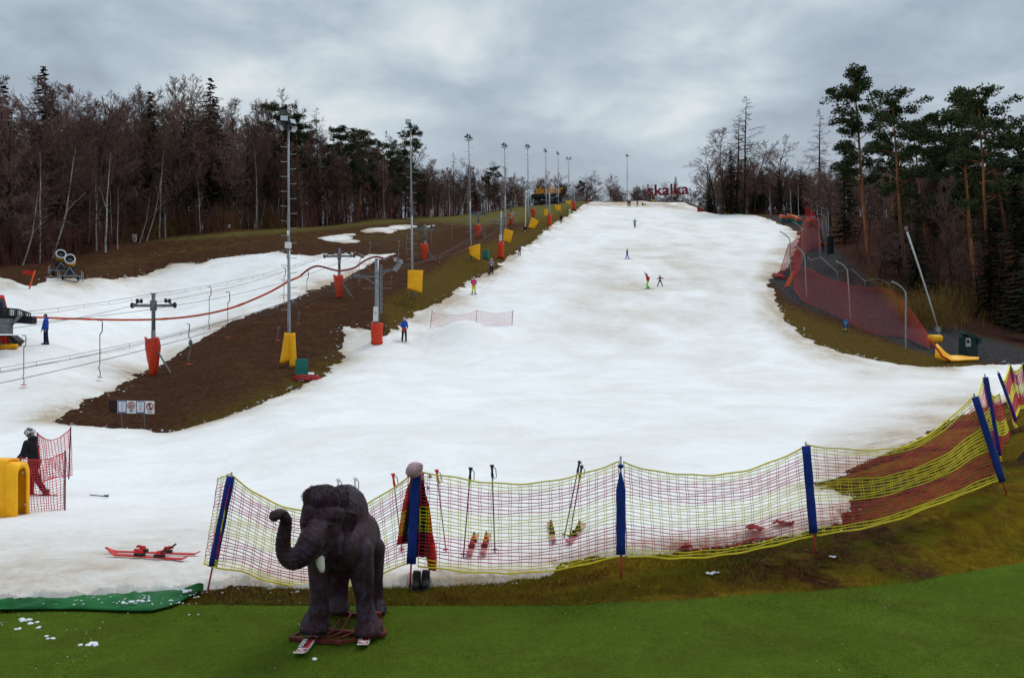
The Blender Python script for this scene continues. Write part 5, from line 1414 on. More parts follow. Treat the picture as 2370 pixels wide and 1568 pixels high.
    TT = lambda B_, pts, rs: (B_.tube(pts, [r*k for r in rs], 12), B_.ball(pts[0], rs[0]*k*.99, 12, 7), B_.ball(pts[-1], rs[-1]*k*.99, 12, 7))
    for (sh, el, hn) in arms: TT(sl, [sh, el, hn-(hn-el).normalized()*.02*k], [.078,.066,.050])
    if fine: b.ball(nek+Vv(-hd.x*.07, -hd.y*.07, .03), (.10*k,.10*k,.085*k), 12, 8)
    j = b.build('jacket', jacket, root); bake(j, [('REMESH', dict(mode='VOXEL', voxel_size=vox*1.1*k)), ('SMOOTH', dict(factor=.5, iterations=3))]); smooth_on(j)
    if sleeves is not None: q = sl.build('sleeves', sleeves, root); smooth_on(q)
    b = MB(); b.ball(pel-Vv(0,0,.04), (.155*k,.14*k,.13*k), 14, 9)
    for (hip, kn, an) in legs: T([hip, kn, an+Vv(0,0,.0)], [.105,.082,.068]); 
    q = b.build('trousers', trousers, root); bake(q, [('REMESH', dict(mode='VOXEL', voxel_size=vox*1.1*k)), ('SMOOTH', dict(factor=.5, iterations=3))]); smooth_on(q)
    fd = Vector((math.sin(ski_dir), math.cos(ski_dir), 0)) if skis else hd
    for (hip, kn, an), f in zip(legs, F):
        b = MB(); b.tube([f+Vv(0,0,.045)-fd*.10*k, f+Vv(0,0,.05)+fd*.05*k, f+Vv(0,0,.035)+fd*.17*k], [.05*k,.052*k,.034*k], 10); b.tube([f+Vv(0,0,.05)-fd*.04*k, an+Vv(0,0,.12)], [.055*k,.066*k], 10)
        b.build('boot', C_BLK, root, True)
        if skis:
            b = MB(); sv = fd.cross(Vector((0,0,1))); L0, L1 = -.70*k, .82*k
            b.sheet([[f+fd*(L0+(L1-L0)*u)+Vector((0,0,.02+.07*max(0,(u-.9)/.1)**1.5))+sv*.045*v*(1 if u < .97 else .5) for v in (-1,0,1)] for u in (0,.1,.3,.5,.7,.85,.9,.95,.98,1)], .014)
            b.build('ski', ski_m or mat('ski_dark_top', (.05,.05,.06), .3), root)
    for (sh, el, hn) in arms if (gloves is not None) else []:
        b = MB(); d = (hn-el).normalized(); u = d.orthogonal().normalized(); b.ball(hn+d*.05*k, (.042*k,.042*k,.062*k), 10, 7, d.to_track_quat('Z','Y').to_matrix())
        for q in range(4): b.tube([hn+d*.08*k+u*(q-1.5)*.02*k, hn+d*.135*k+u*(q-1.5)*.022*k], [.013*k,.010*k], 6)
        b.tube([hn+d*.03*k+u*.035*k, hn+d*.08*k+u*.055*k], [.014*k,.011*k], 6); b.build('glove', gloves, root, True)
    if head == 'helmet':
        b = MB(); R0 = .128*k
        for i in range(1): b.ball(hed+Vv(0,0,.035)-hd*.012*k, (R0*.92, R0*1.05, R0*.92), 18, 12)
        q = b.build('helmet', Mh or H_SILV, root, True)
        b = MB(); b.tube([hed+hd*.075*k-sd_*.085*k+Vv(0,0,.015), hed+hd*.115*k+Vv(0,0,.02), hed+hd*.075*k+sd_*.085*k+Vv(0,0,.015)], .026*k, 8); b.tube([hed+sd_*.085*k, hed+sd_*.06*k-Vv(0,0,.1), hed-Vv(0,0,.125)+hd*.04*k, hed-sd_*.06*k-Vv(0,0,.1), hed-sd_*.085*k], .008*k, 5)
        b.build('goggles', H_BLK, q, True)
    elif head == 'hair':
        b = MB(); b.ball(hed+Vv(0,0,.03)-hd*.018*k, (.088*k,.102*k,.10*k), 14, 10); b.ball(hed-hd*.05*k+Vv(0,0,-.03), (.075*k,.05*k,.07*k), 12, 8); b.build('hair', Mh or M_HAIRB, root, True)
    else:
        b = MB(); b.ball(hed+Vv(0,0,.045)-hd*.01*k, (.10*k,.115*k,.10*k), 14, 10); b.build('hat', Mh or H_BLK, root, True)
    root.location = p; root.rotation_euler = (0, 0, rz)
    return root
BK = dict(feet=((-.15,0,0),(.15,0,0)), hands=((-.16,.26,.98),(.16,.26,.98)), knee=.06)
# black-clad youngster leaning into the push at the yellow barrier (facing left)
pb = shit(80, 1134); pb = S(80, 21.6, -.02)
person('young person in black with a patterned helmet, leaning forward beside the yellow barrier', pb, 1.60, math.radians(84), C_BLK, C_BLK, 'helmet', H_BW, True,
   feet=((-.12,-.36,0),(.12,.20,0)), hands=((-.24,.34,.90),(.16,.42,.95)), lean=(0,.10), knee=.07, hipz=.86, gloves=cl('glove_grey', (.3,.3,.29)), fine=True, ski_m=mat('ski_red_dark', (.20,.02,.03), .4))
person('bare-headed man in a blue jacket standing on the snow by the snow groomer', S(106, 56.2), 1.80, math.radians(125), C_BLUE, C_NAVY, 'hair', None, False,
   feet=((-.14,-.05,0),(.13,.06,0)), hands=((-.32,.06,.86),(.28,.16,.86)), knee=.015, fine=True)
def back(vx, vy, h_px, lab, *a, **k):
    p = shit(vx, vy); h = h_px*p.y/FPX
    kk = dict(BK); kk.update(k)
    return person(lab, p, h, -.2+k.get('turn', 0) if False else -.16, *a, **kk)
back(935,787,54,'skier in a blue jacket with a silver helmet, towed beside the nearest big tower', C_BLUE, C_BLK, 'helmet', H_SILV, ski_dir=-.5)
back(1096,679,39,'child in a hot pink vest and yellow-green trousers being towed up the piste edge', C_PINK, C_YELG, 'helmet', H_SILV, sleeves=C_PURP)
back(1137,633,36,'towed skier in a white and purple striped jacket with black trousers', stripes(), C_BLK, 'helmet', mat('helmet_lilac', (.4,.35,.42), .3))
back(1202,591,24,'towed child in a lilac jacket with a dark hat, right of the second big tower', C_LILAC, C_BLK, 'hat', H_BLK)
back(1298,516,20,'towed skier all in black near the upper yellow pads', C_BLK, C_BLK, 'hat', H_BLK)
back(1318,497,15,'uppermost towed skier, in a white jacket and neon green trousers', C_WHT, C_NEON, 'hat', mat('hat_grey', (.25,.25,.27), .7))
def free(vx, vy, hpx, rz, lab, *a, **k):
    p = shit(vx, vy); return person(lab, p, hpx*p.y/FPX, rz, *a, **k)
free(1499,668,36, math.radians(60),'skier in a red jacket and lime green trousers with one arm raised', C_RED, C_LIME, 'hat', mat('hat_light_grey', (.45,.45,.45), .7), feet=((-.15,-.16,0),(.12,.16,0)), hands=((-.20,.30,1.80),(.30,.05,.95)), lean=(0,.10), knee=.12, hipz=.88, gloves=C_BLK)
free(1527,661,26, math.radians(170),'child in a purple jacket and red helmet, arms spread, beside the lime-trousered skier', C_PURP, C_NAVY, 'helmet', H_RED, feet=((-.36,0,0),(.34,0,0)), hands=((-.62,.1,1.12),(.45,.25,.95)), knee=.08, hipz=.80, ski_dir=0)
free(1451,599,25, math.radians(75),'skier in a grey jacket and bright blue trousers in the middle of the piste', C_GREY, C_BLU2, 'hat', mat('hat_grey', (.25,.25,.27), .7), feet=((-.12,-.30,0),(.12,.26,0)), hands=((-.28,.05,.95),(.26,.22,1.0)), knee=.04, hipz=.86)
free(1468.5,526,20, math.radians(190),'skier in a teal jacket and black trousers high on the piste', C_TEAL, C_BLK, 'hat', mat('hat_teal', (.02,.12,.2), .7), feet=((-.10,0,0),(.10,0,0)), lean=(0,.08), knee=.09, hipz=.88)
free(1453,477,13.5, 2.6,'skier in black standing near the top, left one of two side by side', C_BLK, C_BLK, 'hat', H_BLK)
free(1457,477,14.5, 3.4,'skier in black standing near the top, right one of two side by side', C_BLK, C_BLK, 'hat', H_BLK)
free(1474.5,476,13, 2.9,'skier all in dark red standing alone near the top of the piste', C_DRED, C_DRED, 'hat', H_RED)
p_ = shit(1487, 475.5)
person('skier in black sitting on the snow near the top of the piste', p_, 1.5, math.radians(-95), C_BLK, C_BLK, 'hat', H_BLK, True, feet=((-.12,.75,.02),(.12,.78,.02)), hands=((-.25,-.2,.15),(.28,.25,.45)), hipz=.20, knee=.18, kneedir=(0,0,1), lean=(0,-.12))
# drag plate behind the blue-jacketed skier
pp_ = shit(935, 787); q = MB(); c_ = pp_+Vector((0,-.20,.78)); q.tube([c_+Vector((0,-.03,0)), c_+Vector((0,.02,0))], [.14,.14], 16); q.tube([c_, c_+Vector((0,-.02,.0))], .02, 6)
q.v = q.v; top(q, 'drag_plate', M_REDP, 'round red drag lift plate under the seat of the blue-jacketed skier', 'lift plate')
# ------------------------------------------------------------------ floodlight masts
M_GLASS = mat('floodlight_glass', (.42,.47,.50), .15, var=.1, spec=.6)
M_LAMP = mat('floodlight_housing', (.03,.033,.04), .5)
GM = 'tall floodlight masts along the piste'
def mast(base, H, lamps, pad, label, boxes=(), lean=0.0, group=GM, rungs=True, wide=1.0):
    root = empty('floodlight_mast', base, label, 'light mast', group); c = Vector(base); up = Vector((lean, 0, 1)).normalized(); at = lambda z: c+up*z
    b = MB(); b.tube([at(-.5), at(H*.48)], [.10*wide,.085*wide], 14); b.tube([at(H*.48), at(H*.485)], [.105*wide,.08*wide], 14); b.tube([at(H*.485), at(H*.98)], [.075*wide,.05*wide], 12); b.build('pole', M_STEEL, root, True)
    b = MB(); k = 0; z = 3.2
    while z < H*.93:
        s = 1 if k % 2 else -1; b.tube([at(z), at(z)+Vector((s*.42, 0, 0))], .018, 5); b.tube([at(z)+Vector((s*.42,0,-.02)), at(z)+Vector((s*.42,0,.07))], .016, 5); z += .42; k += 1
    b.build('climbing_rungs', M_STEEL, root)
    b = MB(); b.tube([at(H*.96), at(H)], .05, 8); b.bar(at(H*.985)-Vector((.5,0,0)), at(H*.985)+Vector((.5,0,0)), .06); b.build('crossarm', M_DSTEEL, root)
    for (dx, dz, ax, tilt, w) in lamps:
        b = MB(); X = Euler((tilt, 0, ax)).to_matrix(); p = at(H)+Vector((dx, -.12, dz))
        b.box(p, (w, .16, w*.85), X, 0); b.box(p+X @ Vector((0,.12,0)), (w*.5,.12,w*.45), X, 0)
        for t in range(4): b.box(p+X @ Vector((-w*.3+w*.2*t,.10,0)), (.015,.1,w*.7), X, 0)
        b.bar(at(H*.985), p, .035); o = b.build('floodlight', M_LAMP, root)
        b = MB(); b.box(p-X @ Vector((0,.082,0)), (w*.88,.012,w*.72), X); b.build('lens', M_GLASS, o)
    for (dz_, s_, m_) in boxes:
        b = MB(); b.box(at(dz_)+Vector((0,-.18,0)), s_); b.build('control_box', m_, root)
    if pad:
        b = MB()
        for quad, bul, Yo in pad:
            tl, tr, br, bl = [W(x, y, c.y+Yo) for x, y in quad]; n = 10
            g = []
            for i in range(n+1):
                f = i/n; l = tl.lerp(bl, f); r = tr.lerp(br, f); row = []
                for j in range(n+1):
                    t = j/n; q_ = l.lerp(r, t); u2 = math.sin(math.pi*t)
                    q_ = q_+Vector((0, -1, 0))*bul*u2+Vector((0,-1,0))*.05*(r-l).length*math.sin(f*7+t*5)*(.3+f)*.5
                    row.append(q_)
                g.append(row)
            b.sheet(g, .10)
        b.build('safety_pad', M_MATY, root, True)
    return root
L4 = [(-.22,.28,.25,-.35,.44),(.24,.10,.9,-.5,.40),(-.30,-.20,-.9,.5,.40),(.30,-.30,.9,.9,.38)]
L3 = [(-.18,.26,.2,-.3,.42),(.10,-.05,1.3,-.4,.40),(-.10,-.13,-1.1,.3,.34)]
LV = [(-.28,.26,-1.0,-.6,.46),(.24,.14,1.0,-.5,.46),(.0,-.13,.2,.5,.42)]
LL = [(-.48,.15,-.3,.2,.42),(.48,.15,.3,.2,.42),(-.48,-.32,-.3,.2,.42),(.48,-.32,.3,.2,.42)]
def mpos(vx, vyb, vyt, Y=None):
    p = hit(vx, vyb) if Y is None else on(vx, Y); return p, (784-vyt)/FPX*p.y+CAMH-p.z
for (vx, vyb, vyt, Y, L, pad, lab, bx, ln) in (
 (669,850,288,54,L4,[(((660,769),(670,771),(671,834),(648,842)),.10,-.30),(((670,771),(682,770),(686,846),(671,850)),.10,-.34)],'nearest and tallest-looking floodlight mast, with a white box and a draped yellow pad',[(6.85,(.32,.22,.34),M_WHITE),(6.2,(.14,.16,.22),M_STEEL),(7.55,(.1,.1,.26),M_WHITE)],-.003),
 (954.5,676,290,78,L3,[(((944,625),(979,625),(976,677),(943,668)),.12,-.4)],'second nearest floodlight mast, with a square yellow pad at its foot',[(7.2,(.3,.2,.2),M_DSTEEL),(7.9,(.25,.2,.25),M_DSTEEL)],-.012),
 (1090,600,320,None,LV,[(((1084,572),(1111,564),(1110,604),(1088,590)),.16,-.4)],'third floodlight mast up the slope, beside the green roll',[],-.02),
 (1170,573,338,137,LV,[(((1167,529),(1188,535),(1180,563),(1164,557)),.1,-.5)],'fourth floodlight mast, its yellow pad tilted clockwise',[],-.012),
 (1223,532,340,162,LV,[(((1230,503),(1247,512),(1235,531),(1222,526)),.1,-.5)],'fifth floodlight mast, its yellow pad turned like a diamond',[],-.012),
 (1264,508,349,187,L3,[(((1258,484),(1268.5,484),(1266,505),(1260,505)),.1,-.6)],'sixth floodlight mast, just left of the third big pylon',[],-.01),
 (1292,493,355,215,L3,[(((1284,475),(1297,474.5),(1298,492.5),(1285,492.5)),.1,-.6)],'seventh floodlight mast, in front of the letters skybar',[],-.008),
 (1316,482,366,246,LL,[(((1309,465),(1320,464),(1322,480),(1311,481)),.1,-.8)],'eighth floodlight mast, with two symmetrical lamp pairs',[],-.004),
 (1451,462,361,268,LV,None,'lone floodlight mast on the crest in the middle of the horizon',[],0)):
    p, H = mpos(vx, vyb, vyt, Y); mast(p, H, L, pad, lab, bx, ln)

# ------------------------------------------------------------------ drag lift pylons
M_ROPE = mat('steel_rope', (.035,.035,.04), .5, .3)
def rollers(b, c, along, n=2, r=.16):
    for k in range(n):
        o = c+along*(k-(n-1)/2)*.42; side = along.cross(Vector((0,0,1))).normalized()
        b.tube([o-side*.04, o+side*.04], r, 14); b.tube([o-side*.07, o+side*.07], r*.35, 8)
def small_pylon(p, H, half, label, rz, arm_z, pad=True, stay=True):
    root = empty('lift_pylon', p, label, 'lift pylon', 'small drag lift pylons'); c = Vector(p)
    ax = Vector((math.cos(rz), math.sin(rz), 0)); al = Vector((-math.sin(rz), math.cos(rz), 0))
    b = MB(); b.tube([c-Vector((0,0,.4)), c+Vector((0,0,H*.55))], [.14,.13], 12); b.tube([c+Vector((0,0,H*.55)), c+Vector((0,0,H))], [.115,.11], 12); b.box(c+Vector((0,0,H)), (.36,.1,.06)); b.build('post', M_DSTEEL, root, True)
    a0, a1 = c+ax*-half+Vector((0,0,arm_z)), c+ax*half+Vector((0,0,arm_z))
    b = MB(); b.bar(a0, a1, .14, .16); b.bar(c+Vector((0,0,arm_z-.3)), c+Vector((0,0,arm_z+.3)), .30, .30); o = b.build('crossarm', M_DSTEEL, root)
    for e, s in ((a0, -1), (a1, 1)):
        b = MB(); rollers(b, e+Vector((0,0,.02)), al, 1, .17); rollers(b, e-ax*s*.45+Vector((0,0,.28)), al, 2, .13); b.bar(e, e-ax*s*.5+Vector((0,0,.25)), .07); b.build('roller', M_LAMP, o)
    if pad:
        b = MB(); R = random.Random(int(p[1])); hz = H*.46; g = []
        for i in range(11):
            f = i/10; z = hz*(1-f); rr = .30+.10*math.sin(f*3+1)-.05*f
            row = []
            for j in range(13):
                a = -math.pi*1.15+math.pi*1.35*j/12; w = rr*(1+.10*math.sin(j*1.7+i*.8)); row.append(c+Vector((math.cos(a)*w-.10+.10*math.sin(f*2.6), math.sin(a)*w*.9, z+.06*math.sin(j*.9))))
            g.append(row)
        b.sheet(g, .07); b.build('safety_pad', M_MATR, root, True)
    if stay:
        b = MB(); b.bar(c+Vector((.1,-.1,H*.36)), c+Vector((1.25,-.3,-.05)), .07); b.bar(c+Vector((.1,.1,H*.33)), c+Vector((.9,.5,-.05)), .06); b.build('stay', M_DSTEEL, root)
    return [a0, a1, c+Vector((0,0,H))]
LP = []
for (vx, vyb, vyt, vya, hw, lab) in ((355,868,679,707,53,'nearest small lift pylon on the left piste, with a slumped red pad'),(785,689,575,593,36,'second small lift pylon, standing where the snow ends, with a red pad'),
    (983,602,520,530,25,'third small lift pylon, on the brown meadow right of the second mast'),(1107,549,489,497,18,'fourth small lift pylon, right of the third floodlight mast'),
    (1182,520,466,475,13,'fifth small lift pylon, right of the fourth floodlight mast'),(1233.5,503,460,468,9,'uppermost small lift pylon, below the skybar roof')):
    p, H = mpos(vx, vyb, vyt); az = (784-vya)/FPX*p.y+CAMH-p.z
    LP.append(small_pylon(p, H, hw/FPX*p.y, lab, -.16, az))
def big_pylon(p, H, label, detail, padh, sign=None):
    root = empty('lift_tower', p, label, 'lift tower', 'big drag lift towers'); c = Vector(p); rz = -.19; ax = Vector((math.cos(rz), math.sin(rz), 0)); al = Vector((-math.sin(rz), math.cos(rz), 0)); U = Vector((0,0,1))
    b = MB(); b.tube([c-U*.4, c+U*H], [.155,.13], 16); 
    for z in (.60,.66,.70,.78,.84): b.tube([c+U*(H*z-.02), c+U*(H*z+.02)], .165, 16)
    b.build('mast_tube', M_STEEL, root, True)
    zl, zr = H*.79, H*.855
    b = MB(); L_ = c-ax*1.35+U*zl; R_ = c+ax*1.25+U*(zr+.1)
    b.bar(c+U*zl, L_, .11, .13); b.bar(c+U*(zl-.55), c-ax*.85+U*(zl-.04), .07); b.bar(c+U*zr, c+ax*.85+U*(zr+.02), .11, .13); b.bar(c+U*(zr-.55), c+ax*.65+U*(zr-.04), .07); b.bar(c+ax*.6+U*zr, R_, .09)
    b.bar(c-ax*.95+U*(H*.655), c+ax*.95+U*(H*.655), .09, .05); o = b.build('crossarm', M_DSTEEL, root)
    b = MB(); rollers(b, L_+U*.05, al, 3, .11); b.bar(L_-al*.7, L_+al*.7, .08); b.build('roller', M_DSTEEL, o)
    b = MB()
    for k in range(4): rollers(b, R_+ax*(.12*k)+U*(.16*k), al, 2, .13)
    b.build('roller', M_STEEL, o)
    if detail:
        b = MB()
        for s in (-.14,.14): b.bar(c+ax*.30+al*s-U*0+U*H*.36, c+ax*.30+al*s+U*H*.93, .03)
        z = H*.38
        while z < H*.92: b.bar(c+ax*.30-al*.14+U*z, c+ax*.30+al*.14+U*z, .025); z += .28
        b.build('ladder', M_STEEL, root)
    b = MB(); n = 20; g = []
    for i in range(5):
        row = []
        for j in range(n+1):
            a = 2*math.pi*j/n*.94+1.7; rr = .33+(.03 if i in (0,4) else 0)+.015*math.sin(j*1.3+i); row.append(c+Vector((math.cos(a)*rr, math.sin(a)*rr, padh*(1-i/4)+.02)))
        g.append(row)
    b.sheet(g, .09); b.build('safety_pad', M_MATR, root, True)
    if sign:
        z0, z1 = sign; b = MB(); b.box(c+Vector((-.05,-.24,(z0+z1)/2)), (.30,.03,z1-z0), (0,.03,-.15)); s_ = b.build('notice', M_WHITE, root)
        b = MB()
        for q in range(3): b.box(c+Vector((-.05,-.262,z0+(z1-z0)*(.62-.06*q))), (.16-.04*q,.006,.02), (0,.03,-.15))
        b.build('lettering', M_LAMP, s_)
    return [L_+U*.16, R_+ax*.2+U*.3, c+U*H]
RP = []
p, H = mpos(872, 776, 598, 61.5); RP.append(big_pylon(p, H, 'nearest big lift tower with side arms, ladder, white notice and round red pad', True, 1.38, (1.5, 2.45)))
p, H = mpos(1159, 598, 489); RP.append(big_pylon(p, H, 'second big lift tower, its round red pad next to the snow edge', True, 2.9, (3.0, 4.4)) if False else big_pylon(p, H, 'second big lift tower, its round red pad next to the snow edge', True, H*.345, (H*.37, H*.50)))
p, H = mpos(1271, 523, 446); RP.append(big_pylon(p, H, 'third big lift tower, in front of the sixth floodlight mast', False, H*.34))
p, H = mpos(1328, 486, 432); RP.append(big_pylon(p, H, 'uppermost big lift tower, right of the eighth floodlight mast', False, H*.35))
def cable(pts, r, label, sag=.018, name='lift_cable', lad=None):
    b = MB()
    for a, c in zip(pts[:-1], pts[1:]):
        L = (c-a).length; n = 12
        P = [a.lerp(c, k/n)-Vector((0,0,4*sag*L*(k/n)*(1-k/n))) for k in range(n+1)]
        b.tube(P, r, 4, cap=False)
        if lad:
            P2 = [q-Vector((0,0,.16+.05*math.sin(k*2))) for k, q in enumerate(P)]; b.tube(P2, r*.8, 4, cap=False)
            m = int(L/1.6)
            for k in range(1, m):
                q = a.lerp(c, k/m)-Vector((0,0,4*sag*L*(k/m)*(1-k/m))); b.tube([q, q-Vector((0,0,.18))], r*.7, 3, cap=False)
    return top(b, name, M_ROPE, label, 'lift cable', 'ropes and cables of the two drag lifts')
SL = [W(-330,790,38), W(-330,760,40), W(-330,742,40)]
cable([SL[0]]+[q[0] for q in LP], .014, 'left haul rope of the left drag lift'); cable([SL[1]]+[q[1] for q in LP], .014, 'right haul rope of the left drag lift')
cable([SL[2]]+[q[2] for q in LP], .012, 'ladder-like signal cable strung over the small pylon tops', lad=True)
cable([W(-300,912,30)]+[q[0] for q in RP], .014, 'left haul rope of the right drag lift', .022); cable([W(-300,945,30)]+[q[1] for q in RP], .014, 'right haul rope of the right drag lift', .022)
cable([W(-300,895,31), RP[0][0]+Vector((.9,0,.2)), RP[1][2]], .010, 'ladder-like signal cable below the first big tower arm', .024, lad=True)
# hangers
GH = 'drag lift hangers on the ropes'
def hanger(vx, vt, vb, kind, label, red=M_ORG, Y=None):
    if Y is None: Y = hitY(vx, vb+13) or 100
    T0, B0 = W(vx, vt, Y), W(vx, vb, Y); L = (T0-B0).length; root = empty('lift_hanger', B0, label, 'lift hanger', GH); U = Vector((0,0,1)); X = Vector((1,0,0))
    b = MB(); k = L/2.9
    if kind == 'pole':
        b.tube([T0-X*.12*k, T0+X*.10*k, T0+X*.13*k-U*.12*k, T0+X*.12*k-U*.55*k, T0-U*.72*k-X*.0], .022*k+.004, 6); b.tube([T0-U*.70*k, T0-U*.72*k-X*.0, B0+U*.65*k, B0+U*.5*k-X*.06*k, B0+U*.25*k+X*.02*k, B0], .017*k+.005, 6)
        b.build('rod', M_LAMP if vx < 720 else M_STEEL, root, True)
    else:
        b.tube([T0-X*.15*k, T0+X*.05*k, T0-U*.5*k+X*.02*k, T0-U*.9*k-X*.02*k, T0-U*1.05*k+X*.10*k], .035*k, 6); b.build('arm', M_LAMP, root, True)
        c = T0-U*1.35*k+X*.12*k; q = MB(); q.ball(c, (.15*k,.10*k,.26*k), 12, 9); q.tube([c-U*.2*k, c-U*.42*k], .06*k, 8); q.build('rope_drum', M_DSTEEL, root, True)
        q = MB(); q.tube([c-U*.35*k, c-U*.6*k-X*.03*k, B0+U*.35*k-X*.06*k, B0+U*.05*k], .028*k, 6); q.build('rod', M_STEEL, root, True)
    b = MB(); b.tube([B0-U*.015, B0+U*.02], [.135,.12], 14); b.build('plate', red, root)
for a in ((55,776,890,'pole','hanger with a red plate left of the signs, nearest to the left frame edge'),(231,741,873,'pole','hanger hanging between the blue-jacketed man and the first small pylon'),
  (437,750,842,'reel','hanger with a grey rope drum right of the first small pylon'),(484,663,762,'pole','dark hanger over the snow left of the first mast'),(527,676,780,'pole','dark hanger whose plate hangs over the earth bank edge'),
  (642,736,787,'reel','hanger with a rope drum just left of the first mast'),(690,703,748,'reel','hanger with a rope drum just right of the first mast'),(657,620,703,'pole','hanger left behind the first mast'),(710,627,710,'pole','thin hanger right behind the first mast'),
  (831,587,659,'pole','hanger passing the left arm of the nearest big tower'),(855,561,623,'pole','thin hanger behind the nearest big tower'),(921.7,558,619.5,'pole','hanger left of the second mast foot'),(940.6,545,588,'pole','short hanger left of the second mast'),
  (905,625,660,'reel','hanger with a red rod under the right arm of the nearest big tower'),(987,528,575,'pole','hanger beside the third small pylon'),(998,524,568,'pole','hanger right of the third small pylon'),(1045,515,551,'pole','hanger alone over the brown meadow'),
  (1017,584,608,'reel','orange hanger right of the third small pylon foot'),(1079,553,576,'reel','orange hanger left of the third mast'),(1122,519,547,'pole','hanger right of the fourth small pylon'),(1116,500,530,'pole','thin hanger beside the fourth small pylon'),
  (1201,482,500,'pole','small hanger over the green meadow left of the fifth mast'),(1188,538,553,'reel','hanger in front of the fourth mast pad'),(1212,480,499,'pole','small hanger just left of the fifth mast'),(1246,472,490,'pole','small hanger below the skybar roof')):
    hanger(*a, red=M_REDP if a[0] in (55,231,484,905) else M_ORG)
# snow hose over the left piste
def hose():
    L = [(68,733,58.2),(130,736,58),(211,738.5,57.9),(290,740,57.8),(373,738,57.6),(455,730,57.5),(536,712,57.4),(617,679,57.2),(668,651,56.9),(692,640,57),(712,624,57.5),(730,616,58),(745,617,58.4),(770,624,59),(790,626,59.4),(819,620,60),(835,609,60.4),(852,599,61),(871,594,61.3),(888,598,61.2),(905,599,61),(921,601,60.8)]
    P = curve3([W(a, c, Y) for a, c, Y in L]); n = 126; pts = [P(k/n) for k in range(n+1)]; root = empty('snow_hose', W(373,738,55)-Vector((0,0,.1)), 'long orange and dark red hose sagging from the first mast to the nearest big tower', 'hose')
    cut = int(n*9.2/21); b = MB(); b.tube(pts[:cut+1], .062, 10); b.build('orange_section', mat('hose_orange', (.62,.08,.02), .5, var=.15), root, True)
    b = MB(); b.tube(pts[cut:], [.062]*(n+1-cut), 10); b.build('red_section', mat('hose_dark_red', (.17,.012,.018), .5, var=.2), root, True)
    for k in (int(n*1.9/21), int(n*4/21), int(n*6.3/21)):
        b = MB(); b.tube(pts[k:k+2], .075, 10); b.build('coupling', M_ORG, root)
    b = MB(); b.bar(W(873,600,61.2), W(918,600,61.0), .05); b.tube([W(915,600,60.9), W(915,600,60.75)], .15, 14); b.build('bracket', M_STEEL, root)
hose()
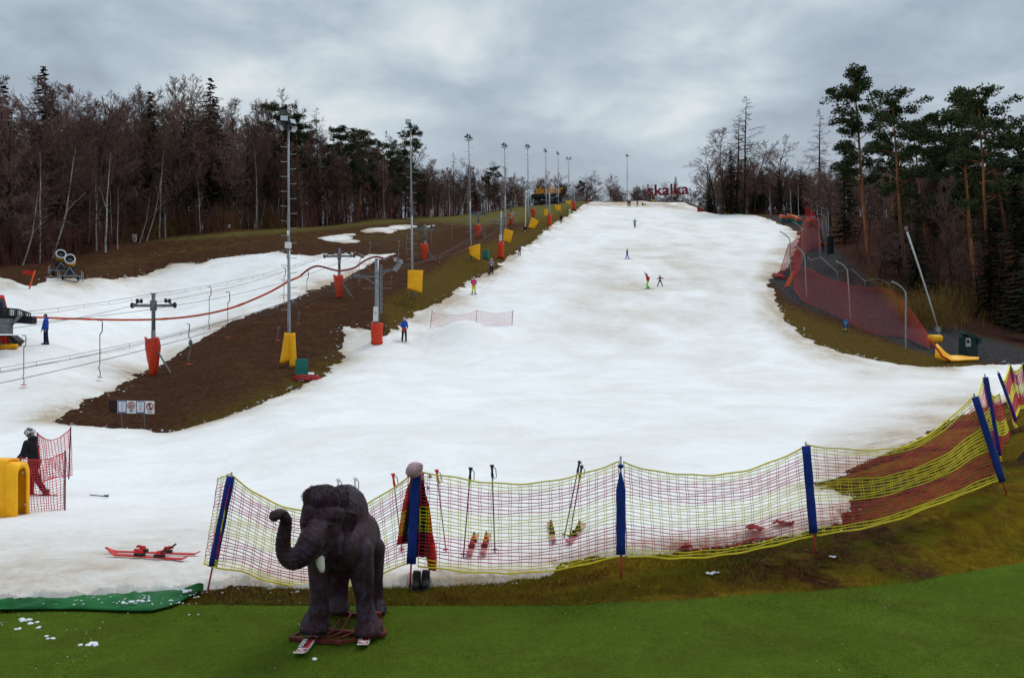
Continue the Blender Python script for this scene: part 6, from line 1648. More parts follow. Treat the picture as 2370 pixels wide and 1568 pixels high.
# ------------------------------------------------------------------ cannons, machines, signs, nets and buildings
M_CAN = mat('cannon_yellow', (.60,.30,.02), .4, var=.1); M_RIM = mat('cannon_white_rim', (.62,.64,.66), .4, var=.05)
GC_ = 'fan snow cannons'
def cannon(loc, size, yaw, pitch, label, frame='trailer', rim=M_RIM):
    root = empty('snow_cannon', loc, label, 'snow cannon', GC_); c = Vector(loc); s = size
    R0 = Euler((0, 0, yaw)).to_matrix(); L = lambda x, y, z: c+R0 @ Vector((x*s, y*s, z*s))
    d = (R0 @ Vector((0, -math.cos(pitch), math.sin(pitch)))).normalized(); hub = L(0, 0, 1.75)
    n = 22
    b = MB(); ax = d.orthogonal().normalized()
    def ring_tube(t0, r0, t1, r1, mi=0, bb=None): (bb or b).tube([hub+d*t0*s, hub+d*t1*s], [r0*s, r1*s], n, mi, cap=False)
    b.lathe(hub, d, [(-.52*s,.02*s),(-.52*s,.30*s),(-.45*s,.40*s),(-.1*s,.43*s),(.30*s,.42*s)], n); brl = b.build('barrel', M_CAN, root, True)
    b = MB(); b.lathe(hub, d, [(.29*s,.43*s),(.36*s,.46*s),(.45*s,.45*s),(.465*s,.42*s),(.45*s,.375*s),(.34*s,.365*s)], n); b.build('nozzle_ring', rim, brl, True)
    b = MB(); b.lathe(hub, d, [(-.05*s,.01*s),(-.05*s,.36*s),(.2*s,.36*s),(.345*s,.364*s)], n); b.build('duct', M_BLACK, brl, True)
    b = MB(); b.ball(hub+d*.22*s, .10*s, 12, 8); ay = d.cross(ax)
    for k in range(10):
        a = 2*math.pi*k/10; r_ = ax*math.cos(a)+ay*math.sin(a); t_ = ax*-math.sin(a)+ay*math.cos(a); p0 = hub+d*.12*s
        b.add([p0+r_*.08*s-t_*.03*s, p0+r_*.35*s-t_*.03*s+d*.03*s, p0+r_*.35*s+t_*.05*s-d*.03*s, p0+r_*.08*s+t_*.03*s], [(0,1,2,3)])
    b.build('fan', M_DSTEEL, brl)
    b = MB(); b.bar(L(-.48,0,1.75), L(-.42,0,1.05), .07*s); b.bar(L(.48,0,1.75), L(.42,0,1.05), .07*s); b.bar(L(-.46,0,1.05), L(.46,0,1.05), .09*s); b.tube([L(0,0,.55), L(0,0,1.05)], .10*s, 10); b.box(L(.0,.25,.95), (.55*s,.45*s,.5*s), R0); b.ball(L(-.3,.3,1.0), .2*s, 10, 7); b.build('yoke', M_LAMP, root)
    b = MB()
    if frame == 'trailer':
        for x in (-.95, .95): b.bar(L(x,-.5,-.05), L(x,-.5,.85), .06*s); b.bar(L(x,.6,-.05), L(x,.6,.75), .06*s)
        b.bar(L(-.95,-.5,.38), L(.95,-.5,.38), .06*s); b.bar(L(-.95,.6,.38), L(.95,.6,.38), .06*s); b.bar(L(-.45,-.5,.38), L(0,-.45,1.15), .05*s); b.bar(L(.45,-.5,.38), L(0,-.45,1.15), .05*s); b.bar(L(-.5,-.5,.38), L(-.5,.6,.38), .06*s); b.bar(L(.5,-.5,.38), L(.5,.6,.38), .06*s); b.box(L(0,.05,.55), (.9*s,.8*s,.18*s), R0, 1)
        f = b.build('trailer_frame', [M_STEEL, M_LAMP], root)
        for x in (-.62, .62):
            b = MB(); w0, w1 = L(x-.08,.1,.22), L(x+.08,.1,.22); b.tube([w0, w1], .24*s, 16); wh = b.build('wheel', M_BLACK, root, True); b = MB(); b.tube([L(x-.09,.1,.22), L(x+.09,.1,.22)], .11*s, 10); b.build('rim', M_STEEL, wh)
    else:
        b.box(L(0,0,.32), (.9*s,.8*s,.62*s), R0, 0, .8); b.bar(L(-.55,-.3,0), L(-.55,-.3,.5), .05*s); b.bar(L(.55,-.3,0), L(.55,-.3,.5), .05*s); b.bar(L(.5,-.2,.42), L(1.0,-.2,.42), .05*s); b.bar(L(1.0,-.2,0), L(1.0,-.2,.6), .05*s); b.build('stand', M_CAN, root)
    return root
p1 = hit(140, 636); p2 = shit(163, 647)
cannon(p1, .92, .55, .42, 'left and farther of two yellow snow cannons at the wood edge'); cannon(p2, .94, .32, .30, 'right and nearer of two yellow snow cannons at the wood edge')
cannon(hit(1679.5, 488), 1.0, .05, .5, 'yellow snow cannon standing at the top right of the piste beside the larches', 'box', M_CAN)
cannon(on(1511, 269), 1.0, -.5, .25, 'snow cannon under the letter k of the red word skalka', 'box', M_CAN); cannon(on(1561, 270), 1.05, -1.0, .5, 'tilted snow cannon in front of the letter l of skalka')

# snow groomer at the left edge of the frame, mostly outside it
gl = S(-60, 54.0); gr = empty('snow_groomer', gl, 'red snow groomer at the left edge with its black blade on the snow', 'snow groomer')
def px(x, y, Y): return W(x, y, Y)
M_GRED = mat('groomer_red', (.62,.03,.015), .35, var=.06); gx = gl.x; gz = gl.z; gy = gl.y
b = MB(); b.box((gx-.1,gy,gz+1.55), (3.2,2.2,.9)); b.box((gx+.2,gy,gz+2.55), (2.6,2.0,1.3), None, 0, .82); b.box((gx-2.6,gy,gz+1.5), (2.4,2.2,.5)); b.build('body', M_GRED, gr)
b = MB(); b.box((gx+.2,gy,gz+2.62), (2.25,2.04,.80), None, 0, .86); b.box((gx+.2,gy,gz+2.62), (2.64,1.6,.80), None, 0, .84); b.build('window', M_LAMP, gr)
b = MB()
for k in range(5): b.box((gx+1.52,gy-.05,gz+1.3+.13*k), (.05,1.7,.05))
b.build('grille', M_BLACK, gr)
b = MB(); b.box((gx+1.75,gy-.75,gz+2.55), (.42,.3,.40)); b.build('work_light', C_NAVY if 'C_NAVY' in globals() else M_BLUE, gr); b = MB(); b.ball((gx+2.1,gy-.8,gz+2.15), (.22,.08,.14), 12, 8); b.bar((gx+1.6,gy-.8,gz+2.4), (gx+2.1,gy-.8,gz+2.15), .04); b.build('mirror', M_DSTEEL, gr)
for s in (-1, 1):
    b = MB(); y_ = gy+s*1.25; g_ = []
    P = [(-3.3,.15),(-3.5,.5),(-3.2,.85),(1.6,.85),(2.0,.55),(1.6,.12),(-3.0,.05),(-3.3,.15)]; pts = [(gx+a, y_, gz+c) for a, c in P]
    b.sheet([[Vector((a, y_-.42, c)), Vector((a, y_+.42, c))] for a, _, c in pts], .08)
    for (u, v), (u2, v2) in zip(P[:-1], P[1:]):
        L_ = math.hypot(u2-u, v2-v); m_ = max(1, int(L_/.22))
        for q in range(m_): t = q/m_; b.box((gx+u+(u2-u)*t, y_, gz+v+(v2-v)*t), (.05,.9,.09))
    tk = b.build('track', M_BLACK, gr)
    for q in range(5):
        b = MB(); b.tube([(gx-2.9+q*1.05, y_-.25, gz+.45), (gx-2.9+q*1.05, y_+.25, gz+.45)], .36, 16); b.build('wheel', M_DSTEEL, tk)
# blade
b = MB(); Yb = gy-.9
outl = [W(-5,712,Yb), W(13,712,Yb), W(30,713,Yb), W(46,716,Yb), W(71,725,Yb), W(75,732,Yb), W(75,748,Yb), W(70,750,Yb), W(38,747,Yb), W(-10,745,Yb)]
low = [W(-8,728,Yb), W(30,730,Yb), W(71,731,Yb), W(75,734,Yb), W(75,748,Yb), W(70,750,Yb), W(38,747,Yb), W(-10,745,Yb)]
b.prism(low, (0,0,0), (0,.5,0)); rim_ = [W(-5,713,Yb), W(13,713,Yb), W(44,716,Yb), W(71,726,Yb)]
for a, c in zip(rim_[:-1], rim_[1:]): b.bar(a, c, .07)
for k in range(16):
    t = k/15; x_ = 0+70*t; b.bar(W(x_, float(np.interp(x_, [0,13,44,71], [713,713,716,726])), Yb), W(x_, 731, Yb), .05 if k % 4 else .09)
b.build('blade', M_BLACK, gr)
b = MB(); b.sheet([[W(22,752,Yb-.5), W(30,752,Yb-.5)], [W(43,730,Yb-.2), W(52,729,Yb-.2)]], .06)
for k in range(7): t = k/6; b.bar(W(22+21*t,752-22*t,Yb-.56), W(30+22*t,752-23*t,Yb-.56), .04)
b.build('step_plate', M_DSTEEL, gr)
b = MB(); b.box((px(6,755,gy-1.6)), (.85,.6,.85)); b.build('cabinet', M_DSTEEL, gr)
q = MB(); q.box(S(2, 55.0, .40), (.85,.5,.42)); q.box(S(2, 54.7, .12), (.7,.4,.22), None, 1); top(q, 'tool_case', [M_GRED, mat('pale_yellow', (.6,.55,.2), .5)], 'red case with a pale yellow front beside the snow groomer', 'case')
q = MB(); g = [[S(-20+62*i/8, 54.2+1.6*j/4, .10+.04*math.sin(i+j)) for j in range(5)] for i in range(9)]; q.sheet(g, .12); top(q, 'folded_mat', M_MATY, 'yellow-orange mat lying flat below the snow groomer', 'mat', smooth=True)
# red flag on a bent orange pipe
b0 = shit(68, 667); r_ = empty('marker_pipe', b0, 'bent orange pipe with a red flag left of the snow cannons', 'marker'); q = MB(); q.tube([b0, b0+Vector((.30,0,1.0)), W(81,626,b0.y)], .06, 8); q.build('pipe', M_ORG, r_, True)
q = MB(); q.sheet([[W(80-27*i/6, 626+.8*math.sin(i)+9.5*j/2, b0.y+.05*math.sin(i*1.2)) for j in range(3)] for i in range(7)], .02); q.build('flag', mat('flag_red', (.40,.015,.01), .7), r_)
# white boxes at the wood edge
q = MB(); c = hit(311, 560); q.box(c+Vector((0,0,.55)), (.42,.35,.80)); q.bar(c, c+Vector((0,0,.2)), .3); q.box(c+Vector((.08,-.19,.35)), (.12,.02,.3), None, 1); top(q, 'loudspeaker_box', [M_WHITE, M_LAMP], 'white upright box at the wood edge above the brown meadow', 'box')
q = MB(); c = hit(530, 533); q.box(c+Vector((0,0,.55)), (.36,.04,.40), (0,.2,0)); q.bar(c, c+Vector((0,0,.5)), .04, mi=1); top(q, 'small_sign', [M_WHITE, M_STEEL], 'small white sign at the wood edge left of the first mast', 'sign')
# green boxes, fallen red net and boards
b0 = hit(698, 868); q = MB(); s_ = (.60,.55,.92); q.box(b0+Vector((.0,0,.42)), s_, (0,0,.35)); o = top(q, 'green_cabinet', mat('teal_green_paint', (.008,.16,.125), .5, var=.08), 'teal green box standing at the foot of the nearest floodlight mast', 'box')
b1 = hit(1124, 600); q = MB(); g_ = [[b1+Vector((math.cos(a)*.32, math.sin(a)*.22, 1.05*z)) for a in np.linspace(0, 6.28, 13)] for z in (0,.25,.5,.75,1)]; q.sheet(g_, .06); q.tube([b1+Vector((0,0,1.0)), b1+Vector((0,0,1.06))], [.33,.28], 12); top(q, 'green_roll', mat('teal_green_paint', (.008,.16,.125), .5), 'rolled green mat standing beside the third floodlight mast', 'mat roll', smooth=True)
q = MB(); R = random.Random(5)
for k in range(16): a = hit(690+R.uniform(0,38), 874+R.uniform(0,8)); q.tube([a+Vector((-.35,R.gauss(0,.1),.06)), a+Vector((0,0,.16)), a+Vector((.4,R.gauss(0,.15),.08))], .05, 6)
top(q, 'fallen_net', mat('bunched_red_net', (.33,.02,.02), .7), 'bunched red net lying in front of the teal green box', 'net', smooth=True)
q = MB(); a = hit(716, 869); q.box(a+Vector((0,0,.12)), (.5,.35,.03), (.25,0,.2)); top(q, 'white_board', M_WHITE, 'small white board lying beside the teal green box', 'board')

# warning signs
Ys = 39.3; bw_ = lambda x, y, dy=0: W(x, y, Ys+dy); sg = empty('warning_board', on(306, Ys), 'row of four white warning notices on two thin legs before the earth bank', 'sign board')
M_PAPER = mat('paper_white', (.62,.64,.72), .7, var=.03); M_FRB = mat('frame_navy', (.012,.035,.16), .5); M_RING = mat('sign_red', (.45,.02,.05), .5); M_BRN = mat('dark_brown_board', (.022,.010,.010), .7)
def quadp(x0, y0, x1, y1, dy, m, nm, par, sk=.018, th=.02):
    q = MB(); f = lambda x, y: bw_(x, y+(x-272)*sk, dy); q.sheet([[f(x0,y0), f(x1,y0)], [f(x0,y1), f(x1,y1)]], th); return q.build(nm, m, par)
quadp(252.3,926.2,272,954,.01,M_BRN,'dark_panel',sg); bd = quadp(271.8,926.2,357,955.5,0,M_WHITE,'board',sg)
for x0, x1 in ((272.8,292.5),(315,334.5)):
    f_ = quadp(x0,927,x1,955,-.025,M_FRB,'blue_frame',sg); quadp(x0+1.6,928.6,x1-1.6,952.3,-.04,M_PAPER,'paper',f_,th=.01)
    cx_ = (x0+x1)/2; q = MB()
    for yy, ww in ((931.5,3.2),(934.6,3.2),(937.6,4.2),(940.8,2.2)): q.bar(bw_(cx_-ww, yy+(cx_-272)*.018, -.05), bw_(cx_+ww, yy+(cx_-272)*.018, -.05), .006, .012)
    q.build('lettering', M_DSTEEL, f_)
    q = MB(); q.ball(bw_(cx_, 946, -.05), (.03,.008,.035), 8, 6); q.bar(bw_(cx_-1, 944, -.05), bw_(cx_+1, 948, -.05), .02, .01); q.build('picture', M_ORG, f_)
def ring(cx_, cy_, r):
    q = MB(); pts = [bw_(cx_+r*math.cos(a), cy_+r*math.sin(a), -.035) for a in np.linspace(0, 2*math.pi, 27)]; q.tube(pts, .016, 6, cap=False); return q
q = ring(303.3, 937.5, 7.6); q.build('prohibition_ring', M_RING, sg)
q = MB()
for pts in ([(304.5,930.5),(303,934),(304.3,938),(303.5,942),(301,943.5)],[(300.8,932),(300.5,936),(300.8,939)],[(307,935),(306.8,939),(306.2,941)],[(299,940),(301,941.5)]): q.tube([bw_(x, y, -.035) for x, y in pts], .010, 5)
for (x, y) in ((300.6,939),(306.6,940)): q.ball(bw_(x, y, -.035), (.02,.01,.025), 8, 6)
q.build('pictogram', M_BLACK, sg)
q = ring(346.5, 940.0, 7.6); q.bar(bw_(341.2,934.8,-.035), bw_(351.8,945.4,-.035), .028, .012); q.build('prohibition_ring', M_RING, sg)
q = MB()
for pts in ([(343.5,933.5),(346,937.5),(344.5,940),(348.5,943),(346,946)],[(347,933.5),(345.5,936.5)],[(349.5,944),(346.5,947)]): q.tube([bw_(x, y, -.035) for x, y in pts], .016, 5)
q.build('pictogram', M_BLACK, sg)
q = MB()
for cx_, ys_ in ((303.5,(948.3,950.2,952.0)),(346.5,(952.0,953.9))):
    for k, yy in enumerate(ys_): q.bar(bw_(cx_-5+k, yy, -.03), bw_(cx_+5-k, yy, -.03), .006, .018)
q.build('caption', M_DSTEEL, sg)
for x_ in (280.2, 333): q = MB(); t_ = bw_(x_, 953, .03); q.tube([t_, Vector((t_.x+.06, Ys+.03, float(zt(t_.x, Ys))-.3))], .018, 6); q.build('leg', M_DSTEEL, sg)

# yellow padded barrier at the left edge
Yp = 17.6; root = empty('padded_barrier', S(20, Yp), 'thick yellow padded barrier at the left edge of the frame', 'barrier')
X0, X1 = W(-330,1200,Yp).x, W(30,1200,Yp).x; zb = root.location.z-.08; H_ = W(0,1063,Yp).z-zb
def prof(x, w, h, n=14):
    P = [Vector((x, Yp-w, zb)), Vector((x, Yp-w, zb+h*.4)), Vector((x, Yp-w, zb+h-.16))]
    for k in range(1, 6): a = math.pi-math.pi/2*k/6; P.append(Vector((x, Yp-w+.16+.16*math.cos(a), zb+h-.16+.16*math.sin(a))))
    P += [Vector((x, Yp, zb+h+.005)), Vector((x, Yp+w*.7, zb+h-.02)), Vector((x, Yp+w, zb+h-.14)), Vector((x, Yp+w, zb+h*.4)), Vector((x, Yp+w, zb))]
    return P
q = MB(); xs = np.linspace(X0, X1, 26); q.sheet([[p+Vector((0, .012*math.sin(x*5+i), .012*math.sin(x*3.1))) for i, p in enumerate(prof(x, .27, H_))] for x in xs], .05); q.build('cover', M_MATY, root, True)
q = MB(); g = []
for k in range(15):      # rounded end flap folding round the corner
    t = k/14; a = math.pi/2*min(1, t*1.6); x = X1-.10+.28*math.sin(a); g.append([Vector((x-.10*max(0,(t-.62)/.38), p.y*(1)+(.0), p.z-.02-(.05*t*t))) if p.y <= Yp else Vector((x, p.y, p.z-.03)) for p in prof(x, .27-.20*max(0, t-.3), H_-.02-.10*t*t)])
q.sheet(g, .04); q.build('end_flap', M_MATY, root, True)
q = MB()
for (x_, y_) in ((53,1093),(58,1167),(94,0)):
    if y_: q.tube([W(x_, y_, Yp-.30), W(x_, y_, Yp-.31)], .018, 10)
q.build('eyelet', M_STEEL, root)
# small red nets
def far_net(tops, bots, Y0, Y1, ncol, rows, w, seed=0, flat=True):
    a = curve3([W(x, y, Y0+(Y1-Y0)*k/(len(tops)-1)) for k, (x, y) in enumerate(tops)]); c = curve3([W(x, y, Y0+(Y1-Y0)*k/(len(bots)-1)) for k, (x, y) in enumerate(bots)])
    b = MB(); strand_net(b, a, c, rows, ncol, w, lambda f: 0, 1, seed=seed); return b
def red_fence(label, tops, bots, Y0, Y1, posts, ncol, rows, w, group=None, rp=.02):
    root = empty('red_net_fence', W(*bots[-1], Y1), label, 'net fence', group)
    far_net(tops, bots, Y0, Y1, ncol, rows, w).build('net', M_REDN, root)
    for (t, f, Y) in posts: q = MB(); q.tube([W(*f, Y), W(*t, Y)], rp, 7); q.build('post', mat('post_dark_red', (.10,.012,.02), .5), root, True)
    return root
red_fence('red net panel hanging behind the person in black, the farther one', [(87,1003),(100,1013),(117,1018),(140,1011),(163,992)], [(97,1116),(112,1108),(130,1103),(150,1101),(167,1098)], 21.3, 22.2, [((86,1000),(95,1120),21.3),((163.5,987),(159,1108),22.2)], 12, 17, .016, rp=.016)
red_fence('red net panel running from the yellow barrier to a single post, the nearer one', [(46,1058),(65,1063),(86,1064),(119,1060),(150,1046)], [(50,1190),(70,1190),(100,1188),(125,1185),(150,1180)], 18.1, 18.4, [((151,1042),(150,1195),18.4),((47,1058),(48,1195),18.1)], 17, 21, .014, rp=.016)
y3 = hitY(995, 762); y4 = hitY(1184, 758)
red_fence('low faded red net on three posts behind the snow mound on the piste', [(1000,723),(1025,727),(1052,729),(1080,727),(1103,719),(1130,724),(1150,725),(1168,723),(1186,720)], [(997,750),(1025,755),(1052,757),(1080,757),(1101,757),(1130,757),(1150,756),(1168,756),(1184,755)], y3, y4, [((1000,718),(995,763),y3),((1103,717),(1101,758),(y3+y4)/2),((1187,718),(1184,759),y4)], 46, 12, .015)
# right side: bent steel posts with the tall red net
GP = 'bent grey net posts on the right bank'
PST = [((2065,652),(2095.5,674),(2095,806),'nearest bent grey net post, beside the yellow pad'),((1936,605),(1961,624),(1968,740),'second bent grey net post, above the blue poster'),((1840,569),(1862,589),(1866,689),'third bent grey net post from the front'),
 ((1805.5,536),(1827.5,553),(1829.6,639),'bent grey net post leaning over the snow edge'),((1836,514),(1856,528),(1856,607),'bent grey net post right of the snow, below the orange boxes'),((1876,501),(1894,510),(1898,592),'bent grey net post at the foot of the steep red net'),
 ((1892.6,495),(1911,504),(1914.7,556),'bent grey net post beside the black cylinder'),((1900.4,480.5),(1916,489),(1918.6,553),'rightmost bent grey net post of the upper group'),((1886.7,474),(1901,480.5),(1904.4,543),'middle bent grey net post of the upper group'),
 ((1876,464),(1890.6,472.7),(1891.6,506),'bent grey net post near the top of the steep red net'),((1864,463),(1877,471.7),(1877.4,510),'uppermost bent grey net post')]
for t, k_, f, lab in PST:
    p = hit(*f); Y = p.y; root = empty('bent_net_post', p, lab, 'net post', GP); q = MB()
    T_, K_ = W(*t, Y), W(*k_, Y); F_ = p-Vector((0,0,.3)); P = curve3([F_, F_.lerp(K_, .5), K_-Vector((0,0,.35)), K_+Vector((-.10,0,.05)), K_.lerp(T_, .5)+Vector((.02,0,.06)), T_])
    q.tube([P(i/24) for i in range(25)], .055, 8); q.build('tube', M_STEEL, root, True); q = MB(); q.box(T_, (.16,.1,.12)); q.build('cap', M_STEEL, root)
def bank_net(label, lower, upper, ncol, rows, w=.034, seed=0, dY=.35):
    root = empty('bank_net', hit(*lower[len(lower)//2]), label, 'safety net', 'tall red nets on the right bank')
    lo = [hit(*q)+Vector((0,0,.05)) for q in lower]; up = [W(x, y, lo[k].y+dY) for k, (x, y) in enumerate(upper)]
    b = MB(); strand_net(b, curve3(up), curve3(lo), rows, ncol, w, lambda f: 0, 1, seed=seed); b.build('net', mat('dark_red_net', (.50,.015,.025), .7), root); return root
bank_net('long red net along the foot of the right bank between the bent posts', [(1838,672),(1860,698),(1893,713),(1951,738),(1992,760),(2034,775),(2094,782),(2152,808)], [(1829,615),(1868,620),(1905,640),(1944,652),(1990,664),(2061,672),(2102,712),(2146,772)], 150, 24, .0135)
bank_net('red net hanging at the snow edge before the bent posts', [(1800,642),(1812,632),(1830,622),(1848,612)], [(1823,566),(1833,560),(1846,552),(1856,548)], 46, 18, .02, 2)
bank_net('steep red net climbing the right bank under the orange boxes', [(1842,640),(1862,592),(1880,575),(1892,577),(1902,560)], [(1826,575),(1850,535),(1868,500),(1882,492),(1896,508)], 70, 26, .022, 3)
bank_net('uppermost narrow red net ending in a point', [(1862,524),(1876,524),(1892,522),(1901,530)], [(1862,480),(1872,482),(1886,494),(1897,512)], 44, 22, .032, 4)
q = MB()
for a, c in (((1790,640),(1812,644)),((1793,644),(1818,648))): q.tube([shit(*a)+Vector((0,0,.25)), shit((a[0]+c[0])/2, a[1]+3)+Vector((0,0,.35)), shit(*c)+Vector((0,0,.2))], .16, 8)
top(q, 'bunched_net', mat('bunched_red_net', (.33,.02,.02), .7), 'bunched bright red net at the snow edge below the bent posts', 'net', smooth=True)
q = MB(); a = hit(1815, 664); q.prism([Vector((0,0,0)), Vector((.5,0,.1)), Vector((1.05,0,1.6)), Vector((.85,0,1.65))], a, a+Vector((0,.12,0))); top(q, 'orange_board', M_ORG, 'slanting orange board leaning beside the snow edge on the right', 'board')
q = MB(); Z = [(1869,605),(1877,613),(1899,605),(1937,641),(1970,634),(2001,663),(2031,656),(2058,670)]
for a, c in zip(Z[:-1], Z[1:]): q.tube([hit(*a)+Vector((0,0,.55)), hit(*c)+Vector((0,0,.55))], .03, 5)
for a in Z: q.tube([hit(*a), hit(*a)+Vector((0,0,.6))], .03, 5)
top(q, 'zigzag_rope', mat('pale_rope', (.32,.29,.27), .8), 'pale zigzag rope on low stakes across the right bank', 'rope')
# black cylinder and red bundle
a = hit(1921, 586); q = MB(); q.tube([a, a+Vector((0,0,2.2))], .42, 14); top(q, 'black_pad', C_BLK, 'black padded cylinder at the foot of the upper bent posts', 'pad', smooth=False)
q = MB(); a = hit(1905, 568); q.sheet([[a+Vector((-.5+1.6*i/5, .9*j/3, .18+.1*math.sin(i*2+j))) for j in range(4)] for i in range(6)], .2); top(q, 'red_bundle', mat('bright_red_cloth', (.55,.02,.01), .7), 'bright red bundle lying left of the black cylinder', 'bundle', smooth=True)
# orange and green hydrant covers
for (x_, y_, yw, lab) in ((1812,515,.2,'leftmost orange-topped green box right of the piste'),(1829,514,.3,'second orange-topped green box right of the piste'),(1838,516,-.2,'third orange-topped green box right of the piste'),(1847,520,.1,'rightmost orange-topped green box right of the piste'),(1876,524,.2,'orange box behind the steep red net')):
    a = hit(x_, y_); r_ = empty('hydrant_box', a, lab, 'box', 'orange-topped green hydrant boxes'); q = MB(); q.box(a+Vector((0,0,.40)), (1.0,.9,.85), (0,0,yw), 0, .85); q.build('base', M_GRN, r_)
    q = MB(); q.box(a+Vector((0,0,1.05)), (1.05,.9,.55), (.25,.12,yw)); q.box(a+Vector((-.25,.2,1.35)), (.6,.6,.3), (.3,.1,yw)); q.build('hood', mat('faded_orange', (.62,.11,.05), .5), r_)
q = MB(); a = hit(1857, 533); q.ball(a+Vector((0,0,.15)), (.28,.2,.16), 10, 7); top(q, 'yellow_bag', M_YEL, 'small yellow bag on the ground by the bent posts', 'bag', smooth=True)
# red barrier post and net at top right of the piste
q = MB(); a = hit(1622, 492); g = [[a+Vector((-.9+1.6*i/5, .2*i, 1.5*(1-i/7)*j/3+.02)) for j in range(4)] for i in range(6)]; q.sheet(g, .03); top(q, 'red_barrier', mat('bunched_red_net', (.33,.02,.02), .7), 'small red barrier at the top right corner of the piste', 'barrier')
q = MB(); a = shit(1359, 471); q.tube([a, a+Vector((.1,0,1.6))], .09, 8); q.tube([a+Vector((.35,0,0)), a+Vector((.5,0,1.3))], .07, 8); top(q, 'red_stakes', M_REDP, 'pair of red stakes at the top left corner of the piste', 'stake', smooth=True)
# snow lance with its yellow pads
a = hit(2171, 792); r_ = empty('snow_lance', a, 'long white snow lance leaning left over the right bank', 'snow lance'); Yl = a.y; q = MB(); q.tube([W(2170,760,Yl), W(2152,700,Yl), W(2124,612,Yl), W(2097,532,Yl)], [.045,.055,.065,.07], 10); q.tube([W(2174,790,Yl), W(2170,758,Yl)], .06, 8); q.build('tube', mat('lance_white', (.45,.45,.44), .4), r_, True)
q = MB(); q.tube([W(2098,536,Yl), W(2095,524,Yl)], [.08,.12], 12); q.build('nozzle_head', M_DSTEEL, r_, True); q = MB(); q.box(W(2169,762,Yl), (.3,.3,.35)); q.bar(W(2170,770,Yl), W(2183,787,Yl-.2), .09); q.build('base_joint', M_STEEL, r_)
Yr = hit(2163,803).y-.1; q = MB(); q.tube([W(2149,784,Yr), W(2176,784,Yr+.2)], [.31,.28], 20); q.tube([W(2175,784,Yr+.18), W(2179,784,Yr+.22)], [.27,.22], 16, 1); top(q, 'rolled_pad', [M_MATY, M_BLACK], 'rolled yellow pad with a dark open end at the foot of the lance', 'pad', smooth=True)
q = MB(); Yf = hit(2200,838).y-.15; rows_ = [((2166,795),(2163,826)),((2175,803),(2176,831)),((2186,815),(2186,834)),((2198,823),(2197,836.5)),((2212,823),(2214,838)),((2226,823.5),(2232,840)),((2243,826),(2246,840)),((2257,830),(2257,836)),((2265,834),(2264,834.5))]
lift = lambda v: Vector((v.x, v.y, max(v.z, float(zt(v.x, v.y))+.10))); q.sheet([[lift(W(a_[0]+(c_[0]-a_[0])*t, a_[1]+(c_[1]-a_[1])*t, Yf+(.9*(1-t) if k > 2 else .5*(1-t)))) for t in (0,.33,.66,1)] for k, (a_, c_) in enumerate(rows_)], .09); q.tube([W(2150,782,Yf-.1), W(2165,803,Yf-.1), W(2180,824,Yf-.15), W(2199,835,Yf-.15)], .06, 8, 1)
top(q, 'unrolled_pad', [M_MATY, mat('red_webbing', (.5,.03,.02), .6)], 'unrolled yellow mat with a red strap curling on the ground before the lance', 'mat', smooth=True)
a = hit(2240, 824); r_ = empty('pump_cabinet', a, 'dark green pump cabinet with a slanted lid standing on the gravel bank', 'cabinet'); Yg2 = a.y; hgt_ = W(0,772,Yg2).z-a.z; q = MB(); q.box(a+Vector((0,0,hgt_*.42)), (.86,.7,hgt_*.9), (0,0,.25)); q.build('housing', mat('dark_bottle_green', (.006,.028,.026), .5, var=.2), r_)
q = MB(); q.box(a+Vector((-.12,-.1,hgt_*.95)), (.72,.72,.22), (.1,.42,.25)); q.box(a+Vector((.50,-.1,hgt_*.70)), (.25,.6,.3), (0,.2,.25)); q.build('lid', mat('dark_bottle_green', (.006,.028,.026), .5), r_); q = MB(); q.box(a+Vector((-.20,-.42,hgt_*.62)), (.34,.05,.52), (0,0,.25)); q.box(a+Vector((-.24,-.46,hgt_*.66)), (.2,.05,.2), (0,0,.25), 1); q.build('panel', [mat('cream_panel', (.35,.34,.29), .6), M_BLACK], r_)
a = hit(1956, 767); q = MB(); r_ = empty('blue_poster', a, 'narrow blue poster with yellow foot on two short legs by the right bank', 'poster'); Yq = a.y
q.sheet([[W(1950.5,739,Yq), W(1962,739,Yq)], [W(1950.5,764,Yq), W(1962,764,Yq)]], .04); q.build('panel', mat('poster_blue', (.02,.15,.45), .5), r_); q = MB()
for k in range(3): q.bar(W(1953,745+3*k,Yq-.03), W(1960,745+3*k,Yq-.03), .03, .02)
q.build('lettering', M_WHITE, r_); q = MB(); q.sheet([[W(1950.5,759,Yq-.03), W(1962,759,Yq-.03)], [W(1950.5,763,Yq-.03), W(1962,763,Yq-.03)]], .02); q.build('yellow_band', M_YEL, r_)
for x_ in (1953, 1960): q = MB(); q.bar(W(x_,748,Yq-.05), W(x_,768,Yq-.05), .06); q.build('leg', M_LAMP, r_)
# dark slab with brown edge at the right frame border
q = MB(); A_, B_, C_ = W(2331,1086,15.2), W(2371,1040,17.0), W(2371,1094,14.6); D_ = W(2560,1100,14.6); E_ = W(2560,1030,17.2)
q.add([A_, C_, D_, E_, B_], [(0,1,2,3,4)]); lo_ = [v-Vector((0,0,.05)) for v in (A_, C_, D_, E_, B_)]; q.add(lo_, [(4,3,2,1,0)]); n0 = 0
for k in range(5): q.f.append((k, (k+1) % 5, 5+(k+1) % 5, 5+k)[::-1]); q.m.append(0)
q.box((W(2440,1110,15.4)), (1.0,1.4,.22), None, 1)
top(q, 'black_slab', [mat('black_sheet', (.012,.012,.016), .95, spec=.02), mat('brown_plinth', (.06,.032,.018), .8)], 'flat black sheet on a brown base at the right edge of the frame', 'platform')
